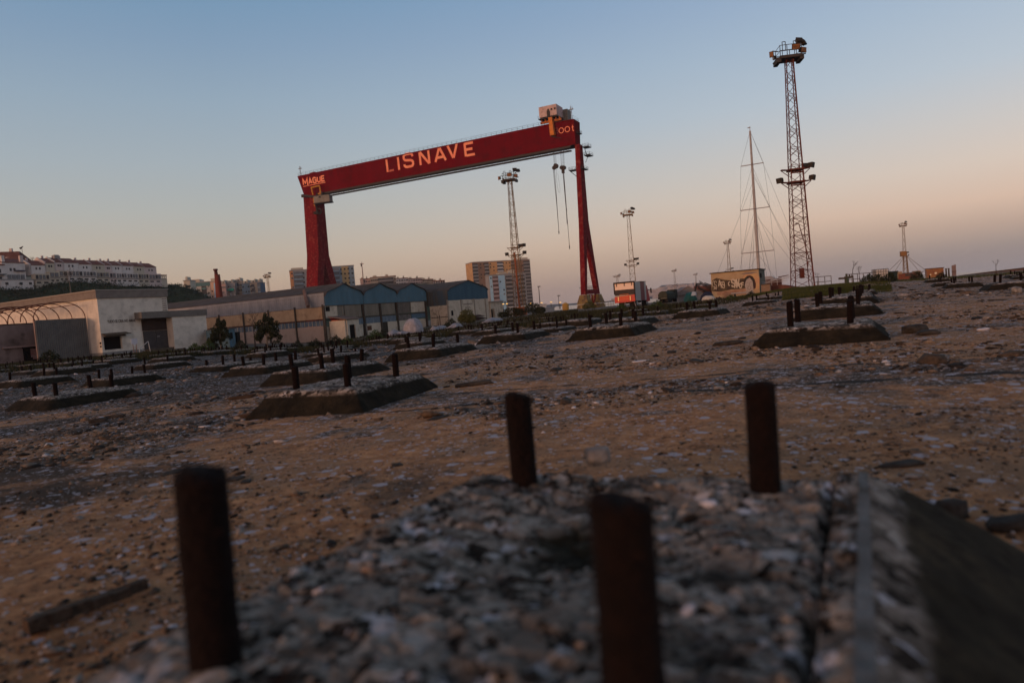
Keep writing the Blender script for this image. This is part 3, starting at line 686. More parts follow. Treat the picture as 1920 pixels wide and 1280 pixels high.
UL = solve(lambda t: cf.px((t, 0, HT))[0], 557.5, -220, -60)
HB = HT - 9.3; GW = 6.4
crane = thing('gantry_crane', 'huge red shipyard gantry crane with large faded capital letters on its girder', 'crane', cf.o, cf.a)
# girder: box with slanted left end and a stiffened bottom edge
ends_t, ends_b = UL, UL+2.6
mb = MB()
mb.hexa([(ends_b, .5, HB), (-.3, .5, HB), (-.3, GW-.5, HB), (ends_b, GW-.5, HB)], [(ends_t, 0, HT), (0, 0, HT), (0, GW, HT), (ends_t, GW, HT)])
mb.bx(ends_t+.5, -.4, -.12, -.01, HT-.35, HT+.05)         # rail ledge
for k in range(1, 18):                                    # faint plate seams
    x = ends_t+(0-ends_t)*k/18; mb.hexa([(x-.05, .47, HB+.3), (x+.05, .47, HB+.3), (x+.05, .6, HB+.3), (x-.05, .6, HB+.3)], [(x-.05, .005, HT-.5), (x+.05, .005, HT-.5), (x+.05, .1, HT-.5), (x-.05, .1, HT-.5)])
girder = mb.build('girder', red, crane)
def girder_pt(px, py):
    """local x,z of a photo point on the girder front"""
    d = ray(px, py); n_ = cf.v; k = (cf.o-CP).dot(n_)/d.dot(n_); q = cf.l(CP+d*k); return q.x, q.z
# walkway slung below
mb = MB(); z0 = HB-2.1; z1 = HB-.35
mb.bx(ends_b+7, -2.5, .6, 2.2, z0, z0+.36); mb.bx(ends_b+7, -2.5, .6, .8, z1-.5, z1+.3)
x = ends_b+7; i = 0
while x < -3.5:
    mb.tube((x, .65, z0), (x, .65, HB), .07, n=4); mb.tube((x, .65, z0), (x+1.45, .65, z1), .05, n=4) if i % 2 else mb.tube((x, .65, z1), (x+1.45, .65, z0), .05, n=4)
    mb.tube((x, 2.1, z0), (x, 2.1, HB), .06, n=4); x += 1.45; i += 1
mb.build('hanging_walkway', steel_dk, crane)
mb = MB()
mb.bx(ends_b+8, -2.0, .7, GW-.7, HB-.32, HB-.01)
mb.build('bottom_rail', steel_dk, crane)
# handrail on top
mb = MB(); x = ends_t+.4
while x < -.2:
    mb.tube((x, .15, HT), (x, .15, HT+1.3), .06, n=4); mb.tube((x, GW-.15, HT), (x, GW-.15, HT+1.3), .05, n=4); x += 2.3
for z in (.65, 1.3):
    mb.tube((ends_t+.4, .15, HT+z), (-.2, .15, HT+z), .04, n=4); mb.tube((ends_t+.4, GW-.15, HT+z), (-.2, GW-.15, HT+z), .04, n=4)
    mb.tube((-.15, .15, HT+z), (-.15, GW-.15, HT+z), .04, n=4)
mb.build('handrail', steel_dk, crane)
# lettering
def F3(x, z): return (x, -.02, z)
def face_y(z): return .5*(HT-z)/(HT-HB) - .05             # the web leans in towards the bottom
FX = Vector((1, 0, 0)); FZv = Vector((0, .5, -(HT-HB))).normalized()*-1
def letter(strokes, x, z, w_, h, wd, m, name='letter'):
    mb = MB()
    for k, (pts, cl) in enumerate(strokes):
        org = (x, face_y(z)-.04-.012*k, z)
        mb.ribbon([(p[0]*w_, p[1]*h) for p in pts], wd, org, FX, FZv, (0, .05, 0), cl)
    o = mb.build(name, m, crane); return o
GL = {'L': [([(0, 1), (0, 0)], 0)], 'l': [([(.08, 0), (.9, 0)], 0)], 'I': [([(0, 1), (0, 0)], 0)],
      'S': [([(.98, .74), (.97, .86), (.86, .97), (.7, 1), (.3, 1), (.12, .96), (.02, .85), (.02, .68), (.12, .56), (.3, .52), (.7, .48), (.88, .43), (.98, .3), (.98, .15), (.88, .03), (.7, 0), (.3, 0), (.12, .04), (.02, .15), (.02, .24)], 0)],
      'N': [([(0, 0), (0, 1)], 0), ([(.04, 1), (.96, 0)], 0), ([(1, 0), (1, 1)], 0)],
      'A': [([(0, 0), (.47, 1)], 0), ([(.53, 1), (1, 0)], 0), ([(.22, .30), (.78, .30)], 0)], 'V': [([(0, 1), (.48, 0)], 0), ([(.52, 0), (1, 1)], 0)],
      'E': [([(0, 0), (0, 1)], 0), ([(0, .94), (.92, .94)], 0), ([(0, .5), (.8, .5)], 0)], 'e': [([(.1, .06), (1, .06)], 0)],
      'O': [([(.5+.5*cos(t*pi/8), .5+.5*sin(t*pi/8)) for t in range(16)], 1)],
      't': [([(.35, 1.15), (.35, .2), (.55, 0), (.8, .05)], 0), ([(0, .75), (.8, .75)], 0)],
      '3': [([(.05, .85), (.3, 1), (.7, 1), (.92, .8), (.8, .58), (.45, .52), (.8, .47), (.97, .25), (.75, 0), (.3, 0), (.02, .15)], 0)]}
#          glyph, photo x of the left foot, bottom y, photo x of right foot
for gch, pxl, pyb, pxr, m_l in (('L', 726.5, 323, 739.5, letter_m), ('I', 748, 319, 749, letter_m), ('S', 758, 314.5, 775, letter_m), ('N', 788.5, 310, 805, letter_m),
                           ('A', 816, 304.5, 835.5, letter_m), ('V', 842, 298, 864, letter_m), ('E', 873, 294, 890, letter_m)):
    xl, zb = girder_pt(pxl, pyb); xr, _ = girder_pt(pxr, pyb-(pxr-pxl)*.2)
    if gch == 'V': xl, _ = girder_pt(840, 275); xr, _ = girder_pt(856.5, 272); xl -= .2
    h = 5.3; w_ = max(.1, xr-xl)
    letter(GL[gch], xl, zb+.1, w_, h, 1.02, m_l)
    if gch == 'L': letter(GL['l'], xl, zb+.45, w_, h, .85, letter_f)
    if gch == 'E': letter(GL['e'], xl, zb+.1, w_, h, .95, letter_f if 0 else letter_m)
xw, zw = girder_pt(567.2, 348.6)
sz = girder_pt(607, 338)[0]-xw
heavy = {'M': [([(0, 0), (0, 1), (.5, .25), (1, 1), (1, -.35)], 0)], 'A': [([(0, 0), (.5, 1), (1, 0)], 0), ([(.2, .28), (.8, .28)], 0)],
         'G': [([(1, .85), (.7, 1), (.2, 1), (0, .8), (0, .2), (.2, 0), (.85, 0), (1, .15), (1, .5), (.55, .5)], 0)], 'U': [([(0, 1), (0, .2), (.2, 0), (.8, 0), (1, .2), (1, 1)], 0)],
         'E': [([(1, 1), (0, 1), (0, 0), (1, 0)], 0), ([(0, .5), (.9, .5)], 0)]}
gx = xw+.5
for ch, ww in (('M', .20), ('A', .14), ('G', .14), ('U', .13), ('E', .13)):
    wl = sz*ww; letter(heavy[ch], gx, zw+.4, wl, 2.2 if ch != 'M' else 2.5, .62, letter_m); gx += wl+sz*.062
letter([([(0, 0), (.17, 0)], 0)], xw+.2, zw-.35, sz, 1, .28, letter_m, 'underline'); letter([([(.26, 0), (1.04, 0)], 0)], xw+.2, zw-.35, sz, 1, .28, letter_m, 'underline')
x3, z3 = girder_pt(1040.5, 250.5)
faint = M('dark_digit_paint', (.12, .035, .04), (.2, .06, .06), sc=1, rough=.8)
letter(GL['3'], x3, z3, 1.5, 1.9, .26, faint)  # the three is darker than the digits beside it
for pxl, pyb, g_, wdt in ((1048.3, 250.3, 'O', 1.85), (1059.5, 248, 'O', 1.9), (1072.3, 245.8, 't', 1.0)):
    xl, zb = girder_pt(pxl, pyb); letter(GL[g_], xl, zb, wdt, 1.9, .27, letter_m, 'letter')

# rigid leg on the left: wide plate leg that splits into an A towards the rails
LX0 = solve(lambda t: cf.px((t, .5, HB))[0], 569, UL, UL+20); LW = 7.4
def leg_section(z):
    """v extent of the leg at height z"""
    if z > 35: t = (HB-z)/(HB-35); return .4-1.3*t, GW-.6+.5*t
    return -.9-.16*(35-z), GW-.1+.28*(35-z)
def shell(mb, y0a, y1a, za, y0b, y1b, zb, xa0, xa1, xb0, xb1): mb.hexa([(xb0, y0b, zb), (xb1, y0b, zb), (xb1, y1b, zb), (xb0, y1b, zb)], [(xa0, y0a, za), (xa1, y0a, za), (xa1, y1a, za), (xa0, y1a, za)])
def xw_(z): t = (HB-z)/HB; return LX0-.1*t, LX0+LW-1.2*t
mb = MB()
a, b = leg_section(HB); c, d = leg_section(35); shell(mb, a, b, HB-.01, c, d, 35, *xw_(HB), *xw_(35))
e, f_ = leg_section(31); shell(mb, c, d, 35, e, f_, 31, *xw_(35), *xw_(31))
g_, h_ = leg_section(4.5); mid = (e+f_)/2
shell(mb, e, mid-.15, 31, g_, g_+3.6, 4.5, *xw_(31), *xw_(4.5)); shell(mb, mid+.15, f_, 31, h_-3.6, h_, 4.5, *xw_(31), *xw_(4.5))
rl = mb.build('leg', red_old, crane); rl['label'] = 'massive plate leg splitting into an inverted V'
x0, x1 = xw_(4.5)
for yy in (g_-.3, h_-3.8):
    mb = MB(); mb.bx(x0+.3, x1-.3, yy+.4, yy+3.8, 2.4, 4.4)
    for k in range(3): mb.bx(x0+.2+k*2.0, x0+1.9+k*2.0, yy+.2, yy+4, 0.05, 2.5)
    mb.build('bogie', orange, crane)
# flexible leg on the right: two slim tubes
RX = solve(lambda t: cf.px((t, 1, HB-2))[0], 1078.5, -8, 2)
mb = MB()
def limb(mb, x0, x1, ya, yb, za, ycA, ycB, zb): mb.hexa([(x0, ycA, zb), (x1, ycA, zb), (x1, ycB, zb), (x0, ycB, zb)], [(x0, ya, za), (x1, ya, za), (x1, yb, za), (x0, yb, za)])
zf = HT-46
limb(mb, RX, RX+1.9, 1.0, 4.2, HB-.01, -1.2, 4.8, 35)
limb(mb, RX+.04, RX+1.86, -1.2, 3.0, 35, -5.0, -2.8, 6.2)
limb(mb, RX+.08, RX+1.82, .2, 4.8, 35, 9.9, 12.3, 6.2)
fl = mb.build('leg', red_old, crane); fl['label'] = 'slender A-shaped leg of two box tubes'
mb = MB(); mb.bx(RX+.2, RX+1.8, -2.5, 9.5, 6.3, 8.0); mb.build('cross_beam', red_old, crane)
mb = MB()
for t in np.linspace(-2.2, 9.2, 12): mb.tube((RX+.2, t, 8), (RX+.2, t, 9.4), .06, n=4)
mb.tube((RX+.2, -2.2, 9.4), (RX+.2, 9.2, 9.4), .06, n=4); mb.tube((RX+.2, -2.2, 8.7), (RX+.2, 9.2, 8.7), .05, n=4); mb.build('handrail', steel_dk, crane)
mb = MB()
for (p, q) in (((-2, 6.2), (2.4, 1.2)), ((9, 6.2), (4.6, 1.2)), ((2.4, 6.2), (2.4, .6)), ((4.6, 6.2), (4.6, .6))): mb.tube((RX+1, p[0], p[1]), (RX+1, q[0], q[1]), .3, n=6)
mb.build('lower_brace', red_old, crane)
bog = M('bogie_ochre', (.26, .17, .05), (.10, .06, .035), sc=.8, rough=.8, contrast=(.4, .6))
for yy in (-6.8, 7.6):
    mb = MB()
    mb.hexa([(RX-1.2, yy, 2.6), (RX+3.2, yy, 2.6), (RX+3.2, yy+6, 2.6), (RX-1.2, yy+6, 2.6)], [(RX-.4, yy+1.5, 6.1), (RX+2.4, yy+1.5, 6.1), (RX+2.4, yy+4.5, 6.1), (RX-.4, yy+4.5, 6.1)])
    for k in range(3): mb.hexa([(RX-1.4, yy+k*2.1, .5), (RX+3.4, yy+k*2.1, .5), (RX+3.4, yy+k*2.1+1.7, .5), (RX-1.4, yy+k*2.1+1.7, .5)], [(RX-1, yy+k*2.1+.3, 2.5), (RX+3, yy+k*2.1+.3, 2.5), (RX+3, yy+k*2.1+1.4, 2.5), (RX-1, yy+k*2.1+1.4, 2.5)])
    b_ = mb.build('bogie', bog, crane)
    wh = MB()
    for k in range(6): wh.tube((RX+.6, yy+.6+k*1.02, .45), (RX+1.4, yy+.6+k*1.02, .45), .45, n=10)
    wh.build('wheels', steel_dk, b_)
# platforms on the right leg
def balcony(mb, x0, x1, y0, y1, z, rail=1.2):
    mb.bx(x0, x1, y0, y1, z, z+.25)
    for x in (x0, (x0+x1)/2, x1):
        for y in (y0, y1): mb.tube((x, y, z), (x, y, z+rail), .06, n=4)
    for zz in (rail/2, rail):
        for (p, q) in (((x0, y0), (x1, y0)), ((x1, y0), (x1, y1)), ((x1, y1), (x0, y1)), ((x0, y1), (x0, y0))): mb.tube((*p, z+zz), (*q, z+zz), .045, n=4)
mb = MB(); balcony(mb, RX+1.9, RX+4.4, 3.6, 7, HB-.9); balcony(mb, RX+2.1, RX+4.4, 4.5, 8.5, HB-3.9); balcony(mb, RX-2.8, RX-.05, 0, 3, HB-9.5); balcony(mb, RX+2.05, RX+3.2, -.5, 5, HB-9.5); balcony(mb, -.2, 1.0, 2, 5, HT-5)
mb.tube((RX-2.8, 1.4, HB-9.5), (RX-.1, 1.4, HB-12), .12, n=4)
mb.tube((RX+3.6, 5.4, HB-3.9), (RX+2.2, 5.4, HB-6.4), .1, n=4); mb.tube((RX+2.3, 7, HB-3.9), (RX+2.3, 5.4, HB-.9), .12, n=4)
mb.build('access_platform', steel_dk, crane)
mb = MB()
for zz in np.arange(10, HB-10, .0+2.2): mb.tube((RX+2.02, -.2-(HB-10-zz)*.03, zz), (RX+2.3, .3-(HB-10-zz)*.03, zz), .05, n=4)
mb.build('ladder_rungs', steel_dk, crane)
# trolley house above the right end, with its orange frame hanging over the front
tl = solve(lambda t: cf.px((t, 0, HT))[0], 1012, -60, 0); tr = solve(lambda t: cf.px((t, 0, HT))[0], 1049, -60, 0)
trol = bpy.data.objects.new('trolley', None); C.objects.link(trol); trol.parent = crane
pinkw = M('faded_cabin_white', (.40, .30, .29), (.52, .40, .38), sc=.6, rough=.8, dirt=((.16, .08, .06), 1.2, .5))
greyp = M('weathered_grey_panel', (.12, .12, .11), (.2, .19, .17), sc=.8, rough=.8)
mb = MB(); mb.bx(tl+.6, tr-.4, -1.2, 5.5, HT+2.6, HT+6.6); cab = mb.build('cabin', pinkw, trol)
mb = MB()
for k in range(3): mb.bx(tl+4.1+k*1.35, tl+4.8+k*1.35, -1.3, -1.18, HT+4.6, HT+5.3)
mb.build('window', steel_dk, cab) if 0 else mb.build('window_row', steel_dk, trol)
mb = MB(); mb.bx(tl+2, tr+1.4, 5.55, 9.6, HT+1.6, HT+5.9); mb.build('machine_house', greyp, trol)
mb = MB(); mb.bx(tl+.2, tr-.2, -1.5, 5.8, HT+1.95, HT+2.25); mb.tube((tl+.2, -1.4, HT+2.2), (tl+.2, -1.4, HT+3.5), .07, n=4); mb.build('deck', steel_dk, trol)
mb = MB()
mb.bx(tl+.6, tr+1, -.6, .0, HT+.35, HT+1.2)
for k in range(6): x = tl+1+k*(tr-tl)/5.6; mb.bx(x, x+.35, -.55, .05, HT+1.2, HT+2.0)
mb.bx(tl+.6, tr+1, 6.6, 7.2, HT+.35, HT+1.2)
mb.build('frame', M('rusty_orange', (.42, .12, .02), (.16, .06, .025), sc=1.2, rough=.8, contrast=(.42, .58)), trol)
hx = girder_pt(1032.5, 231)[0]
mb = MB(); mb.hexa([(hx+.1, -1.9, HT-4.9), (hx+1.75, -1.9, HT-4.9), (hx+1.75, -.25, HT-4.9), (hx+.1, -.25, HT-4.9)], [(hx-.1, -1.9, HT+1.9), (hx+1.3, -1.9, HT+1.9), (hx+1.3, -.25, HT+1.9), (hx-.1, -.25, HT+1.9)])
mb.build('hanging_arm', orange, trol)
mb = MB(); mb.bx(hx-.6, hx+.4, -1.75, -1.3, HT+2.3, HT+4.6); mb.tube((hx+2, -1, HT-5.6), (hx+.3, -1, HT-5.1), .2); mb.tube((hx+4, -.6, HT-6.3), (hx+1, -.9, HT-5.3), .12); mb.build('gear_box', steel_dk, trol)
# aerials
for (px, zt) in ((563.5, 5.6), (1072, 6.3)):
    x = solve(lambda t: cf.px((t, 3, HT+2))[0], px, UL-2, 3); mb = MB()
    h = zt
    for dx, dy in ((-.28, -.28), (.28, -.28), (0, .3)): mb.tube((x+dx, 3+dy, HT), (x+dx*.4, 3+dy*.4, HT+h*.7), .06, n=4)
    for k in range(6): z = HT+h*.7*k/6; mb.tube((x-.28, 2.75, z), (x+.25, 2.75, z+.6), .04, n=4); mb.tube((x+.28, 2.75, z+.6), (x, 3.3, z+1.1), .04, n=4)
    mb.tube((x, 3, HT+h*.7), (x, 3, HT+h), .05, n=4); mb.bx(x-.8, x+.8, 2.7, 3.3, HT+h*.7, HT+h*.74); mb.bx(x-.4, x-.2, 2.9, 3.1, HT+h*.72, HT+h*.9); mb.bx(x+.35, x+.5, 2.9, 3.1, HT+h*.72, HT+h*.86)
    mb.build('aerial', M('pale_galvanised', (.14, .16, .18), (.24, .26, .28), sc=2, rough=.5), crane)
mb = MB(); x = ends_t+6; mb.tube((x, 2.5, HT+.3), (x+2.6, 2.5, HT+.3), .8, n=12); mb.bx(x, x+2.6, 1.8, 3.2, HT, HT+.4); mb.build('winch_drum', red_old, crane)
# lower trolley at the left leg: yellow frame, dark arm, grey driver's cabin, hook gear
gx0, gz0 = girder_pt(588, 352); gx1, _ = girder_pt(603.5, 350)
yb = M('frame_yellow', (.55, .26, .03), (.30, .14, .03), sc=1.1, rough=.7)
lt = bpy.data.objects.new('lower_trolley', None); C.objects.link(lt); lt.parent = crane
mb = MB(); yy = -1.5
T0 = HB+2.6; B0 = HB-.8
for (p, q) in (((gx0, T0), (gx1, T0+.1)), ((gx0, T0), (gx0+.6, B0)), ((gx1, T0), (gx1+.3, B0)), ((gx1-1.2, B0), (gx1+.5, B0)), ((gx0+.8, B0-1), (gx0+.9, B0-5.2))): mb.tube((p[0], yy, p[1]), (q[0], yy, q[1]), .36, n=6)
mb.build('frame', yb, lt)
mb = MB(); mb.tube((gx0-5.2, yy, HB-.4), (gx0+3.5, yy, HB-2.2), .55, n=6); mb.bx(gx0-6, gx0-4.6, yy-.5, yy+.5, HB-1.1, HB+.2)
mb.tube((gx0+1, yy+.8, B0-1), (gx0+1.2, yy+.8, HB-9.5), .35, n=6); mb.tube((gx0+.3, yy, HB-8.8), (gx0+2.6, yy, HB-8.8), .5, n=8); mb.build('arm', steel_dk, lt)
mb = MB(); cxl = gx0+2.6
mb.box((cxl, -3.6, HB-5.0), (7.6, 1.6, 0), (-.5, 2.8, 0), (0, 0, 3.0)); mb.bx(cxl+1.2, cxl+2.2, -1, 0, HB-2, HB+.3); mb.build('driver_cabin', M('cabin_grey', (.14, .135, .12), (.2, .19, .17), sc=.7, rough=.7), lt)
mb = MB(); mb.box((cxl+2.6, -3.7+.4, HB-3.1), (1.0, .2, 0), (0, .06, 0), (0, 0, .8)); mb.box((cxl-.25, -3.8, HB-5.45), (8.2, 1.72, 0), (-.6, 3.1, 0), (0, 0, .42)); mb.build('cabin_floor', steel_dk, lt)
mb = MB(); pts = [(gx0+3.2+1.1*sin(t)*1.2, HB-8.6-1.1*cos(t)) for t in np.linspace(-1.2, 3.4, 9)]
for p, q in zip(pts[:-1], pts[1:]): mb.tube((p[0], yy, p[1]), (q[0], yy, q[1]), .3, n=5)
balcony(mb, gx0+.2, gx0+3.4, -2.4, -.4, HB-9.6, 1.0); mb.build('hook_gear', steel_dk, lt)
# hoist ropes, blocks and slings
hb = bpy.data.objects.new('hoist', None); C.objects.link(hb); hb.parent = crane
def onp(px, py, yv=3.0):
    d = ray(px, py); o_ = cf.w((0, yv, 0)); k = (o_-CP).dot(cf.v)/d.dot(cf.v); q = cf.l(CP+d*k); return Vector((q.x, yv, q.z))
mb = MB()
for (a, b) in (((1037, 283), (1039.5, 311)), ((1039, 283), (1041, 311)), ((1041.5, 282), (1043, 312)), ((1050.5, 281), (1053, 313)), ((1053, 280), (1054.5, 313)), ((1055.5, 280), (1056.5, 313)), ((1057, 280), (1058, 313))):
    p = onp(*a); p.z = HB-.2; mb.tube(p, onp(*b), .06, n=4)
mb.build('wire_rope', cable, hb)
mb = MB()
for (x, y, r_) in ((1042.3, 311.5, .95), (1038.8, 315, .7), (1053.5, 314.5, .8), (1057.3, 314.5, .8)):
    c_ = onp(x, y); mb.tube(c_-Vector((0, .5, 0)), c_+Vector((0, .5, 0)), r_, n=12); mb.tube(c_-Vector((0, .62, 0)), c_+Vector((0, .62, 0)), r_*.35, n=8)
a, b = onp(1039, 315), onp(1043, 311); mb.box(a-Vector((.3, .3, .2)), b-a, (0, .6, 0), (.3, 0, .6)); c_ = onp(1055.5, 317); mb.bx(c_.x-.5, c_.x+.5, 2.6, 3.4, c_.z-1.6, c_.z+.2)
mb.build('pulley_block', steel_dk, hb)
mb = MB()
for (pts, r_) in ((((1037.5, 318), (1040, 345), (1044, 385), (1048, 436)), .10), (((1039.5, 318), (1042, 350), (1048, 436)), .10), (((1043, 315), (1044, 340), (1047, 360), (1049.5, 361), (1050, 354), (1046, 325)), .035),
                  (((1055.5, 321), (1058, 350), (1062, 395), (1063.5, 420)), .15), (((1057, 321), (1061, 375), (1063.5, 410), (1068, 464)), .10)):
    P_ = [onp(*p) for p in pts]
    for p, q in zip(P_[:-1], P_[1:]): mb.tube(p, q, r_, n=4)
for (px, py) in ((1048, 436), (1068, 464), (1062.3, 394)): c_ = onp(px, py); mb.tube(c_+Vector((0, 0, .6)), c_-Vector((0, 0, .6)), .24, .12, n=6)
mb.build('sling', cable, hb)

# ================================================================== PALE HALL ON THE LEFT
plaster = M('stained_plaster', (.34, .315, .28), (.44, .41, .37), sc=.7, rough=.9, dirt=((.17, .155, .13), .9, .45), bump=.15, bsc=20)
plaster_w = M('bright_plaster', (.54, .49, .42), (.66, .60, .52), sc=.9, rough=.9, dirt=((.30, .27, .23), 1.1, .4))
fascia = M('fascia_brown', (.15, .13, .115), (.20, .175, .155), sc=1.4, rough=.85)
blackm = M('interior_black', (.006, .005, .005), rough=1.0)
hall_f = Fr(*at(180, 545, 85).xy, -.95); hz = at(180, 545, 85).z + .95
hall = thing('pale_hall', 'large pale plastered hall with brown fascia and dark recessed doorway at the left', 'building', hall_f.o, ANG)
LN = 9.9+4.3; DL = 30.0                       # length along V, depth towards the left
LN = solve(lambda t: hall_f.px((0, t, hz))[0], 311, 3, 40)
BF = hz-.95
wn = [(0, 1.2, 4.6)]
mb = MB()                                      # walls (front split around the dark hatch)
ha = .28; hb_ = solve(lambda t: hall_f.px((0, t, 1.5))[0], 229, 0, 9); hzl, hzh = .72, 2.35
T_ = .35
mb.bx(-T_, 0, 0, ha, -1.5, BF); mb.bx(-T_, 0, ha, hb_, -1.5, hzl); mb.bx(-T_, 0, ha, hb_, hzh, BF); mb.bx(-T_, 0, hb_, LN, -1.5, BF)
mb.bx(-DL, -T_, 0, T_, -1.5, BF); mb.bx(-DL, -T_, LN-T_, LN, -1.5, BF); mb.bx(-DL, -DL+T_, T_, LN-T_, -1.5, BF)
mb.build('wall', plaster_w, hall)
mb = MB(); mb.bx(-DL-.15, .18, -.18, LN+.1, BF, hz); mb.build('fascia', fascia, hall)
mb = MB(); mb.bx(-DL-.3, .26, -.26, LN+.2, hz, hz+.12); mb.build('roof', M('hall_roof_edge', (.30, .27, .24), rough=.9), hall)
mb = MB(); mb.bx(-.02, .05, 0, 9.2, -1.5, .42); mb.bx(-DL, .05, -.05, .0, -1.5, .42); mb.build('plinth', M('plinth_grey', (.17, .165, .16), (.25, .24, .235), sc=2, rough=.9), hall)
mb = MB(); mb.bx(-3, -.4, ha-.2, hb_+.2, hzl-.1, hzh+.1); mb.build('hatch_interior', blackm, hall)
mb = MB(); mb.box((.02, ha-.25, hzh+.38), (1.0, 0, -.25), (0, hb_-ha+.9, .04), (0, 0, .07)); mb.box((.3, ha-.15, hzh+.2), (.5, 0, -.25), (0, hb_-ha+.3, 0), (0, 0, .06)); mb.tube((.4, ha+.4, hzh+.4), (.7, hb_+.9, hzh+.25), .05, n=4)
mb.build('broken_canopy', M('canopy_brown', (.07, .05, .035), (.12, .09, .06), sc=3), hall)
mb = MB(); mb.bx(.0, .1, ha-.55, ha-.4, 1.5, 1.75); mb.bx(.0, .1, ha-.55, ha-.4, 1.1, 1.3); mb.build('conduit_box', blackm, hall)
for k in range(8):
    mb = MB(); z = hz-1.25-.30*k
    if z: yy = LN-.75; mb.tube((0, yy, z), (.16, yy, z), .03, n=4); mb.tube((0, yy+.5, z), (.16, yy+.5, z), .03, n=4); mb.tube((.16, yy, z), (.16, yy+.5, z), .03, n=4); mb.build('rung', M('rusty_rung', (.10, .03, .02)), hall)
graf = M('graffiti_brown', (.10, .07, .05)); zt = solve(lambda z: -hall_f.px((0, 4.0, z))[1], -601, 1, 7); ty = (solve(lambda t: hall_f.px((0, t, 4.4))[0], 201, 0, 9)+solve(lambda t: hall_f.px((0, t, 4.4))[0], 254, 0, 12))/2
tw = solve(lambda t: hall_f.px((0, t, 4.4))[0], 254, 0, 12)-solve(lambda t: hall_f.px((0, t, 4.4))[0], 201, 0, 9)
put_text('TUDO SE CRIA NO AMAR.', .52, graf, hall, (.012, ty, zt), (0, 1, 0), (0, 0, 1), .01, .012, 'painted_words', tw)
# wing with the canopy slab and recessed door
WO = 1.35
wy0 = solve(lambda t: hall_f.px((WO, t, 2))[0], 325.5, 3, 30); wy1 = solve(lambda t: hall_f.px((WO, t, 2))[0], 389, 3, 40); wd0 = solve(lambda t: hall_f.px((0, t, 2))[0], 313, 3, 30)
cy0 = solve(lambda t: hall_f.px((WO, t, 4.6))[0], 264.5, 0, 20)
cz = solve(lambda z: -hall_f.px((WO, cy0, z))[1], -585, 1, 9)
mb = MB(); mb.bx(-14, WO+.12, LN+.21, wy1+.15, cz-.85, cz); mb.bx(.02, WO+.12, cy0, LN+.21, cz-.85, cz); mb.build('canopy', M('canopy_grey', (.13, .118, .105), (.18, .165, .15), sc=1.1, rough=.9), hall)
mb = MB(); mb.bx(WO-.4, WO, wy0, wy1, -1.5, cz-.86); mb.bx(-14, WO-.4, wy1-.35, wy1, -1.5, cz-.86); mb.bx(-.6, WO-.4, wy0, wy0+.35, -1.5, cz-.86); mb.build('wing_wall', plaster_w, hall)
mb = MB(); mb.bx(-.02, .05, cy0+.15, LN, .5, cz-.86) if 0 else None
dy0 = solve(lambda t: hall_f.px((0, t, 2))[0], 267.5, 0, 20)
mb.bx(.06, .12, dy0, wy0, 2.75, cz-.87); mb.build('door_transom', M('door_brown_dark', (.028, .017, .014), (.045, .028, .022), sc=2), hall)
dgr = M('door_grey', (.045, .04, .04), (.07, .062, .06), sc=1.5)
for k in (0, 1):
    mb = MB(); y0 = dy0+.05+k*(wy0-dy0)/2; mb.bx(.08, .15, y0, y0+(wy0-dy0)/2-.08, .35, 2.7); d_ = mb.build('door', dgr, hall)
    if k == 1: h = MB(); h.bx(.15, .22, y0+.1, y0+.5, 1.8, 2.0); h.build('handle', pale, d_)
mb = MB(); mb.bx(.05, 1.2, dy0-.2, wy0, -1.2, .32); mb.bx(.05, 2.0, dy0+.5, wy0+1.2, -1.2, .05); mb.build('door_steps', M('mossy_step', (.07, .055, .04), (.11, .085, .06), sc=2), hall)
# rail beside the steps (its own thing), signboard on two legs
def wp(fr, lx, ly): q = fr.w((lx, ly, 0)); return q.x, q.y
rp = at(275, 660, 83.5)
rl_ = thing('step_handrail', 'bent white metal handrail at the foot of the hall doorway', 'handrail', (rp.x, rp.y, gz(rp.x, rp.y)), ANG)
mb = MB()
for p, q in (((0, -.9, 0), (0, -.9, .55)), ((0, -.9, .55), (0, .35, 1.35)), ((0, .35, 1.35), (0, .5, 0)), ((0, -.9, .55), (0, -.2, .25))): mb.tube(p, q, .045, n=6)
mb.build('rail', M('white_paint_metal', (.42, .42, .42), rough=.5), rl_)
sp_ = at(253, 655, 82.8)
sg = thing('signboard', 'small white signboard on two rusty legs before the pale hall', 'sign', (sp_.x, sp_.y, gz(sp_.x, sp_.y)), ANG)
mb = MB(); mb.bx(0, .05, -.4, .4, 1.2, 1.82); mb.prism([(0, -.3, 1.2), (0, .3, 1.2), (0, .1, 1.02)], (.05, 0, 0)); mb.build('board', M('sign_white', (.5, .49, .54), rough=.6), sg)
for y_ in (-.22, .22): mb = MB(); mb.tube((.03, y_*.7, 0), (.03, y_, 1.2), .035, n=5); mb.build('leg', M('rusty_leg', (.16, .07, .045), (.28, .16, .13), sc=3), sg)

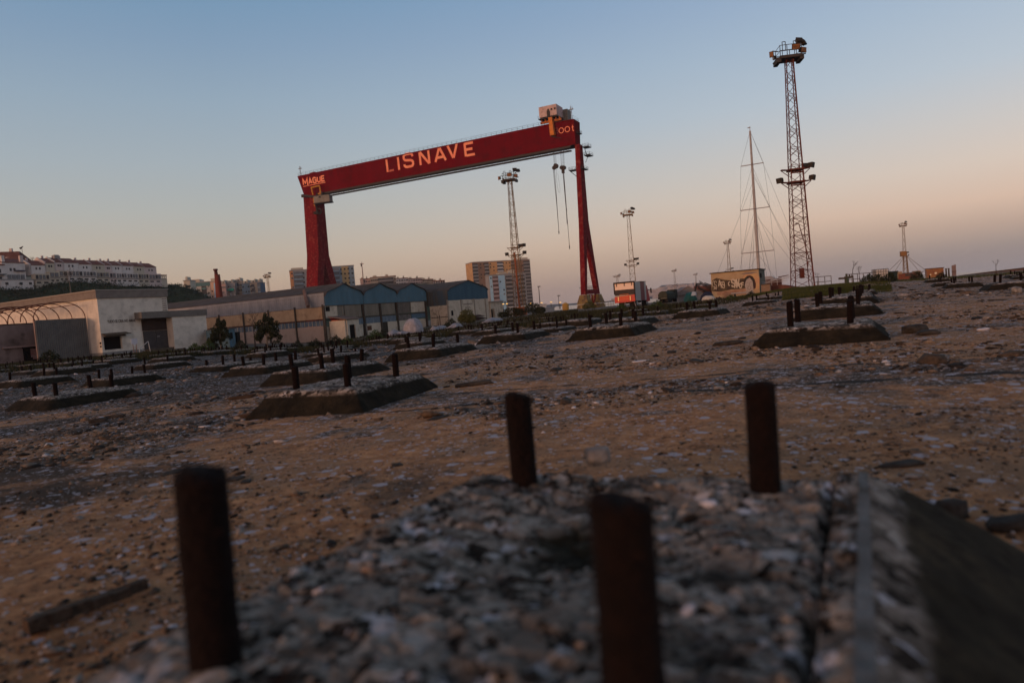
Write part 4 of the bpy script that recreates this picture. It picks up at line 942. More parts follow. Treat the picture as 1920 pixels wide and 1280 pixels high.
# corrugated metal screen and the pink outbuilding with the hoop frames
scr_far = hall_f.w((-2.2, -.25, 0)); sf = Fr(scr_far.x, scr_far.y, -1.05)
sl0 = solve(lambda t: sf.px((0, t, 2))[0], 70, -14, -1)
stop = at(153, 596.5, scr_far.y).z+1.05
scr = thing('corrugated_screen', 'tall grey corrugated metal wall standing beside the pale hall under the hoop frames', 'wall', sf.o, ANG)
def corrug(mb, p0, dirv, nrm, L, zb, zt, pitch=.22, dep=.035):
    """zigzag sheet from p0 along dirv; zt may be a function of distance"""
    p0 = Vector(p0); dirv = Vector(dirv); nrm = Vector(nrm); n = max(2, int(L/pitch)*2); k0 = len(mb.v)
    for i in range(n+1):
        t = L*i/n; off = dep if i % 2 else -dep; q = p0+dirv*t+nrm*off
        z1 = zt(t) if callable(zt) else zt; mb.v += [Vector((q.x, q.y, zb)), Vector((q.x, q.y, z1))]
    for i in range(n): a = k0+2*i; mb.f.append((a, a+2, a+3, a+1))
    # back skin so the sheet has thickness
    k1 = len(mb.v); e = nrm*-.09
    for z_, zz in ((p0+e, 0), (p0+dirv*L+e, L)): mb.v += [Vector((z_.x, z_.y, zb)), Vector((z_.x, z_.y, zt(zz) if callable(zt) else zt))]
    mb.f.append((k1, k1+1, k1+3, k1+2))
    return mb
cor_m = M('grey_corrugated', (.085, .085, .085), (.125, .125, .12), sc=.8, rough=.6)
mb = MB(); corrug(mb, (0, sl0, 0), (0, 1, 0), (1, 0, 0), -sl0, -1.2, stop, .25, .04); mb.build('cladding', cor_m, scr)
mb = MB(); mb.bx(-.35, -.1, sl0, sl0+.18, -1.2, stop); mb.bx(-.35, -.1, -.18, 0, -1.2, stop); mb.bx(-.35, -.1, sl0+.18, -.18, stop-.2, stop-.04); mb.build('frame', M('pinkish_render', (.22, .15, .13), (.3, .22, .2), sc=1), scr)
pk = M('stained_pink_render', (.15, .105, .095), (.24, .175, .16), sc=.55, rough=.95, stretch=(1, 1, .45), dirt=((.05, .035, .03), .6, .75))
of_ = Fr(*sf.w((-3.4, sl0+2.4, 0)).xy, -1.05); oh = at(64, 606.5, of_.o.y-1).z+1.05
out = thing('pink_outbuilding', 'stained pink flat-roofed outbuilding at the left edge, below the hoop frames', 'building', of_.o, ANG)
OLn = 15.0
dy_a = solve(lambda t: of_.px((0, t, 1))[0], 44, -14, 0)
mb = MB(); mb.bx(-7.5, 0, -OLn, dy_a, -1.2, oh); mb.bx(-7.5, 0, dy_a, 0.5, 2.0, oh); mb.bx(-7.5, -.8, dy_a, .5, -1.2, 2.0); mb.build('wall', pk, out)
mb = MB(); mb.bx(-.02, .3, dy_a-2.2, .5, 2.0, 2.18); mb.build('lintel_slab', M('pink_slab', (.30, .2, .18), rough=.9), out)
mb = MB(); mb.bx(-.75, -.4, dy_a+.3, .3, -1.2, 1.95); mb.build('doorway', blackm, out)
mb = MB(); mb.bx(-.35, -.3, dy_a+1.0, dy_a+2.4, .7, 1.75); mb.bx(-.35, -.25, dy_a+1.2, dy_a+2.6, .45, .7); mb.build('window', M('pinkish_window', (.28, .12, .12), (.35, .3, .3), sc=2), out)
mb = MB(); mb.tube((.1, dy_a-.1, 2), (.6, dy_a+1.1, -.6), .07, n=5); mb.build('fallen_post', blackm, out)
mb = MB(); mb.bx(-7.6, .06, -OLn, .5, oh, oh+.12); mb.build('roof_edge', M('roof_edge_dark', (.05, .035, .03)), out)
hoopm = M('rusty_hoop', (.12, .035, .02), (.07, .022, .015), sc=4)
def hoop_tunnel(label, fr, y0, y1, zb, rise, xs):
    t = thing('hoop_frame', label, 'frame', fr.o, ANG, 'rusty greenhouse hoop frames beside the hall'); R_ = (y1-y0)/2; cy = (y0+y1)/2
    for x in xs:
        mb = MB(); pts = [(x, cy-R_*cos(a), zb+rise*sin(a)**.85 if sin(a) > 1e-6 else zb) for a in np.linspace(0, pi, 19)]; mb.path(pts, .055, 5); mb.build('hoop', hoopm, t)
    mb = MB()
    for a in (pi*.28, pi*.5, pi*.72): mb.tube((xs[0], cy-R_*cos(a), zb+rise*sin(a)**.85), (xs[-1], cy-R_*cos(a), zb+rise*sin(a)**.85), .045, n=5)
    mb.build('purlin', hoopm, t)
hoop_tunnel('taller rusty hoop frame arching above the corrugated metal wall', sf, sl0, 0, stop-.05, 2.15, [-.2, -3.0, -5.8, -8.6, -11.4])
hoop_tunnel('lower rusty hoop frame arching above the pink outbuilding', of_, -5.8, 0, oh+.12, 2.0, [-.2, -3.0, -5.8, -7.4])

# ================================================================== BLUE GABLED SHEDS
blue_m = M('faded_blue_cladding', (.060, .130, .175), (.085, .170, .225), sc=.6, rough=.65, stretch=(1, 1, .25), dirt=((.10, .12, .13), 1.3, .35))
bluedk = M('deep_blue_cladding', (.030, .075, .115), (.045, .105, .15), sc=.8, rough=.65, stretch=(1, 1, .2))
cream = M('shed_cream', (.44, .38, .30), (.55, .48, .38), sc=.8, rough=.9, dirt=((.18, .15, .11), .9, .5))
ocre = M('ochre_panel', (.36, .25, .155), (.46, .33, .21), sc=.9, rough=.9, dirt=((.20, .12, .07), 1.0, .5))
tan = M('tan_corrugated', (.15, .135, .105), (.21, .19, .155), sc=.7, rough=.75, stretch=(1, 1, .3))
roofm = M('asbestos_roof', (.055, .046, .042), (.085, .073, .066), sc=.9, rough=.95, dirt=((.035, .035, .025), .5, .5))
greyb = M('grey_translucent_sheet', (.19, .20, .22), (.28, .29, .31), sc=.9, rough=.6, stretch=(1, 1, .25), dirt=((.30, .32, .36), 2.0, .3))
glz = M('dusty_blue_glazing', (.06, .10, .14), (.14, .19, .24), sc=1.4, rough=.35, stretch=(1, 1, .3))
postm = M('dark_post', (.045, .036, .03), (.08, .065, .05), sc=2)
ZG = -2.2
c0 = at(607, 548, 110)
shf = Fr(c0.x, c0.y, ZG)
z_blue = solve(lambda z: -shf.px((0, 0, z))[1], -573, 1, 9)
z_eave = solve(lambda z: -shf.px((0, 0, z))[1], -548, 1, 12)
v3 = solve(lambda t: shf.px((0, t, z_eave))[0], 799, 5, 60); bay = v3/3
zpk = solve(lambda z: -shf.px((0, bay*.5, z))[1], -531, 4, 14)
val = z_eave-.55
def gable(t, first=True, b=None, lo=None, pk_=None):
    b = b or bay; lo = val if lo is None else lo; pk_ = zpk if pk_ is None else pk_
    q = (t % b)/b if t < b*2.9999 else (t-b*2)/b if t <= b*3+1e-6 else 0
    if t >= b*3-1e-6: q = 1.0
    q = q if q <= .5 else 1-q
    return lo+(pk_-lo)*np.interp(q, [0, .04, .12, .24, .36, .45, .5], [0, .26, .42, .56, .74, .92, 1])
shed = thing('gabled_shed', 'long derelict shed with three blue bell-shaped gables and a dark roof', 'building', shf.o, ANG, None)
SL = 62.0
sd_ = shed
# gables
for k in range(3):
    mb = MB(); corrug(mb, (0, bay*k+.06, 0), (0, 1, 0), (1, 0, 0), bay-.12, z_blue, (lambda t, k=k: gable(bay*k+.06+t)), .3, .03); mb.build('gable', blue_m, shed)
# roof: swept along -u
mb = MB(); ts = np.linspace(0, v3, 61); k0 = 0
prof = [(t, gable(t)+.06) for t in ts]
n = len(prof)
for x in (.25, -SL):
    for t, z in prof: mb.v.append(Vector((x, t, z)))
for i in range(n-1): mb.f.append((i, i+1, n+i+1, n+i))
for x in (.25, -SL):
    for t, z in prof: mb.v.append(Vector((x, t, z-.14)))
for i in range(n-1): mb.f.append((2*n+i, 3*n+i, 3*n+i+1, 2*n+i+1)); mb.f.append((i, 2*n+i, 2*n+i+1, i+1))
mb.build('roof', roofm, shed)
mb = MB(); mb.bx(-SL, -.4, .35, .6, z_eave-.35, z_eave-.05); mb.build('gutter', M('pinkish_gutter', (.26, .2, .18)), shed)
# the -v side: grey sheets, ochre panels, rail, glazing, base
zz = lambda py, px=600: solve(lambda z: -shf.px((-1, 0, z))[1], -py, -3, 12)
zo = zz(575); zr = zz(598); zg2 = zz(611)
mb = MB(); corrug(mb, (-SL, 0, 0), (1, 0, 0), (0, -1, 0), SL-.1, zo, z_eave-.1, .45, .035); mb.build('cladding', greyb, shed)
for k in range(10):
    x1 = -.6-k*6.1; mb = MB(); mb.bx(x1-5.95, x1, .02, .12, zr, zo-.05); mb.build('wall_panel', ocre, shed)
mb = MB(); mb.bx(-SL, -.1, -.04, .1, zr-.22, zr-.02); mb.build('rail', M('dark_red_rail', (.10, .03, .02), (.06, .025, .02), sc=1), shed)
for k in range(10):
    x1 = -.6-k*6.1; mb = MB(); mb.bx(x1-5.9, x1-.1, .06, .12, zg2, zr-.25); f1 = mb.build('window', glz, shed)
    m2 = MB()
    for j in range(1, 7): m2.bx(x1-5.9+j*.84, x1-5.84+j*.84, 0.0, .05, zg2, zr-.26)
    m2.build('glazing_bar', cream, f1)
mb = MB(); mb.bx(-SL, -.1, 0, .15, -1, zg2-.02); mb.build('base_wall', M('pink_base', (.36, .27, .22), (.44, .34, .28), sc=.8, dirt=((.2, .15, .12), .8, .5)), shed)
for k in range(11):
    x = -.45-k*6.1; mb = MB(); mb.bx(x-.15, x+.12, -.18, -.05, -1, zo+.3); mb.build('column', postm, shed)
# broken duct leaning on the side
dk_ = Vector((solve(lambda t: shf.px((t, -1, z_eave))[0], 558, -40, 0), -1.0, 0)); mb = MB(); mb.tube((dk_.x, .6, z_eave+.6), (dk_.x+2.2, -1.2, zo+.2), .33, n=8); mb.build('broken_duct', M('brown_duct', (.13, .08, .065), (.2, .13, .11), sc=1.5), shed)
# the front (+u) side below the gables
def fy(px, z=3.5): return solve(lambda t: shf.px((0, t, z))[0], px, -1, 60)
zc = lambda px, py: solve(lambda z: -shf.px((0, fy(px), z))[1], -py, -4, 14)
zm = zc(640, 595); zl = zc(700, 603); zt_ = z_blue-.06
def panel(name, pxa, pxb, z0, z1, m, cor=False, off=0.0):
    a, b = fy(pxa), fy(pxb); mb = MB()
    if cor: corrug(mb, (off, a, 0), (0, 1, 0), (1, 0, 0), b-a, z0, z1, .5, .05)
    else: mb.bx(off-.12, off, a, b, z0, z1)
    return mb.build(name, m, shed)
panel('wall_panel', 609, 634, zm, zt_, cream); panel('wall_panel', 634.3, 648, zm, zt_, tan, True, -.1); panel('cladding', 648, 679.5, zm-.1, zt_, tan, True)
panel('cladding', 682, 712, zm-.05, zt_, tan, True); panel('cladding', 714, 742, zm-.05, zt_, tan, True); panel('cladding', 745, 771, zm, zt_, M('brown_corrugated', (.11, .095, .078), (.15, .13, .11), sc=1), True); panel('wall_panel', 772, 797, zm, zt_, cream)
mb = MB(); mb.bx(-.02, .06, fy(612.5), fy(620), zm+1.15, zt_-.1); mb.build('opening', blackm, shed)
mb = MB(); mb.bx(-.1, .1, 0, v3, zm-.28, zm-.11); mb.bx(-.1, .08, 0, v3, zt_-.02, zt_+.05); mb.build('rail', postm, shed)
panel('window', 672, 681.5, zl-.2, zm-.3, glz); panel('window', 686, 742, zl-.2, zm-.3, glz); panel('window', 772, 797, zl+.05, zm-.3, M('bright_blue_pane', (.05, .12, .2), (.13, .18, .22), sc=2)); panel('window', 746, 770, zl-.3, zm-.3, M('grimy_pane', (.07, .065, .06), (.2, .18, .17), sc=2))
for a, b in ((609, 679), (687, 714.5), (726, 744), (747, 797)): panel('wall', a, b, -1, zl-.22, cream)
panel('doorway', 716, 725.5, -.8, zl-.2, M('brown_gap', (.035, .028, .02)))
for px in (608, 681.5, 713.5, 744.5, 798.5):
    a = fy(px); mb = MB(); mb.bx(-.1, .28, a-.13, a+.13, -1, z_blue); mb.build('column', postm, shed)
# small lean-to hut at the shed corner
hf_ = Fr(*shf.w((3.8, .2, 0)).xy, ZG+.25)
hut = thing('lean_to_hut', 'low whitewashed hut with dark doorway leaning against the shed corner', 'building', hf_.o, ANG)
hy1 = solve(lambda t: hf_.px((0, t, 1))[0], 673, 1, 20); hh = solve(lambda z: -hf_.px((0, 2, z))[1], -599, 0, 8)
mb = MB(); mb.bx(-.2, 0, 2.2, hy1, -1, hh); mb.bx(-.2, 0, .3, .8, -1, hh); mb.bx(-.2, 0, .8, 2.2, 2.3, hh); mb.bx(-3.4, -.2, .0, .25, -1, hh); mb.bx(-3.4, 0, hy1, hy1+.2, -1, hh); mb.build('wall', M('whitewash', (.42, .39, .32), (.5, .46, .39), sc=1, dirt=((.25, .21, .16), 1.1, .5)), hut)
mb = MB(); mb.box((-3.5, -.2, hh+.7), (3.8, 0, -.6), (0, hy1+.6, 0), (0, 0, .12)); mb.build('roof', M('hut_roof', (.14, .10, .085), (.2, .14, .12), sc=1.2), hut)
mb = MB(); mb.bx(-1.2, -.25, .7, 2.4, -1, 2.5); mb.build('doorway', blackm, hut)
mb = MB(); mb.bx(-.05, .04, 5.2, 6.2, 1.1, 1.85); mb.build('window', M('brown_shutter', (.08, .035, .02)), hut)

# second shed with one gable, cream front and faded sign
c1 = shf.w((0, v3, 0)); s1 = solve(lambda t: shf.px((t, v3+.1, z_eave))[0], 838.5, 0, 14)
g2 = Fr(*shf.w((s1, v3+.12, 0)).xy, ZG+.5)
z2b = solve(lambda z: -g2.px((0, 0, z))[1], -563, 1, 9); z2e = solve(lambda z: -g2.px((0, 0, z))[1], -542, 1, 12)
v2 = solve(lambda t: g2.px((0, t, z2e))[0], 914, 3, 40); z2p = solve(lambda z: -g2.px((0, v2*.47, z))[1], -525.5, 3, 14)
sh2 = thing('workshop_shed', 'shed with a single deep blue gable over a cream front with faded painted words', 'building', g2.o, ANG)
gab2 = lambda t: z2e-.3+(z2p-z2e+.3)*np.interp((t/v2 if t/v2 <= .5 else 1-t/v2), [0, .06, .2, .36, .5], [0, .28, .5, .78, 1])
mb = MB(); corrug(mb, (0, .05, 0), (0, 1, 0), (1, 0, 0), v2-.1, z2b, gab2, .35, .03); mb.build('gable', bluedk, sh2)
mb = MB(); ts = np.linspace(0, v2, 31); n = len(ts); S2 = 60
for x in (.2, -S2):
    for t in ts: mb.v.append(Vector((x, t, gab2(t)+.06)))
for x in (.2, -S2):
    for t in ts: mb.v.append(Vector((x, t, gab2(t)-.08)))
for i in range(n-1): mb.f += [(i, i+1, n+i+1, n+i), (2*n+i, 3*n+i, 3*n+i+1, 2*n+i+1), (i, 2*n+i, 2*n+i+1, i+1)]
mb.build('roof', roofm, sh2)
mb = MB(); mb.bx(-.15, 0, .05, v2, -1.5, z2b-.04); wl2 = mb.build('wall', cream, sh2)
mb = MB(); mb.bx(-s1+.4, -.16, 0, .15, -1.5, z2b-.9); mb.build('side_wall', cream, sh2)
mb = MB(); corrug(mb, (-S2+.5, 0, 0), (1, 0, 0), (0, -1, 0), S2-.6, z2b-.85, z2e-.2, .6, .04); mb.build('cladding', M('patchy_blue_brown', (.05, .085, .115), (.10, .075, .045), sc=.5, stretch=(1, 1, .15)), sh2)
def g2y(px, z=2.5): return solve(lambda t: g2.px((0, t, z))[0], px, -2, 40)
for px in (840, 865.5, 890.5, 911): a = g2y(px); mb = MB(); mb.bx(0, .12, a-.12, a+.12, -1.5, z2b+.1); mb.build('pilaster', M('pilaster_grey', (.26, .23, .19)), sh2)
mb = MB(); a = g2y(848); mb.bx(-.02, .04, a-.35, a+.35, 2.1, 3.1); mb.build('window', blackm, sh2)
sgc = (g2y(866)+g2y(890))/2; sw = g2y(886)-g2y(868)
for (tx, zz_, wk, hgt) in (('CONSTRUÇÃO', z2b-.95, 1.0, .42), ('NAVAL', z2b-1.65, .62, .42), ('N.17', z2b-2.4, .45, .6)):
    put_text(tx, hgt, M('faded_sign_paint', (.17, .14, .12)), sh2, (.012, sgc, zz_), (0, 1, 0), (0, 0, 1), .01, .01, 'painted_words', sw*wk)
mb = MB(); a, b = g2y(868), g2y(898); mb.box((0, a, 1.75), (1.3, 0, -.3), (0, b-a, .0), (0, 0, .1)); mb.box((0, a+2.5, 1.2), (1.3, 0, -.3), (0, b-a-1.5, 0), (0, 0, .1)); mb.build('awning', M('awning_maroon', (.06, .025, .02)), sh2)
mb = MB(); a = g2y(822); mb.bx(-s1+.6, -.3, -.06, -.01, 1.9, 2.05); mb.bx(-2.4, -2.25, -.07, -.01, -1, 2.4); mb.build('pipe', postm, sh2)
# annex at its right
an = Fr(*g2.w((.3, v2+.15, 0)).xy, ZG+1.05); ay = solve(lambda t: an.px((0, t, 2))[0], 943, 1, 20); ah = solve(lambda z: -an.px((0, 2, z))[1], -567, 1, 7)
ann = thing('flat_annex', 'small cream flat-roofed annex with tall dark doorway at the right end of the sheds', 'building', an.o, ANG)
d0 = solve(lambda t: an.px((0, t, 1))[0], 921.5, 0, 10); d1 = solve(lambda t: an.px((0, t, 1))[0], 928, 0, 10)
mb = MB(); mb.bx(-6, 0, 0, d0, -1.5, ah); mb.bx(-6, 0, d1, ay, -1.5, ah); mb.bx(-6, 0, d0, d1, 2.25, ah); mb.build('wall', cream, ann)
mb = MB(); mb.bx(-6.1, .25, -.1, ay+.2, ah, ah+.3); mb.build('roof', M('annex_roof', (.25, .22, .18)), ann)
mb = MB(); mb.bx(-.8, -.5, d0, d1, -1.5, 2.25); mb.build('doorway', blackm, ann)
# blue cabin half hidden by trees
bc = at(432, 640, 96); bf = Fr(bc.x, bc.y, gz(bc.x, bc.y)+.1)
cabn = thing('blue_cabin', 'small faded blue cabin with dark window between the two trees', 'cabin', bf.o, ANG+.6)
mb = MB(); mb.bx(-3, 0, -.5, 2.6, -.5, 2.5); mb.build('wall', M('faded_blue_paint', (.07, .13, .17), (.11, .19, .24), sc=1.2, dirt=((.05, .06, .06), 1, .5)), cabn)
mb = MB(); mb.bx(-3.2, .2, -.7, 2.8, 2.5, 2.62); mb.build('roof', M('cabin_roof', (.10, .11, .11)), cabn)
mb = MB(); mb.bx(0, .04, .1, 1.3, 1.1, 2.0); mb.build('window', blackm, cabn)
mb = MB(); mb.bx(-2.4, -.8, -.54, -.5, 1.0, 2.0); mb.build('window', blackm, cabn)
mb = MB(); mb.bx(-1.6, .2, 2.85, 4.4, -.5, 2.0); mb.build('lean_to', blackm, cabn)
# white wrapped heaps
tarp = M('white_tarpaulin', (.20, .195, .21), (.31, .30, .33), sc=2.2, rough=.6, bump=.3, bsc=4)
def heap(name, label, cat, px, py, Y, sx, sy, sz, mat, seed=0, group=None, lob=.25, z=None):
    p = at(px, py, Y); n1, n2 = 72, 28; v = []
    for j in range(n2+1):
        ph = pi/2*j/n2
        for i in range(n1):
            th = 2*pi*i/n1; r_ = cos(ph)**.7; nn = 1+lob*float(fbm(np.array(2+1.7*cos(th)+seed*5.1), np.array(2+1.7*sin(th)+2*sin(ph)), seed, 4))*2
            nn += .10*float(fbm(np.array(9*cos(th)+seed), np.array(9*sin(th)+6*ph), seed+8, 3)); v.append((sx*r_*cos(th)*nn, sy*r_*sin(th)*nn, sz*sin(ph)**(1.0+lob*.9)*(1+lob*1.1*float(fbm(np.array(3+1.3*cos(th)*r_+seed), np.array(3+1.3*sin(th)*r_), seed+4, 3))*2)-.15))
    f = [(j*n1+i, j*n1+(i+1) % n1, (j+1)*n1+(i+1) % n1, (j+1)*n1+i) for j in range(n2) for i in range(n1)]
    o = npmesh(name, v, f, mat, None, True); o.location = (p.x, p.y, gz(p.x, p.y)-.12 if z is None else z); o.rotation_euler = (0, 0, ANG+pi/2)
    return tag(o, label, cat, group)
gp = 'white tarpaulin-wrapped heaps before the sheds'
heap('tarpaulin_heap', 'tallest round white tarpaulin-wrapped heap before the blue gables', 'heap', 775, 618, 93, 1.55, 1.4, 2.3, tarp, 1, gp, .12)
heap('tarpaulin_heap', 'low crumpled white heap leaning against the left of the tallest one', 'heap', 746, 622, 91, 2.1, 1.2, 1.0, tarp, 2, gp, .9)
heap('tarpaulin_heap', 'small white wrapped pair of lumps right of the tallest heap', 'heap', 818, 612, 92, 1.9, 1.1, .85, tarp, 3, gp, .95)
heap('tarpaulin_heap', 'small rounded white wrapped heap below the workshop side wall', 'heap', 853, 608, 92, 1.5, 1.1, .72, tarp, 4, gp, .6)
heap('tarpaulin_heap', 'long low white wrapped boat shape before the flat annex', 'heap', 925, 603, 95, 3.0, 1.4, .72, tarp, 5, gp, .35)

# ================================================================== FLOODLIGHT MASTS
mast_red = M('mast_rust_red', (.068, .018, .012), (.125, .034, .020), sc=2, rough=.8)
mast_och = M('mast_ochre', (.13, .085, .045), (.20, .125, .06), sc=2, rough=.8)
lampm = M('floodlight_housing', (.02, .018, .016), (.05, .04, .03), sc=3, rough=.7)
glassm = M('floodlight_rusty_glass', (.28, .11, .03), (.10, .06, .035), sc=2, rough=.5)
def mast(label, x, y, H=31, mat=mast_red, detail=True, group='lattice floodlight masts', rz=.0, wb=2.35, wt=.85, z=None, mid=.43, base=None):
    z0 = gz(x, y) if z is None else z
    t = thing('floodlight_mast', label, 'light mast', (x, y, z0), ANG+rz, group); kids = []
    hw = lambda q: (wb+(wt-wb)*min(1, q*1.05)**.8)/2
    NS = 26 if detail else 16
    legr = .062
    for sx, sy in ((-1, -1), (1, -1), (1, 1), (-1, 1)):
        mb = MB()
        for k in range(NS): a, b = k/NS, (k+1)/NS; mb.tube((sx*hw(a), sy*hw(a), a*(H-1)), (sx*hw(b), sy*hw(b), b*(H-1)), legr*(1.6 if sx > 0 and sy < 0 else 1.0), n=5, cap=False)
        kids.append(mb.build('leg', mat, t))
    mb = MB()
    for k in range(NS):
        a, b = k/NS, (k+1)/NS; ha, hb = hw(a), hw(b); za, zb_ = a*(H-1), b*(H-1)
        c = [(-1, -1), (1, -1), (1, 1), (-1, 1)]
        for i in range(4):
            p, q = c[i], c[(i+1) % 4]
            if k % 2: p, q = q, p
            mb.tube((p[0]*ha, p[1]*ha, za), (q[0]*hb, q[1]*hb, zb_), .033, n=4, cap=False)
            if k % 2 == 0: mb.tube((p[0]*ha, p[1]*ha, za), (q[0]*ha, q[1]*ha, za), .03, n=4, cap=False)
            elif detail: mb.tube((q[0]*ha, q[1]*ha, za), (p[0]*hb, p[1]*hb, zb_), .025, n=4, cap=False)
    kids.append(mb.build('bracing', mat, t))
    # head platform with railing
    mb = MB(); mb.bx(-1.3, 1.3, -1.1, 1.1, H-1.1, H-.75); mb.bx(-1.7, -1.2, -1.0, 1.0, H-1.5, H-.9); mb.bx(1.1, 1.6, -1.0, 1.0, H-1.4, H-.9)
    for x_ in (-1.3, -.45, .45, 1.3):
        for y_ in (-1.1, 1.1): mb.tube((x_, y_, H-.8), (x_, y_, H+.5), .045, n=4)
    for zz_ in (-.15, .5):
        for (p, q) in (((-1.3, -1.1), (1.3, -1.1)), ((1.3, -1.1), (1.3, 1.1)), ((1.3, 1.1), (-1.3, 1.1)), ((-1.3, 1.1), (-1.3, -1.1))): mb.tube((*p, H+zz_), (*q, H+zz_), .04, n=4)
    for (x_, zz_) in ((-1.0, .9), (.35, .85)): 
        for d_ in (0, .38): mb.tube((x_+d_, -1.1, H-.1), (x_+d_, -1.1, H+zz_), .045, n=4)
        mb.tube((x_, -1.1, H+zz_), (x_+.38, -1.1, H+zz_), .045, n=4)
    for (p, q) in (((-1.3, 0, H+.1), (-2.0, -.3, H+.15)), ((-1.3, 0, H-.7), (-2.0, -.2, H-.9)), ((-1.3, .4, H-1.0), (-1.9, .4, H-1.2)), ((1.3, 0, H-.5), (2.1, 0, H-.55)), ((1.3, 0, H+.4), (1.9, 0, H+.8))): mb.tube(p, q, .07, n=5)
    kids.append(mb.build('head_platform', mat if not detail else steel_dk, t))
    def flood(cx_, cy_, cz_, w_, h_, d_, yaw, pit, m):
        mb = MB(); Rm = Matrix.Rotation(yaw, 3, 'Z') @ Matrix.Rotation(pit, 3, 'X'); c_ = Vector((cx_, cy_, cz_))
        P = lambda a, b, c: c_+Rm @ Vector((a, b, c))
        mb.hexa([P(-w_*.35, d_*.5, -h_*.35), P(w_*.35, d_*.5, -h_*.35), P(w_*.35, d_*.5, h_*.35), P(-w_*.35, d_*.5, h_*.35)][::-1], [P(-w_/2, -d_*.5, -h_/2), P(w_/2, -d_*.5, -h_/2), P(w_/2, -d_*.5, h_/2), P(-w_/2, -d_*.5, h_/2)][::-1])
        o = mb.build('floodlight', lampm, t); kids_g = []
        m2 = MB(); m2.hexa([P(-w_*.42, -d_*.5-.01, -h_*.42), P(w_*.42, -d_*.5-.01, -h_*.42), P(w_*.42, -d_*.5-.01, h_*.42), P(-w_*.42, -d_*.5-.01, h_*.42)], [P(-w_*.4, -d_*.5-.05, -h_*.4), P(w_*.4, -d_*.5-.05, -h_*.4), P(w_*.4, -d_*.5-.05, h_*.4), P(-w_*.4, -d_*.5-.05, h_*.4)])
        kids_g.append(m2.build('glass', m, o)); kids.append((o, kids_g))
    for a_ in ((.55, -1.5, H-.05, 1.25, .85, .5, .1, .25, glassm), (1.75, -.7, H-.35, 1.15, .75, .6, .6, .1, glassm), (1.55, -.2, H+1.25, 1.1, .8, .6, .4, -.5, lampm), (2.3, .2, H+1.05, 1.0, .75, .55, 1.0, -.4, lampm), (-2.55, -.4, H-.35, .6, .85, .5, -.5, .1, glassm), (-1.9, .5, H-.5, .55, .55, .4, -1.4, .2, M('pale_lamp', (.3, .33, .33), rough=.4))):
        flood(a_[0]*.84, a_[1], H+(a_[2]-H)*.85, *[q*.86 for q in a_[3:6]], *a_[6:])
    zm_ = H*mid+1.2; 
    for zq, arms in ((zm_+1.0, ((-1, 0), (1, 1))), (zm_-.6, ((-1, 1), (1, 1)))):
        h_ = hw(zq/H)+.1; mb = MB(); mb.bx(-h_-.1, h_+.1, -h_-.1, h_+.1, zq-.12, zq+.05); mb.bx(-h_, h_, -h_, -h_+.15, zq-.55, zq-.4)
        for sx, lamp in arms:
            e_ = h_+.95; mb.tube((sx*h_, -.3, zq), (sx*e_, -.3, zq+.1), .06, n=4); mb.tube((sx*h_, .3, zq), (sx*e_, .3, zq+.1), .06, n=4); mb.tube((sx*h_, 0, zq-.8), (sx*e_, 0, zq), .05, n=4); mb.tube((sx*e_, -.3, zq+.1), (sx*e_, .3, zq+.1), .06, n=4)
        kids.append(mb.build('arm_platform', mat, t))
        for sx, lamp in arms:
            if lamp: flood(sx*(h_+1.1), 0, zq+.42, .8, .7, .6, sx*.9, .2, lampm)
        if arms[0][1] == 0: flood(h_+.35, 0, zq+.36, .9, .55, .5, .3, -.3, lampm)
    if detail:
        mb = MB(); zc_ = H*.27
        mb.path([(-.8, -1.0, zc_), (-.3, -1.1, zc_), (.7, -1.15, zc_-4.6), (1.0, -1.15, zc_-4.7)], .055, 4); mb.bx(-.25, .25, -.3, .2, 1.2, 2.5); mb.path([(1.1, -1.1, 3.2), (.5, -1.2, 3.3), (.5, -1.2, 2.6)], .05, 4); kids.append(mb.build('cable_pipe', mast_red, t))
    if base:
        mb = MB(); mb.bx(-wb/2-.1, wb/2+.1, -wb/2-.1, wb/2+.1, 0, base); mb.tube((.1, -wb*.3, base), (-.1, -.5, base+12), .2, n=6); kids.append(mb.build('base_housing', M('orange_rust_base', (.32, .09, .03), (.18, .07, .04), sc=1), t))
    return t, kids
bt = at(1505, 541, 89)
mast('tallest rust-red lattice floodlight mast rising over the right of the yard', bt.x, bt.y, at(1473, 97, 89).z-gz(bt.x, bt.y), mast_red, rz=.35)
b2 = at(976, 590, 150); m2_, k2_ = mast('rusty lattice floodlight mast standing in front of the large ochre apartment tower', b2.x, b2.y, 31.2, mast_och, rz=.2, base=2.6, z=-1.6)
b3 = at(1190, 573, 225); _m, kk = mast('ochre lattice floodlight mast rising behind the red and silver truck', b3.x, b3.y, 31.5, mast_och, False, rz=.3, z=-2.3)
for (px, py, Y, lb, hz_) in ((1361, 453, 385, 'distant lattice floodlight mast rising behind the graffiti building', -2.3), (1261, 507, 600, 'distant slim floodlight mast above the dark green army truck', -2.3), (1301, 514, 680, 'distant small floodlight mast above the tangled metal frames', -2.3),
                       (1690, 420, 385, 'distant guyed mast at the right above the deck machinery hut', -2.3), (497, 516, 385, 'distant floodlight mast above the long shed roof at the left', None), (1154, 517, 330, 'short stub of a floodlight mast showing just above the truck roof', None), (1086, 539, 900, 'tiny far floodlight mast beside the slender crane leg', -2.3)):
    p = at(px+ (4 if px < 600 else 3), py, Y); c_ = copy_thing(_m, kk, (p.x, p.y, -2.3), label=lb); ht = p.z+2.3; c_.scale = (1 if ht > 20 else .8,)*2+(ht/31.5,)
    if hz_ is None and px == 497: pass
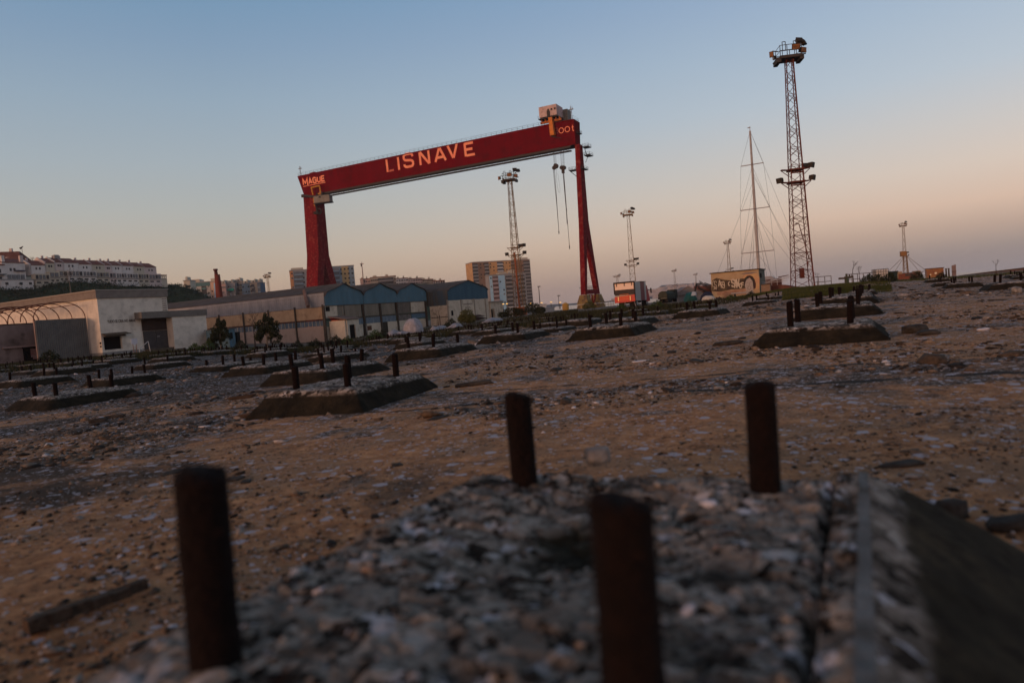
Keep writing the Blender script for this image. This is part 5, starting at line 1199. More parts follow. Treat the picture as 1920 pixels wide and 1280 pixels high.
# slim street-light poles, some lit
lit = M('lit_street_lamp', (.8, .5, .15), emit=((1, .55, .12), 1.6)); polem = M('pole_grey', (.06, .055, .05))
def pole(px, pyt, Y, label, lamp=False, H=None):
    p = at(px, pyt, Y); h = p.z+2.3; t = thing('street_lamp', label, 'street lamp', (p.x, p.y, -2.3), 0, 'street lamps beyond the yard')
    mb = MB(); mb.tube((0, 0, 0), (0, 0, h), .28 if Y > 300 else .12, .16 if Y > 300 else .08, n=6); mb.build('pole', polem, t)
    mb = MB(); s_ = Y/400; k_ = .62 if lamp else 1; mb.bx(-.6*s_*k_, 1.1*s_*k_, -.4*s_, .4*s_, h, h+.5*s_*k_); mb.build('lamp_head', lit if lamp else polem, t); return t
pole(1010, 538, 330, 'tall unlit lamp pole right of the ochre tower')
pole(1047, 555, 520, 'slender unlit lamp pole behind the yellow silo')
for px, py, Y, lb in ((1015, 568, 420, 'lit yellow street lamp at the foot of the unlit pole'), (1033, 567, 480, 'lit yellow street lamp left of the slender pole'), (943, 570.5, 380, 'lit yellow lamp, leftmost of the pair below the ochre tower'), (950, 570, 384, 'lit yellow lamp, right one of the pair below the ochre tower'), (995, 569, 420, 'lit yellow lamp beside the low pale roof right of the tower'), (1050, 567.5, 520, 'faint lit lamp nearest the crane leg')): 
    pole(px, py, Y, lb, True)

# ================================================================== GRAFFITI BUILDING
mc = at(1422, 505, 90); gb = Fr(mc.x, mc.y, .25)
gh = solve(lambda z: -gb.px((0, 0, z))[1], -505, 1, 8); gL = solve(lambda t: gb.px((t, 0, gh))[0], 1332.5, -12, -2); gD = solve(lambda t: gb.px((0, t, gh))[0], 1432.5, 1, 12)
mur = M('mural_wall_ochre', (.29, .21, .13), (.37, .29, .18), sc=.8, rough=.85, dirt=((.24, .11, .06), .55, .6))
gbd = thing('mural_building', 'small flat-roofed building painted with a portrait mural and graffiti lettering', 'building', gb.o, ANG)
mb = MB(); mb.bx(gL, 0, 0, gD, -1, gh); gw = mb.build('wall', mur, gbd)
mb = MB(); mb.bx(-.01, .06, .01, gD+.05, -1, gh); mb.build('side_wall', M('dull_green_wall', (.10, .105, .085), (.15, .15, .12), sc=1), gbd)
mb = MB(); mb.bx(gL-.15, .2, -.2, gD+.2, gh, gh+.12); mb.build('roof', M('dark_roof_edge', (.04, .028, .02)), gbd)
mb = MB(); mb.bx(.06, .12, .6, 1.9, gh-1.1, gh-.5); mb.build('window', blackm, gbd)
def mp(px, py):
    d = ray(px, py); k = (gb.o-CP).dot(gb.v)/d.dot(gb.v); q = gb.l(CP+d*k); return q.x, q.z
def decal(name, pts, m, dep, lab=None, par=None):
    mb = MB(); q = [mp(*p) for p in pts]; mb.prism([(a, -dep, b) for a, b in q][::-1], (0, dep-.001, 0)); o = mb.build(name, m, par or gbd); return o
dkband = M('dark_paint_band', (.035, .022, .022), (.09, .07, .04), sc=1.2, c3=(.05, .03, .06))
decal('painted_band', [(1335, 546), (1335, 526), (1343, 521), (1355, 524), (1372, 526), (1385, 523), (1398, 521), (1402, 526), (1402, 540), (1385, 542), (1370, 543), (1350, 547)], dkband, .006)
decal('painted_lower_band', [(1345, 553), (1345, 548), (1370, 544), (1395, 541), (1402, 541), (1402, 551), (1380, 553)], M('brick_paint', (.22, .12, .08), (.30, .20, .14), sc=1.5), .009)
decal('painted_glow', [(1392, 522), (1400, 512), (1418, 512), (1424, 520), (1424, 540), (1416, 543), (1412, 522)], M('salmon_paint', (.40, .22, .14), (.42, .30, .14), sc=.9), .012)
decal('painted_cloud', [(1389, 513.5), (1400, 510.5), (1413, 509.5), (1421, 510), (1410, 513.5), (1398, 514.5)], M('cloud_paint', (.16, .14, .12), (.22, .18, .17), sc=2), .015)
decal('portrait_hair', [(1394, 529), (1396, 522), (1401, 517), (1406, 516), (1411, 518), (1415, 524), (1417.5, 532), (1417, 540), (1413, 542), (1411, 527), (1406, 520.5), (1400, 523.5), (1397, 531)], M('hair_paint', (.02, .03, .022), (.06, .025, .03), sc=1.5), .021)
fc = M('portrait_grey', (.26, .235, .22), (.33, .30, .285), sc=3)
decal('portrait_face', [(1397.5, 530), (1399, 524.5), (1404, 521.5), (1409, 523), (1411.5, 529), (1412, 537), (1413, 552), (1400, 553), (1399, 543), (1396.5, 536)], fc, .018)
ln = M('portrait_line', (.09, .075, .075))
for pts, w_ in (([(1400, 530), (1403, 529.3)], .05), ([(1406.5, 528.6), (1409.5, 528.2)], .05), ([(1404.6, 530), (1404.8, 533.5), (1406.3, 533.8)], .035), ([(1402, 538.5), (1404, 536.5), (1407, 537), (1408, 540), (1405.5, 543), (1402.6, 542), (1402, 538.5)], .045), ([(1403, 548), (1406, 551)], .03), ([(1400, 545), (1404, 549), (1408, 546)], .03)):
    mb = MB(); q = [mp(*p) for p in pts]; mb.ribbon(q, w_, (0, -.026, 0), (1, 0, 0), (0, 0, 1), (0, .02, 0)); mb.build('portrait_line', ln, gbd)
gl = M('graffiti_cream', (.46, .42, .34), (.38, .32, .26), sc=4)
def glet(ch, pxl, pxr, pyb, h, wd):
    a, zb = mp(pxl, pyb); b, _ = mp(pxr, pyb-(pxr-pxl)*.08)
    mb = MB()
    for k, (pts, cl) in enumerate(GL[ch] if ch in GL else GX[ch]): mb.ribbon([(a+p[0]*(b-a), zb+p[1]*h) for p in pts], wd, (0, -.016-.004*k, 0), (1, 0, 0), (0, 0, 1), (0, .01, 0), cl)
    mb.build('graffiti_letter', gl, gbd)
GX = {'R': [([(0, 0), (0, 1), (.7, 1), (.9, .75), (.7, .5), (.1, .5), (.9, 0)], 0)], 'T': [([(.5, 0), (.5, 1)], 0), ([(0, .95), (1, .95)], 0)], 'C': [([(1, .85), (.6, 1), (.1, .8), (0, .4), (.3, 0), (1, .1)], 0)]}
for ch, a, b, y, h, wd in (('A', 1347.5, 1352, 537, .85, .1), ('R', 1352.5, 1355.5, 540, .8, .09), ('S', 1355, 1358.5, 540, .85, .09), ('L', 1358.5, 1363, 537.5, .5, .1), ('C', 1366, 1369, 535.5, .5, .1),
                           ('S', 1372.5, 1377.5, 537.5, .95, .17), ('A', 1377.5, 1382, 540, 1.1, .15), ('V', 1381.5, 1386.5, 537, 1.0, .15), ('O', 1386.5, 1390.5, 540, .6, .13), ('E', 1390.5, 1395.5, 538, .6, .14), ('S', 1340, 1344, 541, 1.0, .06), ('C', 1336, 1339.5, 538, .8, .05), ('A', 1338.5, 1343.5, 543.5, .5, .05)): glet(ch, a, b, y, h, wd)

# ================================================================== SAILING BOAT ON THE HARD, behind the mural building
sbp = at(1424, 545, 112); SBF = Fr(sbp.x, sbp.y, -.6)
sbt = thing('sailing_yacht', 'tall-masted sailing yacht laid up behind the mural building, three spreaders and many stays', 'sailing boat', SBF.o, ANG)
hullm = M('hull_dark_red', (.09, .03, .022), (.13, .06, .045), sc=1.2); whitem = M('mast_white', (.25, .24, .24), (.32, .30, .30), sc=2, rough=.5)
n1, v, f = 17, [], []
for i in range(n1):
    t = i/(n1-1); x = -10.5+14*t; b_ = 1.9*math.sin(pi*min(1, t*.97+.03))**.6; sh = 2.6+.7*(t-.4)**2
    for (yy, zz_) in ((-b_, sh), (-b_*.95, sh*.72), (-b_*.6, 1.15), (0, .55), (b_*.6, 1.15), (b_*.95, sh*.72), (b_, sh)): v.append((x, yy, zz_))
for i in range(n1-1):
    for j in range(6): a = i*7+j; f.append((a, a+7, a+8, a+1))
    f.append((i*7+6, i*7+13, i*7+7, i*7))
npmesh('hull', v, f, hullm, sbt)
mb = MB(); mb.hexa([(-4, -1.0, 2.6), (3, -1.0, 2.6), (3, 1, 2.6), (-4, 1, 2.6)], [(-3.5, -.8, 3.3), (2, -.8, 3.3), (2, .8, 3.3), (-3.5, .8, 3.3)]); mb.build('deckhouse', whitem, sbt)
mxx = 0.0
mtop = solve(lambda z: -SBF.px((mxx, 0, z))[1], -246, 5, 50); mx_off = 0
MX = solve(lambda t: SBF.px((t, 0, 12))[0], 1417.2, -6, 6)
mb = MB(); mb.tube((MX, 0, 2.6), (MX, 0, mtop*.55), .26, .24, n=8); mb.tube((MX, 0, mtop*.55), (MX, 0, mtop), .23, .15, n=8); mb.tube((MX, 0, mtop), (MX, 0, mtop+.7), .05, n=4); mb.bx(MX-.35, MX+.1, -.1, .1, mtop+.5, mtop+.6); mb.build('mast', whitem, sbt)
rig = M('rigging', (.10, .085, .08)); SP = []
for zf_, hw_ in ((.80, 1.75), (.535, 2.3), (.275, 2.55)):
    z_ = mtop*zf_; SP.append((z_, hw_)); mb = MB(); mb.tube((MX-hw_, 0, z_), (MX+hw_, 0, z_), .075, n=5); mb.tube((MX, -hw_*.6, z_), (MX, hw_*.6, z_), .06, n=5); mb.build('spreader', whitem, sbt)
mb = MB()
for sg_ in (-1, 1):
    pts = [(MX, 0, mtop)]+[(MX+sg_*h_, 0, z_) for z_, h_ in SP]+[(MX+sg_*2.7, 0, 2.6)]; mb.path(pts, .019, 3)
    for k, (z_, h_) in enumerate(SP): mb.tube((MX, 0, z_-.2), (MX+sg_*(SP[k+1][1] if k < 2 else 2.6), 0, SP[k+1][0] if k < 2 else 2.6), .018, n=3)
    for q_ in (1.2, 1.9): mb.tube((MX, 0, mtop*.52), (MX+sg_*q_, .4, 2.6), .026, n=3)
for (z_, xe) in ((mtop, 7.6), (mtop*.76, 6.6), (mtop*.74, 7.2), (mtop*.5, 6.9)): mb.tube((MX, 0, z_), (MX+xe, 0, 2.4), .019, n=3)
for (z_, xe) in ((mtop*.7, -7.5), (mtop*.68, -3.4)): mb.tube((MX, 0, z_), (MX+xe, 0, 2.6), .019, n=3)
mb.build('stays', rig, sbt)
bow = MB(); bow.tube((3.0, 0, 3.0), (4.6, 0, 3.2), .1, .06); bow.build('bowsprit', hullm, sbt)
# workboat shapes and clutter right of the mural building
bb = Fr(*at(1452, 541, 92).xy, .3)
wb_ = thing('workboat', 'low dark red workboat with white rails beside the mural building', 'boat', bb.o, ANG)
mb = MB(); mb.hexa([(-1.6, -.6, -.3), (3.2, -.6, -.3), (3.2, .8, -.3), (-1.6, .8, -.3)], [(-1.8, -.9, 1.05), (1.5, -.9, .75), (3.4, 1.0, .25), (-1.8, 1.0, 1.05)]); mb.build('hull', hullm, wb_)
mb = MB()
for x_ in (-1.6, -.9, -.2, .5, 1.2): mb.tube((x_, -.9, .8), (x_, -.9, 1.55), .03, n=4)
mb.tube((-1.8, -.9, 1.3), (2.0, -.9, 1.6), .035, n=4); mb.tube((-1.8, -.9, 1.1), (1.8, -.9, 1.3), .03, n=4); mb.tube((-1.6, -.5, 1.1), (2.6, -.5, 1.9), .04, n=4); mb.build('rail', M('white_rail', (.4, .4, .42)), wb_)
bx_ = Fr(*at(1436, 546, 89).xy, .3); cr = thing('plywood_crate', 'brown plywood crate against the right side of the mural building', 'crate', bx_.o, ANG)
mb = MB(); mb.bx(-.5, .6, -.4, .4, -.3, .95); mb.build('box', M('plywood', (.16, .11, .075), (.2, .14, .1), sc=3), cr); mb = MB(); mb.bx(-.55, .65, -.45, .45, .95, 1.02); mb.build('lid', M('crate_lid', (.06, .035, .025)), cr)

# ================================================================== RED AND SILVER TRUCK
tp = at(1192, 570, 80); tkf = Fr(tp.x, tp.y, gz(tp.x, tp.y)); TW = -solve(lambda t: tkf.px((t, 0, 2))[0], 1152, -5, 0)
tH = solve(lambda z: -tkf.px((0, 0, z))[1], -526.5, 1, 6)
trk = thing('show_truck', 'red and silver box truck seen from behind, its orange-red rear panel facing the yard', 'truck', tkf.o, ANG)
rr_ = M('truck_orange_red', (.46, .030, .016), (.36, .022, .014), sc=1.5, rough=.4); sil = M('truck_silver', (.27, .29, .29), (.31, .33, .33), sc=1, rough=.45); mar = M('truck_maroon', (.13, .035, .045), rough=.45)
zz1 = solve(lambda z: -tkf.px((0, 0, z))[1], -564, .2, 3)
mb = MB(); mb.bx(-TW, 0, .08, 2.3, zz1, tH-.12); mb.build('box_body', sil, trk)
mb = MB(); mb.bx(-TW, .0, 2.3, 3.9, zz1, tH-.14); mb.build('box_body', mar, trk)
mb = MB(); mb.bx(-TW, .0, 3.9, 4.6, zz1, tH-.2); mb.build('box_body', sil, trk)
mb = MB(); mb.bx(-TW-.05, .05, -.08, .1, tH-.17, tH); mb.bx(-TW-.05, -TW+.07, -.08, .08, zz1+.9, tH-.17); mb.bx(-.08, .05, -.08, .08, zz1, tH-.17); mb.bx(-TW, 0, -.06, .06, tH-1.0, tH-.92)
for x_ in (-TW+.3, -TW/2, -.35): mb.bx(x_, x_+.06, -.09, .0, tH-.5, tH-.17)
mb.bx(-TW-.05, .05, 2.3, 4.7, tH-.13, tH-.05); mb.build('frame', M('truck_frame', (.035, .025, .022)), trk)
mb = MB(); mb.bx(-TW+.08, -.09, 0, .07, tH-.92, tH-.18); mb.build('rear_upper_panel', M('cream_panel', (.72, .55, .45), rough=.5), trk)
mb = MB(); mb.bx(-TW+.05, -.09, -.02, .07, tH-1.55, tH-1.01); mb.build('dark_band', M('band_dark', (.04, .035, .035), (.06, .05, .045), sc=2), trk)
mb = MB(); mb.hexa([(-TW, -.1, zz1-.1), (0, -.1, zz1-.02), (0, .07, zz1-.02), (-TW, .07, zz1-.1)], [(-TW, -.1, tH-1.72), (-.02, -.1, tH-1.56), (-.02, .07, tH-1.56), (-TW, .07, tH-1.72)]); rp_ = mb.build('rear_panel', rr_, trk)
m2 = MB()
for x_ in (-TW+.42, -.62): m2.bx(x_, x_+.11, -.14, -.11, zz1+.12, tH-1.72)
m2.build('reflective_strip', M('strip_yellow', (.85, .62, .25), rough=.4), rp_)
m2 = MB()
for k in range(4): m2.bx(-TW+.65, -.75, -.125, -.11, zz1+.25+k*.2, zz1+.29+k*.2)
m2.build('slat', M('slat_orange', (.75, .2, .04)), rp_)
mb = MB(); mb.hexa([(-TW+.1, 4.7, .55), (-.05, 4.7, .55), (-.05, 6.3, .55), (-TW+.1, 6.3, .55)], [(-TW+.2, 4.7, tH-.5), (-.1, 4.7, tH-.5), (-.15, 5.6, tH-.6), (-TW+.2, 5.6, tH-.6)]); cb = mb.build('cab', M('cab_red', (.28, .02, .03), rough=.4), trk)
mb = MB(); mb.tube((-.1, 5.4, 1.9), (.35, 5.5, 1.95), .025); mb.bx(.28, .42, 5.45, 5.55, 1.55, 2.15); mb.build('mirror', blackm, cb)
mb = MB(); mb.bx(-TW+.4, -.35, .3, 6, .45, zz1-.11); mb.bx(-TW+.5, -.5, .1, .3, .5, .75); mb.build('chassis', M('chassis_black', (.012, .011, .011)), trk)
tyre = M('tyre_rubber', (.014, .013, .013), rough=.8)
for (x_, y_) in ((-TW+.55, .95), (-.4, .95), (-TW+.55, 5.0), (-.4, 5.0)):
    mb = MB(); mb.tube((x_-.28, y_, .45), (x_+.28, y_, .45), .46, n=18); wh_ = mb.build('wheel', tyre, trk); m2 = MB(); m2.tube((x_+.27, y_, .45), (x_+.3, y_, .45), .22, n=12); m2.build('rim', sil, wh_)
mb = MB(); mb.tube((-.15, .1, zz1-.1), (-.02, .1, .05), .045); mb.tube((.0, 2.3, zz1), (.02, 2.3, .05), .03); mb.tube((-1.3, .05, .75), (-1.3, .02, .3), .05); mb.build('stabiliser', M('stab_grey', (.2, .18, .18)), trk)

# dark green canvas army truck
ap = at(1252, 572, 100); atf = Fr(ap.x, ap.y, gz(ap.x, ap.y)); arm = thing('army_truck', 'dark green army truck with canvas cover parked right of the red truck', 'truck', atf.o, ANG)
olv = M('olive_canvas', (.030, .034, .024), (.05, .052, .04), sc=2, rough=.9); AW = -solve(lambda t: atf.px((t, 0, 2))[0], 1233, -5, 0); aH = solve(lambda z: -atf.px((0, 0, z))[1], -545.5, .5, 6)
mb = MB(); P_ = [(-AW, .7), (-AW, aH-.45), (-AW+.25, aH-.1), (-AW/2, aH+.02), (-.25, aH-.05), (0, aH-.4), (0, .7)]; mb.prism([(a, 0, b) for a, b in P_], (0, 4.6, 0)); mb.build('canvas_cover', olv, arm)
mb = MB(); mb.bx(-AW-.02, .02, -.06, 4.7, .55, .85); mb.bx(-AW+.1, -.1, 4.9, 6.6, .55, 1.9); mb.build('cargo_bed', M('olive_dark', (.02, .022, .016)), arm)
mb = MB(); mb.bx(-AW+.4, -AW+1.3, -.1, -.06, .62, .74); mb.build('number_plate', M('plate', (.12, .12, .10)), arm)
for (x_, y_) in ((-AW+.3, .9), (-.3, .9), (-AW+.3, 2.1), (-.3, 2.1), (-AW+.3, 5.6), (-.3, 5.6)): mb = MB(); mb.tube((x_-.25, y_, .45), (x_+.25, y_, .45), .47, n=16); mb.build('wheel', tyre, arm)

# ================================================================== TENTS, TARPAULINS, FRAMES
gt = Fr(*at(1292, 566, 108).xy, gz(15, 108)); ten = thing('ridge_tent', 'large grey ridge tent behind the green tarpaulin heap', 'tent', gt.o, 0)
mb = MB(); mb.hexa([(-2.9, 0, 0), (2.3, 0, 0), (2.3, 5, 0), (-2.9, 5, 0)], [(-2.6, .2, .9), (2.3, .2, 1.1), (2.3, 5, 1.1), (-2.6, 5, .9)]); mb.prism([(-2.7, -.05, .9), (2.35, -.05, 1.1), (.05, -.05, 2.25)], (0, 5, 0)); mb.build('canvas', M('tent_grey', (.12, .12, .125), (.17, .165, .17), sc=1), ten)
mb = MB(); mb.tube((-2.9, -.1, .9), (.05, -.1, 2.3), .04); mb.tube((.05, -.1, 2.3), (2.5, -.1, 1.2), .04); mb.build('pole', M('tent_pole', (.2, .12, .11)), ten)
teal = M('teal_tarpaulin', (.010, .055, .052), (.016, .095, .085), sc=1.5, rough=.5); 
heap('tarpaulin_heap', 'teal green tarpaulin-covered heap between the army truck and the mural building', 'heap', 1294, 564, 90, 1.05, .9, 1.35, teal, 11, None, .3)
heap('cloth_bundle', 'pale blue-grey cloth bundle draped over the right shoulder of the teal heap', 'bundle', 1302, 556, 88.5, .35, .35, .55, M('pale_blue_cloth', (.28, .33, .38)), 12, None, .3, z=.75)
heap('dome_tent', 'small cream dome tent in front of the graffiti wall', 'tent', 1329, 561, 84, 1.1, .9, .85, M('cream_canvas', (.50, .45, .38), (.42, .37, .31), sc=2), 13, None, .08)
heap('tarpaulin_heap', 'dark navy tarpaulin hump behind the cream dome tent', 'heap', 1326, 558, 87, 1.5, .9, 1.35, M('navy_tarpaulin', (.012, .014, .03), (.03, .03, .05), sc=2), 14, None, .2)
heap('plastic_pile', 'pale crumpled plastic pile between teal heap and cream dome', 'litter', 1308, 567, 82, .7, .6, .45, tarp, 15, None, .6)
heap('plastic_pile', 'low pale plastic sheet lying before the teal heap', 'litter', 1297, 571, 80, .9, .6, .3, tarp, 16, None, .5)
fr_ = Fr(*at(1312, 560, 95).xy, .1); frm = thing('folded_lattice_boom', 'tangle of dark lattice boom frames leaning above the tents', 'frame', fr_.o, 0)
mb = MB()
def lat(p, q, wv, n_=9):
    p = Vector(p); q = Vector(q); w0 = Vector(wv)
    mb.tube(p, q, .05); mb.tube(p+w0, q+w0, .05)
    for k in range(n_): a = p+(q-p)*k/n_; b = p+(q-p)*(k+1)/n_; mb.tube(a, b+w0, .03); mb.tube(a, a+w0, .03)
lat((-.9, 0, 0), (-.4, 0, 2.05), (.25, .3, .1)); lat((-.4, 0, 2.05), (.3, 0, 2.15), (0, .3, -.3), 4); lat((.2, 0, 2.1), (2.2, .3, .7), (0, .3, .35)); lat((.8, 0, 1.85), (3.0, .3, .9), (.1, .3, .3)); lat((.0, .3, 1.7), (1.4, .2, .7), (0, .3, -.2))
mb.build('lattice', steel_dk, frm)
# low clutter line before mural building
heap('scrap_pile', 'reddish brown scrap pile at the left foot of the graffiti wall', 'scrap', 1347, 560, 85, .9, .5, .6, M('scrap_red', (.09, .03, .03), (.05, .035, .03), sc=4), 17, None, .6)
pl_ = Fr(*at(1398, 554, 85).xy, .35); pln = thing('stone_bench', 'low pale concrete bench below the portrait mural', 'bench', pl_.o, ANG); mb = MB(); mb.bx(-1.7, .9, -.2, .2, .05, .22); mb.build('seat', M('bench_pale', (.22, .22, .23)), pln)
for x_ in (-1.4, .5): mb = MB(); mb.bx(x_, x_+.25, -.15, .15, -.3, .05); mb.build('leg', dk, pln)

# ================================================================== RIGHT EDGE: fence, bench, tank, hut, breakwater
fm = M('fence_grey', (.10, .09, .085), (.14, .12, .11), sc=2)
def rail_fence(label, a, b, n_, group='pipe railings along the quay'):
    """a, b = (px, py of foot, Y)"""
    A_, B_ = at(*a), at(*b); A_.z = gz(A_.x, A_.y); B_.z = gz(B_.x, B_.y); t = thing('pipe_railing', label, 'railing', A_, 0, group); D = B_-A_
    mb = MB()
    for zz_ in (.45, .95): mb.tube((0, 0, zz_), (D.x, D.y, D.z+zz_), .035, n=5)
    mb.build('rail', fm, t)
    for k in range(n_+1): q = D*(k/n_); mb = MB(); mb.tube(q, q+Vector((0, 0, .98)), .035, n=5); mb.build('post', fm, t)
rail_fence('short pipe railing just right of the tallest mast foot', (1523, 535, 66), (1559, 532, 66), 3)
rail_fence('pipe railing left of the caged white tank', (1587, 531, 66), (1641, 526, 66), 5)
rail_fence('pipe railing between the machinery hut and the small painted hut', (1712, 520, 90), (1738, 518, 90), 3)
rail_fence('low railing in the gap between crane leg and red truck', (1130, 574, 110), (1151, 572, 110), 4)
p = at(1588, 532, 62); bn = thing('mooring_winch', 'rusty old winch with long horizontal beam on a green post, on the grassy mound', 'winch', (p.x, p.y, gz(p.x, p.y)), .15)
wg = M('winch_green', (.04, .065, .045), (.07, .06, .045), sc=3); mb = MB(); mb.bx(-.12, .12, -.15, .15, -.2, .75); mb.bx(-.3, .3, -.25, .25, -.2, .15); mb.tube((0, 0, .6), (0, 0, .98), .09); mb.build('post', wg, bn)
mb = MB(); mb.bx(-.75, .0, -.1, .1, .5, .68); mb.hexa([(0, -.1, .5), (.55, -.1, .58), (.55, .1, .58), (0, .1, .5)], [(0, -.1, .7), (.55, -.1, .76), (.55, .1, .76), (0, .1, .7)]); mb.tube((.3, 0, .7), (.3, 0, .92), .06); mb.build('beam', postm, bn)
mb = MB(); mb.bx(-.95, -.3, -.2, .2, .0, .18); mb.build('base_block', M('winch_block', (.22, .21, .2)), bn)
# caged tank
p = at(1651, 529, 58); zt0 = gz(p.x, p.y); tk = thing('caged_water_tank', 'white plastic tank in a metal cage on a pallet beyond the shrubs at the right', 'tank', (p.x, p.y, zt0), ANG+.35)
mb = MB(); mb.bx(-.46, .46, -.42, .42, .16, 1.05); mb.build('tank', M('tank_plastic', (.42, .42, .42), rough=.35), tk)
mb = MB()
for k in range(6): x_ = -.5+k*.2; mb.tube((x_, -.46, .12), (x_, -.46, 1.1), .016, n=4); mb.tube((x_, .46, .12), (x_, .46, 1.1), .016, n=4)
for k in range(5): y_ = -.46+k*.23; mb.tube((.5, y_, .12), (.5, y_, 1.1), .016, n=4); mb.tube((-.5, y_, .12), (-.5, y_, 1.1), .016, n=4)
for zz_ in (.14, .4, .65, .88, 1.1):
    for (a, b) in (((-.5, -.46), (.5, -.46)), ((.5, -.46), (.5, .46)), ((.5, .46), (-.5, .46)), ((-.5, .46), (-.5, -.46))): mb.tube((*a, zz_), (*b, zz_), .016, n=4)
mb.build('cage', steel_dk, tk); mb = MB(); mb.bx(-.52, .52, -.48, .48, 0, .12); mb.build('pallet', wood, tk)
p = at(1672, 527, 60); mb = thing('dark_bin', 'dark green bin standing right of the caged tank', 'bin', (p.x, p.y, gz(p.x, p.y)), .1); q_ = MB(); q_.hexa([(-.3, -.3, 0), (.3, -.3, 0), (.3, .3, 0), (-.3, .3, 0)], [(-.36, -.34, .8), (.36, -.34, .8), (.36, .34, .8), (-.36, .34, .8)]); q_.build('body', M('bin_green', (.03, .045, .04)), mb); q_ = MB(); q_.bx(-.4, .4, -.38, .38, .8, .9); q_.build('lid', M('bin_lid', (.05, .055, .055)), mb)
# deck machinery hut with small derrick at foot of the guyed mast
p = at(1700, 522, 115); hz0 = gz(p.x, p.y); hf2 = Fr(p.x, p.y, hz0); dh = thing('derrick_hut', 'rusty red machinery hut with ochre cab and small guyed lattice derrick', 'hut', hf2.o, ANG+.3)
mb = MB(); mb.bx(-1.5, 1.8, -.8, .8, -.2, .95); mb.build('hut_body', M('hut_red', (.20, .06, .035), (.12, .05, .035), sc=1.5), dh)
mb = MB(); mb.bx(-1.9, -.9, -.7, .6, .2, 1.35); mb.bx(1.1, 2.0, -.6, .6, .2, 1.25); mb.build('cab', M('cab_ochre', (.24, .17, .10), (.3, .22, .15), sc=2), dh)
mb = MB(); mb.bx(-.9, 1.1, -.85, .85, .96, 1.06); mb.bx(-.5, .8, -.83, -.8, .5, .85); mb.build('roof', steel_dk, dh)
mb = MB()
for s_ in (-1, 1): mb.tube((s_*.35, 0, 1), (s_*.2, 0, 4.4), .05); mb.tube((s_*.35, .5, 1), (s_*.2, .2, 4.4), .05)
for k in range(5): z_ = 1+k*.6; mb.tube((-.33+k*.02, 0, z_), (.33-k*.02, 0, z_+.6), .03)
for xe in (-3.6, -2.2, 2.2, 3.4): mb.tube((0, 0, 4.1), (xe, 0, .8), .03)
mb.build('derrick', mast_och, dh); mb = MB(); mb.bx(-.75, .1, -.3, .3, 3.9, 4.7); mb.build('winch_box', M('box_ochre', (.22, .12, .05)), dh); 
# painted hut
p = at(1770, 520, 105); ph = Fr(p.x, p.y, gz(p.x, p.y)-.1); phh = solve(lambda z: -ph.px((0, 0, z))[1], -502, .3, 5); pw = solve(lambda t: ph.px((t, 0, phh))[0], 1736, -8, -.5)
pht = thing('painted_hut', 'small hut with orange and red painted front, nearest the stone pillar', 'hut', ph.o, ANG)
mb = MB(); mb.bx(pw, 0, 0, 2, -.5, phh); mb.build('wall', M('orange_mural', (.17, .065, .045), (.24, .13, .05), sc=1.6, c3=(.20, .07, .06)), pht); mb = MB(); mb.bx(pw-.1, .1, -.1, 2.1, phh, phh+.09); mb.build('roof', dk, pht)
mb = MB(); mb.tube((pw*.45, -.02, phh*.52), (pw*.45, 0, phh*.52), .16, n=12); mb.tube((pw*.75, -.02, phh*.4), (pw*.75, 0, phh*.4), .1, n=12); mb.build('painted_dot', M('dot_cream', (.6, .55, .42)), pht)
for px, lb in ((1774.5, 'dark bollard post right beside the painted hut'), (1779.5, 'dark bollard post midway between painted hut and pillar')):
    p = at(px, 519, 100); t = thing('bollard_post', lb, 'post', (p.x, p.y, gz(p.x, p.y)), 0, 'pair of dark posts by the painted hut'); mb = MB(); mb.tube((0, 0, -.3), (0, 0, 1.15), .13, .1, n=8); mb.build('shaft', postm, t); mb = MB(); mb.tube((0, 0, 1.15), (0, 0, 1.24), .15, n=8); mb.build('cap', postm, t)
p = at(1789, 516, 110); t = thing('brick_pillar', 'freestanding pinkish pillar with slanted top at the right', 'pillar', (p.x, p.y, gz(p.x, p.y)), ANG); mb = MB(); mb.hexa([(-.28, -.25, -.5), (.28, -.25, -.5), (.28, .25, -.5), (-.28, .25, -.5)], [(-.28, -.25, 1.7), (.28, -.25, 1.85), (.28, .25, 1.85), (-.28, .25, 1.7)]); mb.build('shaft', M('pillar_pink', (.15, .10, .095), (.2, .16, .16), sc=2), t)
mb = MB(); mb.bx(-.34, .34, -.3, .3, -.5, -.1); mb.bx(-.32, .32, -.29, .29, .72, .8); mb.build('band', postm, t)
# breakwater
a_, b_ = at(1800, 517, 190), at(2010, 496, 150); zb_ = -1.0
bwt = thing('brick_breakwater', 'long low brick breakwater wall running out of the right edge', 'wall', a_, 0); D = b_-a_; dn = Vector((D.x, D.y, 0)).normalized(); nn_ = Vector((-dn.y, dn.x, 0))
mb = MB(); A0 = Vector((0, 0, 0)); t1 = at(1800, 516.5, 190).z-a_.z; t2 = at(2010, 491, 150).z-a_.z
mb.hexa([A0+Vector((0, 0, -4)), Vector((D.x, D.y, -4)), Vector((D.x, D.y, -4))+nn_*3, nn_*3+Vector((0, 0, -4))], [Vector((0, 0, t1-.1)), Vector((D.x, D.y, t2-.15)), Vector((D.x, D.y, t2-.15))+nn_*3, nn_*3+Vector((0, 0, t1-.1))]); mb.build('wall', M('old_brick', (.16, .075, .055), (.13, .10, .09), sc=.6, dirt=((.09, .08, .08), .2, .8)), bwt)
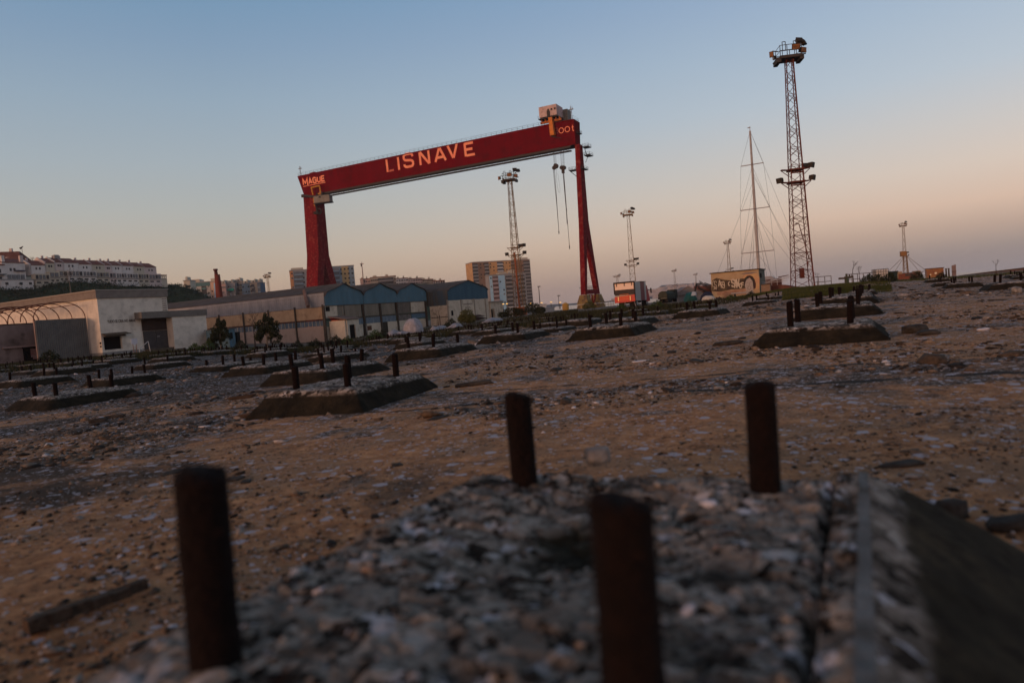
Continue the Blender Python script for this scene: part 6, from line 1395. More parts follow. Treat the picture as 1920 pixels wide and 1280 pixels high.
mb = MB(); mb.hexa([Vector((0, 0, t1-.09))-nn_*.2, Vector((D.x, D.y, t2-.14))-nn_*.2, Vector((D.x, D.y, t2-.14))+nn_*3, nn_*3+Vector((0, 0, t1-.09))], [Vector((0, 0, t1+.08))-nn_*.2, Vector((D.x, D.y, t2+.05))-nn_*.2, Vector((D.x, D.y, t2+.05))+nn_*3, nn_*3+Vector((0, 0, t1+.08))]); mb.build('coping', postm, bwt)
# concrete ramp blocks at the far centre: containers and silos behind the yard edge
def cyl_silo(px, pyt, Y, w_, col, label):
    p = at(px, pyt, Y); t = thing('storage_silo', label, 'silo', (p.x, p.y, -2.3), 0); h = p.z+2.3; mb = MB(); mb.tube((0, 0, 0), (0, 0, h), w_, n=20); mb.build('shell', col, t); mb = MB(); mb.tube((0, 0, h), (0, 0, h+.5), w_, w_*.3, n=20); mb.build('lid', col, t)
cyl_silo(1060, 570, 230, 1.1, M('silo_yellow', (.50, .26, .03), (.4, .24, .08), sc=1), 'yellow storage silo left of the slender crane leg')
for k, (px, pyt, Y, ln_, h_, lb, mt) in enumerate(((1012, 577, 210, 9, 3.2, 'long low pale roofed store right of the rusty mast foot', M('store_pale', (.20, .24, .28), (.26, .3, .33), sc=1)), (990, 572, 260, 14, 3.0, 'low white flat building below the ochre tower', M('store_white', (.34, .38, .42))))):
    p = at(px, pyt, Y); t = thing('low_store', lb, 'building', (p.x, p.y, -2.3), .05); hh_ = p.z+2.3; mb = MB(); mb.bx(-ln_/2, ln_/2, 0, 6, 0, hh_-.3); mb.build('wall', mt, t); mb = MB(); mb.bx(-ln_/2-.3, ln_/2+.3, -.3, 6.3, hh_-.3, hh_); mb.build('roof', mt, t)

# ================================================================== HILL, TERRACES AND TOWN
def interp_col(px, tab): return float(np.interp(px, [a for a, _ in tab], [b for _, b in tab]))
hillg = M('scrub_hillside', (.012, .030, .014), (.026, .046, .02), sc=.12, rough=1, c3=(.05, .05, .025), dirt=((.02, .018, .012), .05, .8))
P0 = at(150, 528, 350)
def v_dist(px, P=P0):
    """Y of the point on the line through P along V that shows at photo column px"""
    lo, hi = -400, 700
    t = solve(lambda t: proj((P.x+V.x*t, P.y+V.y*t, 20))[0], px, -250, 900); return P.y+V.y*t
def hill(name, cols, crest, dist, run=60, back=500, foot=-2.4, mat=hillg, seed=0, rough=2.0):
    nx, rows = len(cols), []
    prof = [(-1, 0), (-.8, .12), (-.6, .32), (-.45, .5), (-.3, .7), (-.18, .86), (-.08, .95), (0, 1), (.03, 1.0), (.3, 1.0), (1, 1.0)]
    v = []; Pc = []
    for q, hgt in prof:
        for px in cols:
            Y = dist(px); c = at(px, interp_col(px, crest), Y); r_ = hypot(c.x, c.y); dx, dy = c.x/r_, c.y/r_
            d = q*run if q < 0 else q*back
            x, y = c.x+dx*d, c.y+dy*d; z = foot+(c.z-foot)*hgt
            if q < -.02 and q > -1: z += rough*2*float(fbm(np.array(x*.06+seed), np.array(y*.06), seed, 4)); x += 4*float(fbm(np.array(x*.05), np.array(y*.05+9), seed+3, 3))
            v.append((x, y, z))
    f = [(j*nx+i, j*nx+i+1, (j+1)*nx+i+1, (j+1)*nx+i) for j in range(len(prof)-1) for i in range(nx-1)]
    # right-hand end closes down to the ground
    o = npmesh(name, v, f, mat, None, True); return struct(o), np.array(v).reshape(len(prof), nx, 3)
HC = [(-300, 545), (-60, 541), (0, 540), (60, 538), (110, 529), (150, 528), (200, 531), (300, 533), (345, 537), (372, 546), (400, 563), (420, 577), (445, 590), (470, 600)]
cols = list(range(-300, 471, 10))
h1, hv = hill('hillside', cols, HC, v_dist, 62, 260)
# scrub growing over the slope: uncountable
def on_hill(n, hv, q0, q1):
    k = rng.uniform(q0, q1, n); i = rng.uniform(0, hv.shape[1]-1.001, n); a = k.astype(int); b = i.astype(int); fa = (k-a)[:, None]; fb = (i-b)[:, None]
    return (hv[a, b]*(1-fb)+hv[a, b+1]*fb)*(1-fa)+(hv[a+1, b]*(1-fb)+hv[a+1, b+1]*fb)*fa
leafm = M('scrub_leaf', (.008, .024, .012), (.022, .036, .014), sc=.03, rough=.9)
Pq = on_hill(2600, hv, 1.0, 7.2); Pq = np.repeat(Pq, 14, 0)+rng.normal(size=(2600*14, 3))*np.array([1.9, 1.2, .5])+np.array([0, 0, .35])
o = leaves(Pq, .5, 'hillside_scrub', leafm); tag(o, 'dense dark scrub covering the hillside under the terraced houses', 'scrub', kind='stuff')
# bare trees at the crest and on the slope
barkm = M('pale_bark', (.10, .085, .07), (.15, .13, .11), sc=3, rough=.9)
def bare_tree(label, p, H, spread, seed, group=None, mat=None, cat='tree', twigs=5):
    rr = random.Random(seed); t = thing('bare_tree', label, cat, p, 0, group); mb = MB(); 
    def br(p, d, L, r, lev):
        q = p+d*L; mb.tube(p, q, r, r*.65, n=5, cap=False)
        if lev == 0: return
        for k in range(rr.choice((2, 3)) if lev > 1 else 2):
            e = (d+Vector((rr.uniform(-1, 1), rr.uniform(-1, 1), rr.uniform(-.2, .7)))*spread).normalized(); br(q, e, L*rr.uniform(.6, .85), r*.62, lev-1)
    tr = MB(); tr.tube((0, 0, -.3), (0, 0, H*.28), H*.022, H*.016, n=7); tr.build('trunk', mat or barkm, t)
    br(Vector((0, 0, H*.27)), Vector((0, 0, 1)), H*.2, H*.014, twigs); mb.build('crown', mat or barkm, t); return t
for px, py, H, lb in ((64, 538, 20, 'bare leafless tree standing above the roofs by the tall white house'), (134, 560, 16, 'pale forked dead trunk on the dark slope below the terraces'), (205, 585, 10, 'thin pale dead tree on the slope behind the hall')):
    Y = v_dist(px)-(0 if py < 545 else 25); p = at(px, py, Y) if py > 545 else at(px, 512, Y+14); bare_tree(lb, p, H if py > 545 else 9, .8, int(px), 'bare trees on the hill')

wallA = M('terrace_white', (.50, .47, .45), (.60, .56, .53), sc=.3, rough=.9, dirt=((.28, .25, .22), .25, .5)); wallB = M('terrace_cream', (.40, .36, .29), (.47, .43, .35), sc=.3, rough=.9)
wallP = M('terrace_pinkish', (.46, .38, .36), (.52, .44, .42), sc=.3, rough=.9); tile = M('roof_tile_red', (.13, .045, .035), (.19, .075, .055), sc=.6, rough=.9); win = M('dark_window', (.02, .022, .025), rough=.3); wing = M('greyish_window', (.10, .11, .12), (.16, .17, .18), sc=1, rough=.3)
frb = M('brown_frame', (.07, .045, .035)); balm = M('balcony_grey', (.24, .235, .23))
def box_obj(name, m, par, *b):
    mb = MB(); mb.bx(*b); return mb.build(name, m, par)
# terraced row: one house per unit along V
units = [(60, 88), (88, 106), (106, 122), (122, 150), (150, 175), (175, 199), (199, 212), (212, 232), (232, 253), (253, 273), (273, 296)]
names = ['first terraced house from the left, beside the tall white house', 'second terraced house with stubby chimney', 'third terraced house with rooftop water tank', 'fourth terraced house, pink party wall', 'fifth terraced house, above the pale forked trunk', 'middle terraced house with small red-framed window',
         'terraced house with the narrowest roof, right of the middle', 'terraced house left of the downpipe gap', 'terraced house right of the gap in the loggia row', 'second terraced house from the right end', 'rightmost roofed terraced house']
for k, (pa, pb) in enumerate(units):
    Ya, Yb = v_dist(pa), v_dist(pb); A_ = at(pa, 528, Ya); B_ = at(pb, 528, Yb); W_ = (Vector((B_.x, B_.y, 0))-Vector((A_.x, A_.y, 0))).length
    base = at((pa+pb)/2, interp_col((pa+pb)/2, HC)+.5, (Ya+Yb)/2).z; f_ = Fr(A_.x, A_.y, base); 
    top = solve(lambda z: -f_.px((-6.5, 0, z))[1], -interp_col(pa, [(60, 486), (88, 482), (106, 481), (122, 482), (150, 485), (175, 486), (199, 487), (232, 488.5), (253, 490), (273, 491.5)]), 5, 25)
    wm_ = (wallA, wallB, wallP, wallA)[k % 4]; t = thing('terraced_house', names[k], 'house', f_.o, ANG, 'terraced houses along the hill crest'); t['label'] = names[k]+' on the hill'
    eav = top-3.3; body = eav-.1
    box_obj('wall', wm_, t, -9, -.2, .02, W_-.02, 5.2, body); 
    mb = MB(); mb.prism([(-9.2, 0, 5), (-.2, 0, 5), (-.2, 0, eav+.25), (-6.5, 0, top), (-9.2, 0, top-1.3)], (0, .45, 0)); mb.build('party_wall', wallP if k % 2 else wallA, t)
    mb = MB(); mb.hexa([(-6.4, .46, top-.75), (.1, .46, eav-.15), (.1, W_-.02, eav-.15), (-6.4, W_-.02, top-.75)], [(-6.4, .46, top-.5), (.2, .46, eav+.02), (.2, W_-.02, eav+.02), (-6.4, W_-.02, top-.5)]); rf = mb.build('roof', tile, t)
    box_obj('chimney', wallP, rf, -6.2, -5.6, 1.3+(k%3)*.5, 2.2+(k%3)*.5, top-1, top+.45+.2*(k%2))
    if k == 2: box_obj('water_tank', balm, rf, -4.5, -3, 2.0, 4.2, top-1.2, top+.6)
    for y_ in (.34, .58): box_obj('window', win, t, -.2, -.14, W_*y_, W_*y_+.75, eav-2.3, eav-1.2)
    fr_w = 3.0 if k < 3 else 3.4
    box_obj('loggia', wallB if k < 3 else wm_, t, -.2, fr_w, .02, W_-.02, -1.5, 5.6)
    nb = 4 if W_ > 5.5 else 2
    for j in range(nb):
        y0 = .3+j*(W_-.4)/nb; w_ = (W_-.4)/nb-.35; o = box_obj('loggia_frame', frb, t, fr_w, fr_w+.08, y0, y0+w_, 3.0, 5.0); box_obj('pane', (wing if (j+k) % 3 else win), o, fr_w+.08, fr_w+.13, y0+.15, y0+w_-.15, 3.2, 4.85)
    mb = MB(); mb.bx(-.2, fr_w+.5, .02, W_-.02, 2.45, 2.75); mb.build('ledge', balm, t)
    for j in range(2): y0 = .5+j*W_*.5; box_obj('window', win, t, fr_w, fr_w+.06, y0, y0+W_*.28, .9, 1.7)
# end block with open loggia
A_ = at(296, 533, v_dist(296)); f_ = Fr(A_.x, A_.y, A_.z-.5); t = thing('loggia_block', 'low flat end block with three see-through loggia openings at the right end of the terraces', 'house', f_.o, ANG); W_ = 6.0
W_ = solve(lambda t_: f_.px((3, t_, 4))[0], 312, 0, 20)
box_obj('wall', wallB, t, -.2, 3.4, 0, W_, -1.5, 3.0); box_obj('roof', tile, t, -.4, 3.6, -.1, W_+.1, 5.2, 5.6); 
for j in range(4): box_obj('column', wallB, t, 3.0, 3.4, j*(W_-.5)/3, j*(W_-.5)/3+.45, 3.0, 5.2)
for j in range(3): box_obj('railing', frb, t, 3.1, 3.2, j*(W_-.5)/3+.46, (j+1)*(W_-.5)/3-.01, 3.0, 3.5)
# tall white house and its neighbour at the far left
def front_wins(t, x, ys, zs, w_, h_, m=win):
    for y_ in ys:
        for z_ in zs: box_obj('window', m, t, x, x+.06, y_, y_+w_, z_, z_+h_)
def vunit(pa, pb, py_base): A_ = at(pa, py_base, v_dist(pa)); B_ = at(pb, py_base, v_dist(pb)); return Fr(A_.x, A_.y, A_.z), math.hypot(B_.x-A_.x, B_.y-A_.y)
f_, W_ = vunit(8, 51, 536); t = thing('white_house', 'tall white house with terrace glazing and a chimney, between the brown gable and the terraces', 'house', f_.o, ANG)
tp_ = solve(lambda z: -f_.px((0, W_*.5, z))[1], -484, 4, 30)
box_obj('wall', wallA, t, -8, 0, 0, W_, -2, tp_-2.2); mb = MB(); mb.hexa([(-7, -.2, tp_+.2), (.3, -.2, tp_-2.2), (.3, W_+.2, tp_-2.2), (-7, W_+.2, tp_+.2)], [(-7, -.2, tp_+.5), (.4, -.2, tp_-1.95), (.4, W_+.2, tp_-1.95), (-7, W_+.2, tp_+.5)]); mb.build('roof', tile, t)
box_obj('chimney', wallP, t, -1.6, -.4, W_-1.6, W_-.2, tp_-3, tp_+1.4); box_obj('chimney', wallA, t, -1.4, -.2, .2, 1.5, tp_-4, tp_+1.2); box_obj('terrace_slab', balm, t, -.1, 3.4, -3, W_+1.5, 2.4, 2.9); box_obj('base', wallA, t, -.1, 3.2, -3, W_+1.3, -2, 2.4)
for j in range(4): o = box_obj('glazing', wing, t, 0.01, .3, 1.8+j*1.9, 3.3+j*1.9, 3.0, 5.2)
front_wins(t, 0, (3.0, 4.6), (6.9,), .9, 1.4); box_obj('awning', M('awning_navy', (.02, .02, .05)), t, 0, 1.2, W_-5, W_-.5, 6.9, 7.3); front_wins(t, 3.2, (-1, 5, 9), (.2,), 1.3, 1.2)
f_, W_ = vunit(-60, 12, 540); t = thing('white_house', 'white house cut by the left edge of the photo, with long balcony slabs', 'house', f_.o, ANG)
box_obj('wall', wallA, t, -8, 0, 0, W_, -2, 10.8); box_obj('balcony', balm, t, 0, 2.6, 0, W_, 2.6, 3.2); box_obj('balcony', balm, t, 0, 2.0, 0, W_, 6.0, 6.4); box_obj('base', M('blueish_wall', (.24, .27, .30), (.3, .33, .36), sc=.5), t, 0, 2.2, 0, W_, -2, 2.6); front_wins(t, 0, (W_-3, W_-6, W_-10), (3.6, 7), 1.6, 1.6); mb = MB(); mb.hexa([(-8, -.3, 12.3), (.4, -.3, 10.4), (.4, W_+.3, 10.4), (-8, W_+.3, 12.3)], [(-8, -.3, 12.8), (.5, -.3, 10.8), (.5, W_+.3, 10.8), (-8, W_+.3, 12.8)]); mb.build('roof', tile, t)
pp = at(-30, 500, 352); pq = at(42, 497, 352); wq = pq.x-pp.x; ft = Fr(pp.x, pp.y, pp.z-10, 0); t = thing('gabled_house', 'large house with dark brown hipped roof and skylight rising behind the white house', 'house', ft.o, 0)
tz = at(20, 467, 352).z-ft.o.z; box_obj('wall', wallB, t, 0, wq, 0, 9, -3, tz-7.5)
mb = MB(); mb.prism([(-.5, -.3, tz-7.6), (wq+.8, -.3, tz-7.6), (wq*.78, 4, tz-.6), (wq*.2, 4, tz)], (0, .01, 0)) if 0 else mb.hexa([(-.5, -.4, tz-7.6), (wq+1, -.4, tz-7.6), (wq+1, 9.4, tz-7.6), (-.5, 9.4, tz-7.6)], [(-.5, 4, tz-.1), (wq*.80, 4, tz-.9), (wq*.80, 5, tz-.9), (-.5, 5, tz-.1)]); rf = mb.build('roof', M('roof_brown', (.07, .03, .024), (.11, .05, .04), sc=.6), t)
box_obj('chimney', wallP, rf, wq*.55, wq*.62, 4, 5, tz-1.6, tz+.9); mb = MB(); mb.hexa([(wq*.55, 1.2, tz-6.4), (wq*.8, 1.2, tz-6.4), (wq*.8, 3, tz-6.4), (wq*.55, 3, tz-6.4)], [(wq*.5, 2.1, tz-3.6), (wq*.7, 2.1, tz-3.9), (wq*.7, 3, tz-3.9), (wq*.5, 3, tz-3.6)]); mb.build('dormer', wallP, rf)
p = at(43, 483, 345); t = thing('satellite_mast', 'thin roof mast carrying a tilted dish above the white house', 'antenna', p, 0); mb = MB(); mb.tube((0, 0, -5), (0, 0, 5), .09); mb.build('mast', steel_dk, t); mb = MB(); mb.tube((-.9, 0, 4.6), (.7, 0, 5.6), .5, .15, n=8); mb.build('dish', steel_dk, t)

# -------- apartment blocks
def block(label, pl, pr, pyt, Y, depth, base, floors, cols, wall, ang=0.0, bands=(), balc=(), top=None, wcol=win, side=None, wsz=(1.3, 1.3), roofbox=(), pen=None, skip=0.12, Yr=None):
    a_ = at(pl, pyt, Y); ang_ = ang
    f_ = Fr(a_.x, a_.y, base, ang_); H = a_.z-base
    W_ = solve(lambda t: f_.px((t, 0, H))[0], pr, .5, 300); t = thing('apartment_block', label, 'apartment block', f_.o, ang_, 'apartment blocks of the town')
    rr = random.Random(int(pl*7+pr)); box_obj('wall', wall, t, 0, W_, 0, depth, -3, H); box_obj('roof', top or balm, t, -.25, W_+.25, -.25, depth+.25, H, H+.55)
    fh = (H-1)/floors
    for (u0, u1, m) in bands: box_obj('wall_panel', m, t, W_*u0, W_*u1, -.12, -.01, -3, H-.2)
    nw = 0; cw = W_/cols
    for fl in range(floors):
        for c in range(cols):
            u_ = (c+.5)/cols
            if any(a <= u_ <= b for a, b, _ in balc): continue
            if rr.random() < skip or nw >= 95: continue
            z_ = .9+fl*fh+fh*.25; box_obj('window', wcol if rr.random() < .75 else wing, t, cw*c+cw*.5-wsz[0]/2, cw*c+cw*.5+wsz[0]/2, -.2, -.13, z_, z_+wsz[1]); nw += 1
    for (a, b, m) in balc:
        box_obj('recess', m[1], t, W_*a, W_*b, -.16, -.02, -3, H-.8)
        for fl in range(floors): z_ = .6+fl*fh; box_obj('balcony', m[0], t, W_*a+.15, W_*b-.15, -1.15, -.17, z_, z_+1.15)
    if side: box_obj('side_wall', side, t, -.1, -.01, .02, depth-.02, -3, H-.1)
    for (a, b, h_) in roofbox: box_obj('roof_housing', wallB, t, W_*a, W_*b, 1.5, depth-2, H+.56, H+.56+h_)
    return t, f_, W_, H
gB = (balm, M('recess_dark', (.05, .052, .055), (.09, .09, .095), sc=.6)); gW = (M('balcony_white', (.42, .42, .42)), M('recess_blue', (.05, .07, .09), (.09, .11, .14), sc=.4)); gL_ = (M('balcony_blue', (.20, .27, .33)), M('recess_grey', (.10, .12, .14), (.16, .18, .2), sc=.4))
och = M('ochre_render', (.44, .25, .11), (.52, .31, .14), sc=.1); brn = M('brown_render', (.20, .125, .085), (.25, .16, .11), sc=.1); gry = M('grey_render', (.24, .24, .245), (.32, .32, .32), sc=.2); lbl = M('light_blue_render', (.30, .50, .64), (.36, .56, .70), sc=.2); tel = M('teal_render', (.06, .14, .15), (.09, .18, .19), sc=.3); slt = M('slate_render', (.14, .21, .27), (.18, .25, .31), sc=.2); pkr = M('pink_render', (.38, .26, .23), (.44, .32, .29), sc=.3); bei = M('beige_render', (.30, .26, .21), (.36, .32, .26), sc=.2)
block('big ochre and brown apartment tower right of the sheds, striped with dark balcony columns', 885, 993, 492.5, 540, 16, -2, 15, 18, brn, R(22), bands=((.28, .42, och), (.52, .66, och)), balc=((0, .09, gB), (.20, .28, gB), (.42, .52, gW), (.66, .74, gB), (.88, 1, gB)), side=M('ochre_side_wall', (.55, .36, .18), (.42, .24, .12), sc=.3), roofbox=((.84, .98, 1.6),), wsz=(1.0, 1.0), skip=.45)
block('grey and light blue apartment block in front of the big ochre tower', 917, 985, 517, 420, 14, -2, 9, 12, gry, R(12), bands=((0, .08, lbl), (.24, .42, lbl)), balc=((.08, .24, (M('balcony_pinkish', (.36, .30, .30)), M('recess_maroon', (.12, .08, .08)))), (.44, .62, gB), (.80, .97, gB)), wsz=(.9, .9), skip=.4, roofbox=((.3, .5, 1.2), (.62, .72, 2.4)))
block('apartment tower with orange stripe left of the crane leg', 543, 600, 508, 480, 15, 0, 12, 8, gry, R(18), bands=((0, .10, M('orange_stripe', (.55, .25, .11), (.6, .3, .14), sc=.2)),), balc=((.12, .42, gL_), (.62, 1, gL_)), side=M('orange_side', (.50, .27, .14), (.30, .18, .11), sc=.25), roofbox=((.05, .45, 1.5),), wsz=(1.1, 1.2))
block('slate blue apartment tower seen right of the crane leg', 607, 663, 501.5, 500, 15, 0, 12, 8, slt, R(14), bands=((.58, .82, M('mustard_stripe', (.30, .24, .12), (.34, .27, .15), sc=.2)),), balc=((.1, .5, gL_),), side=slt, wsz=(1.2, 1.2))
TC = [(300, 556), (345, 566), (480, 566), (540, 580), (650, 580), (672, 541), (690, 534), (760, 532), (830, 532), (850, 545), (878, 575)]
h2, _ = hill('town_hill', list(range(300, 880, 10)), TC, lambda p: 470+max(0, p-640)*.3, 80, 700, rough=.5, seed=4)
for args in (('white apartment block with teal top floor, first on the left behind the scrub', 357, 393, 531, 480, 14, 8, 4, 6, M('offwhite_render', (.36, .37, .36), (.42, .42, .41), sc=.2), R(8), ((0, 1, tel),) if 0 else (), ((.55, .8, (M('balcony_teal', (.10, .22, .22)), gB[1])),)),
             ('peach apartment block with light blue glazed stripe left of the brick chimney', 394, 412, 529, 470, 14, 8, 5, 4, M('peach_render', (.50, .32, .22), (.54, .37, .27), sc=.2), R(6), (), ((.35, .75, (lbl, lbl)),)),
             ('pink apartment block with small windows right of the brick chimney', 413, 423, 533, 470, 12, 8, 5, 3, pkr, R(6), (), ()),
             ('grey apartment block with green shop blind half hidden by bare branches', 423, 440, 532, 474, 12, 8, 5, 5, gry, R(6), (), ()),
             ('cream apartment block with roof housings in the middle of the far row', 440, 453, 528.5, 480, 12, 8, 5, 4, bei, R(6), (), ((.2, .5, gB),)),
             ('slate blue blank-walled apartment block in the far row', 453, 468, 532.5, 474, 12, 8, 5, 3, slt, R(6), (), ()),
             ('beige apartment block with arches in the far row', 468, 482, 531, 474, 12, 8, 5, 4, bei, R(6), (), ((.2, .6, gB),)),
             ('blue glazed end block at the right end of the far row', 482, 488.5, 530, 474, 12, 8, 5, 3, M('blue_glaze', (.06, .12, .20), (.10, .16, .24), sc=.3), R(6), (), ((.1, .9, gL_),))):
    lb, pl, pr, pyt, Y, dp, bs, fl, co, wl, an_, bd, bl = args
    t, f_, W_, H = block(lb, pl, pr, pyt, Y, dp, bs, fl+2, co, wl, an_, bd, bl, wsz=(.9, 1.1), roofbox=((.1, .35, 1.5), (.55, .7, 2.3)) if pl > 400 else ((.0, .45, 2.0),), skip=.25)
    if pl == 357: box_obj('top_floor', tel, t, -.1, W_+.1, -.3, -.13, H-2.6, H-.1)
    if pl == 423: box_obj('shop_blind', M('green_blind', (.03, .30, .22)), t, .5, W_*.85, -1.2, -.15, H-5, H-3.6)
block('small white houses cluster at the hill end, left of the teal block', 344, 356, 527, 440, 10, 8, 5, 4, wallB, R(6), (), (), roofbox=((.2, .5, 2.2),))
# low rise row on the distant ridge
for (pl, pr, pyt, lb, wl) in ((675, 694, 524, 'pale pink low house with curved gable on the ridge, beside the thin mast', pkr), (694, 742, 521, 'long low flats with dark bands on the ridge', bei), (742, 765, 523, 'white low flats behind the middle gable', wallA), (765, 792, 523.5, 'low pinkish flats behind the third gable', wallP), (792, 812, 525, 'low cream flats on the ridge above the shed valley', wallB), (812, 834, 527.5, 'low white flats at the right end of the ridge', wallA)):
    block(lb, pl, pr, pyt, 560, 12, 24, 3, max(3, int((pr-pl)/4)), wl, R(10), (), ((.3, .9, gB),) if pr-pl > 30 else (), top=tile, wsz=(1.4, 1.0), roofbox=((.1, .25, 1.2), (.6, .7, 1.6)))
p = at(678, 491, 560); t = thing('radio_mast', 'thin pale radio mast on the ridge behind the first gable', 'antenna', (p.x, p.y, 22), 0); h_ = p.z-22; mb = MB(); mb.tube((0, 0, 0), (0, 0, h_*.7), .55, .4); mb.tube((0, 0, h_*.7), (0, 0, h_), .4, .2); mb.bx(-1.6, 1.6, -.2, .2, h_*.93, h_*.95); mb.build('mast', M('mast_pale', (.28, .22, .2)), t); mb = MB(); mb.bx(-.9, -.2, -.4, .4, h_*.86, h_*.95); mb.bx(.3, .8, -.4, .4, h_*.4, h_*.46); mb.build('antenna_panel', steel_dk, t)
# brick chimney
p = at(406, 504, 300); t = thing('brick_chimney', 'tall dark red brick factory chimney rising behind the long shed roof', 'chimney', (p.x, p.y, -2.4), 0); h_ = p.z+2.4
bk = M('chimney_brick', (.16, .035, .022), (.11, .028, .02), sc=.4, dirt=((.05, .02, .016), .3, .6)); mb = MB(); mb.tube((0, 0, 0), (0, 0, h_-2.5), 2.0, 1.15, n=20); mb.build('shaft', bk, t); mb = MB(); mb.tube((-.35, 0, h_-2.5), (-.5, 0, h_-.7), .75, .7, n=16); mb.tube((-.5, 0, h_-.7), (-.5, 0, h_), .95, n=16); mb.build('cap', M('chimney_cap', (.07, .02, .015)), t)
# far shore
fh_m = M('far_shore', (.06, .07, .07), (.10, .10, .09), sc=.004, rough=1)
FC = [(1150, 566), (1180, 556), (1205, 548), (1213, 542), (1232, 542), (1240, 535), (1250, 534), (1280, 532), (1310, 531), (1345, 534), (1380, 545), (1420, 550)]
h3, hv3 = hill('far_shore_hills', list(range(1150, 1421, 6)), FC, lambda p: 3000, 700, 600, foot=-4, mat=fh_m, rough=9, seed=6)
Pf = on_hill(1500, hv3, .2, 4.2); mb = MB()
for q in Pf:
    w_ = random.uniform(6, 20); h_ = random.uniform(3, 11); mb.bx(q[0]-w_/2, q[0]+w_/2, q[1]-6, q[1]+6, q[2]-6, q[2]+h_)
o = mb.build('far_town', M('far_town_walls', (.30, .25, .23), (.42, .36, .34), sc=.02), None); tag(o, 'pale buildings of the far shore town climbing the hazy hill', 'buildings', kind='stuff')
h4, _ = hill('far_shore_ridge', list(range(1000, 1200, 8)), [(1000, 574), (1040, 570), (1080, 568.5), (1120, 566), (1170, 562), (1200, 560)], lambda p: 2600, 400, 300, foot=-4, mat=fh_m, rough=2, seed=7)

# ================================================================== TREES, SHRUBS, GRASS
leafd = M('dark_foliage', (.010, .015, .007), (.028, .034, .014), sc=.8, rough=.85); leafg = M('green_foliage', (.022, .045, .012), (.05, .08, .02), sc=.8, rough=.85); leafy = M('olive_foliage', (.05, .055, .012), (.085, .085, .025), sc=.8, rough=.85)
def leafy_tree(label, px, py, Y, blobs, n, size, mat, trunk_h=None, name='leafy_tree', cat='tree', group=None, trunk_mat=barkm, stems=5):
    p = at(px, py, Y); p.z = gz(p.x, p.y)-.05; t = thing(name, label, cat, p, 0, group)
    tm = MB(); th = trunk_h or .4
    tm.tube((0, 0, 0), (.05, 0, th), .05+th*.05, .04+th*.035, n=7)
    for k in range(stems):
        b = blobs[k % len(blobs)]; q = Vector((b[0]+random.uniform(-.3, .3)*b[3], b[1], b[2]+.2*b[5])); mid_ = Vector((b[0]*.4, b[1]*.4, th+(b[2]-th)*.5)); tm.tube((.05, 0, th), mid_, .03+th*.028, .03+th*.015, n=5, cap=False); tm.tube(mid_, q, .03+th*.015, .015, n=5, cap=False)
    tm.build('trunk', trunk_mat, t); 
    big = len(blobs) > 3 and n > 1500; bl = list(blobs)
    if big:
        for b in blobs:
            for k in range(5):
                d = Vector((random.gauss(0, 1), random.gauss(0, 1), random.gauss(.2, 1))).normalized(); bl.append((b[0]+d.x*b[3]*.95, b[1]+d.y*b[4]*.9, b[2]+d.z*b[5]*.95, b[3]*.34, b[4]*.34, b[5]*.34))
        bl = [(b[0], b[1], b[2], b[3]*(.8 if i < len(blobs) else 1), b[4]*.8, b[5]*(.8 if i < len(blobs) else 1)) for i, b in enumerate(bl)]
    P_ = crown_points(n, bl, .2 if big else .35)
    if big: P_ = P_[vn(P_[:, 0]*2.3+P_[:, 1]*1.7+7, P_[:, 2]*2.3+P_[:, 1]*.9, 31) > .36]
    leaves(P_, size, 'crown', mat, t); return t
leafy_tree('dense dark evergreen with a pale forked trunk in front of the long shed side', 500, 637, 88, [(-.1, 0, 3.0, 1.1, 1.1, 1.5), (-.7, .1, 2.2, .9, .9, .9), (.9, 0, 2.2, 1.0, 1, 1.2), (1.3, 0, 1.2, .9, .9, .9), (.2, 0, 3.9, .7, .7, .6), (-1.0, 0, 1.5, .7, .7, .6)], 6500, .13, leafd, 1.6)
leafy_tree('dark spreading tree against the right end wall of the pale hall', 413, 642, 92, [(0, 0, 2.2, 1.1, 1, 1.6), (-.6, 0, 1.3, .9, .9, 1.0), (.8, 0, 1.4, .8, .8, 1.0), (.3, .2, 3.3, .7, .7, .8)], 5200, .14, leafd, 1.2)
leafy_tree('olive green round bush below the faded painted words', 876, 604, 108, [(0, 0, 1.3, 1.2, 1, 1.1), (.6, 0, .8, .9, .9, .7), (-.7, 0, .9, .8, .8, .7)], 3200, .12, leafy, .5, 'bush', 'bush')
leafy_tree('dark bush at the foot of the rusty mast', 960, 597, 120, [(0, 0, .9, 1.5, 1, .9), (1.6, 0, .8, 1.0, 1, .7), (-1.6, 0, .6, .9, .9, .5)], 2600, .13, leafd, .4, 'bush', 'bush')
leafy_tree('dark bush right of the rusty mast', 1000, 592, 118, [(0, 0, 1.1, 1.4, 1, 1.0), (1.2, 0, .7, 1.0, 1, .6)], 2200, .13, leafd, .4, 'bush', 'bush')
gpb = 'shrubs along the yard edge'
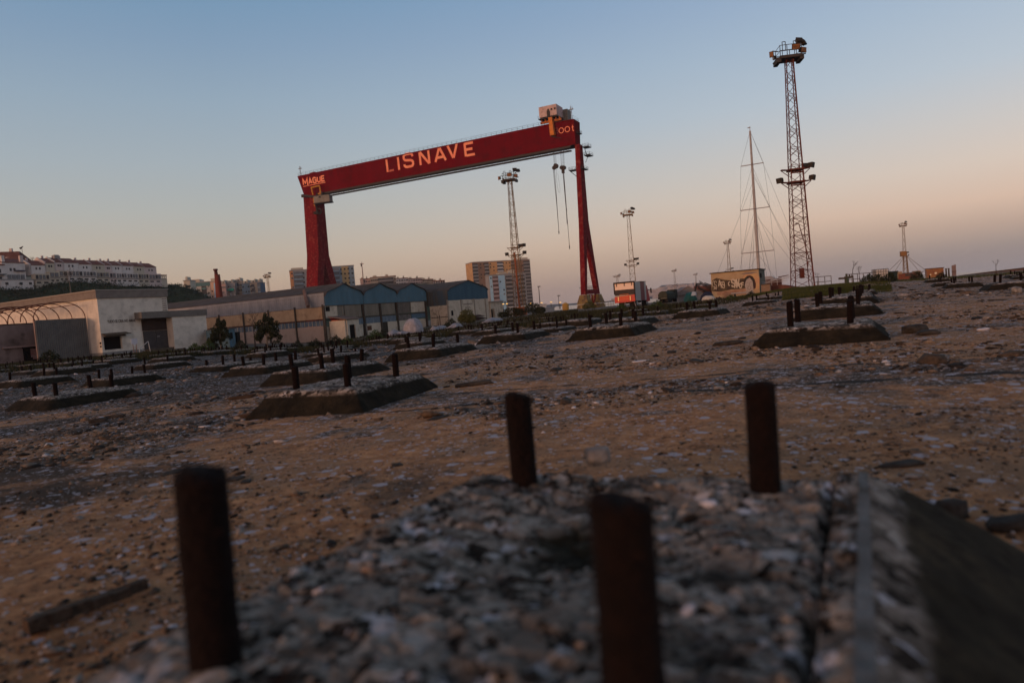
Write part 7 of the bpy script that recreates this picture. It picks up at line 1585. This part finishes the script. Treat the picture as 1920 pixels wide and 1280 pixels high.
for (px, py, Y, r_, lb, m_) in ((95, 690, 60, .75, 'rounded dark bush before the corrugated wall', leafd), (702, 628, 84, .8, 'bright green shrub before the second gable bay', leafg), (715, 626, 86, .7, 'dark leafy shrub before the doorway of the second bay', leafd), (627, 634, 88, .8, 'dark shrub at the door of the lean-to hut', leafd), (590, 633, 86, .7, 'spiky shrub left of the lean-to hut', leafd), (556, 636, 84, .6, 'reddish scrubby shrub along the pink base wall', leafd), (390, 655, 74, .7, 'bright green weed clump at the corner of the hall wing', leafg), (365, 656, 72, .6, 'low green weed clump below the hall wing wall', leafg), (450, 645, 80, .7, 'green shrub in front of the blue cabin', leafd), (650, 630, 88, .6, 'low green shrub before the whitewashed hut', leafg),
                            (1628, 533, 54, .5, 'dark shrub left of the caged tank', leafd), (1645, 532, 52, .45, 'spiky dark shrub in front of the caged tank', leafd), (1668, 529, 54, .5, 'dark shrub in front of the dark bin', leafd), (1720, 524, 75, .6, 'green-grey shrub below the machinery hut', leafd), (1765, 520, 70, .45, 'dark shrub below the painted hut', leafd), (1232, 578, 52, .45, 'low green shrub before the army truck', leafg), (1165, 581, 60, .4, 'weedy green tuft in front of the red truck', leafg), (845, 606, 104, .8, 'dark spiky bush left of the round olive bush', leafd), (1370, 556, 60, .35, 'green tuft under the graffiti wall', leafg), (1408, 553, 60, .35, 'dark green tuft below the portrait', leafd), (1105, 577, 110, .9, 'scrubby yellow-green bush at the crane bogies', leafy)):
    leafy_tree(lb, px, py, Y, [(0, 0, r_*.7, r_, r_*.8, r_*.75), (r_*.7, 0, r_*.5, r_*.6, r_*.6, r_*.5), (-r_*.7, 0, r_*.45, r_*.6, r_*.6, r_*.45), (r_*.2, 0, r_*1.3, r_*.4, r_*.4, r_*.4)], 750, r_*.13, m_, r_*.3, 'shrub', 'shrub', gpb)
for (px, py, Y, H, lb) in ((822, 608, 100, 3.6, 'leafless bush before the workshop side wall'), (477, 632, 96, 5.5, 'leafless arching tree between cabin and evergreen'), (1600, 530, 62, 2.6, 'tall thin leafless shrub above the green mound'), (1612, 529, 60, 1.9, 'shorter thin leafless shrub right of the winch'), (1533, 536, 66, 1.8, 'dry leafless shrub behind the short railing'), (560, 640, 86, 1.6, 'dry reddish bush against the pink base wall'), (432, 600, 300, 26, 'tall leafless tree in front of the grey apartment block'), (455, 600, 310, 24, 'second tall leafless tree in front of the slate block'), (1868, 514, 60, 1.7, 'single leafless sapling above the right hand grass')):
    p = at(px, py, Y); p.z = gz(p.x, p.y) if Y < 200 else -2.3; bare_tree(lb, p, H, .75, int(px)+3, 'leafless shrubs and trees', M('twig_brown', (.05, .035, .028), (.08, .06, .05), sc=4) if Y < 200 else None, twigs=5 if H > 3 else 4)
def grass(name, label, polys, n, h, mat, seed=1):
    V_, F_ = [], []; P = []
    for (s0, s1, y0, y1, wgt) in polys:
        m_ = int(n*wgt); Y = rng.uniform(y0, y1, m_); s_ = rng.uniform(s0, s1, m_); k = vn(s_*Y*.5, Y*.5, seed) > .34; P.append(np.stack([(s_*Y)[k], Y[k]], -1))
    P = np.vstack(P); m_ = len(P); z = G(P[:, 0], P[:, 1]); a = rng.uniform(0, 2*pi, m_); hh = h*rng.uniform(.4, 1.3, m_); w_ = hh*.09+.006; l = rng.normal(0, .25, (m_, 2))*hh[:, None]
    B = np.stack([P[:, 0], P[:, 1], z], -1); d = np.stack([np.cos(a)*w_, np.sin(a)*w_, 0*a], -1); T = B+np.stack([l[:, 0], l[:, 1], hh], -1); v = np.stack([B-d, B+d, T], 1).reshape(-1, 3)
    o = npmesh(name, v, np.arange(m_*3).reshape(-1, 3), mat); tag(o, label, 'grass', kind='stuff'); return o
gml = M('grass_green', (.022, .032, .008), (.060, .066, .018), sc=.25, rough=.9); gmd = M('weed_dark', (.012, .015, .007), (.036, .036, .015), sc=.3, rough=.9)
grass('grass', 'green grass on the low mound at the right and along the buildings at the left', [(.40, .56, 30, 68, .42), (.33, .42, 56, 82, .14), (.56, .78, 50, 75, .06), (-.60, -.38, 52, 84, .34), (-.42, -.26, 66, 92, .2)], 80000, .15, gml, 5)
grass('weeds', 'dark weeds growing between the far footings', [(-.75, .3, 30, 66, .75), (-.30, .1, 66, 112, .35), (-.78, -.5, 46, 78, .2), (.1, .35, 44, 84, .1)], 60000, .24, gmd, 9)

# ================================================================== HAZE over the river and town
hb_ = MB(); hb_.bx(-2600, 2600, -300, 4300, -10, 95)
hz_ = hb_.build('haze', None); hm = bpy.data.materials.new('haze'); hm.use_nodes = True; hn = hm.node_tree; hn.nodes.remove(hn.nodes['Principled BSDF']); pv = hn.nodes.new('ShaderNodeVolumePrincipled'); pv.inputs['Density'].default_value = .00011; pv.inputs['Color'].default_value = (.85, .83, .88, 1); pv.inputs['Anisotropy'].default_value = .2
hn.links.new(pv.outputs[0], hn.nodes['Material Output'].inputs['Volume']); hz_.data.materials.append(hm); hz_['kind'] = 'stuff'; hz_['label'] = 'thin dusk haze over the river and the town'
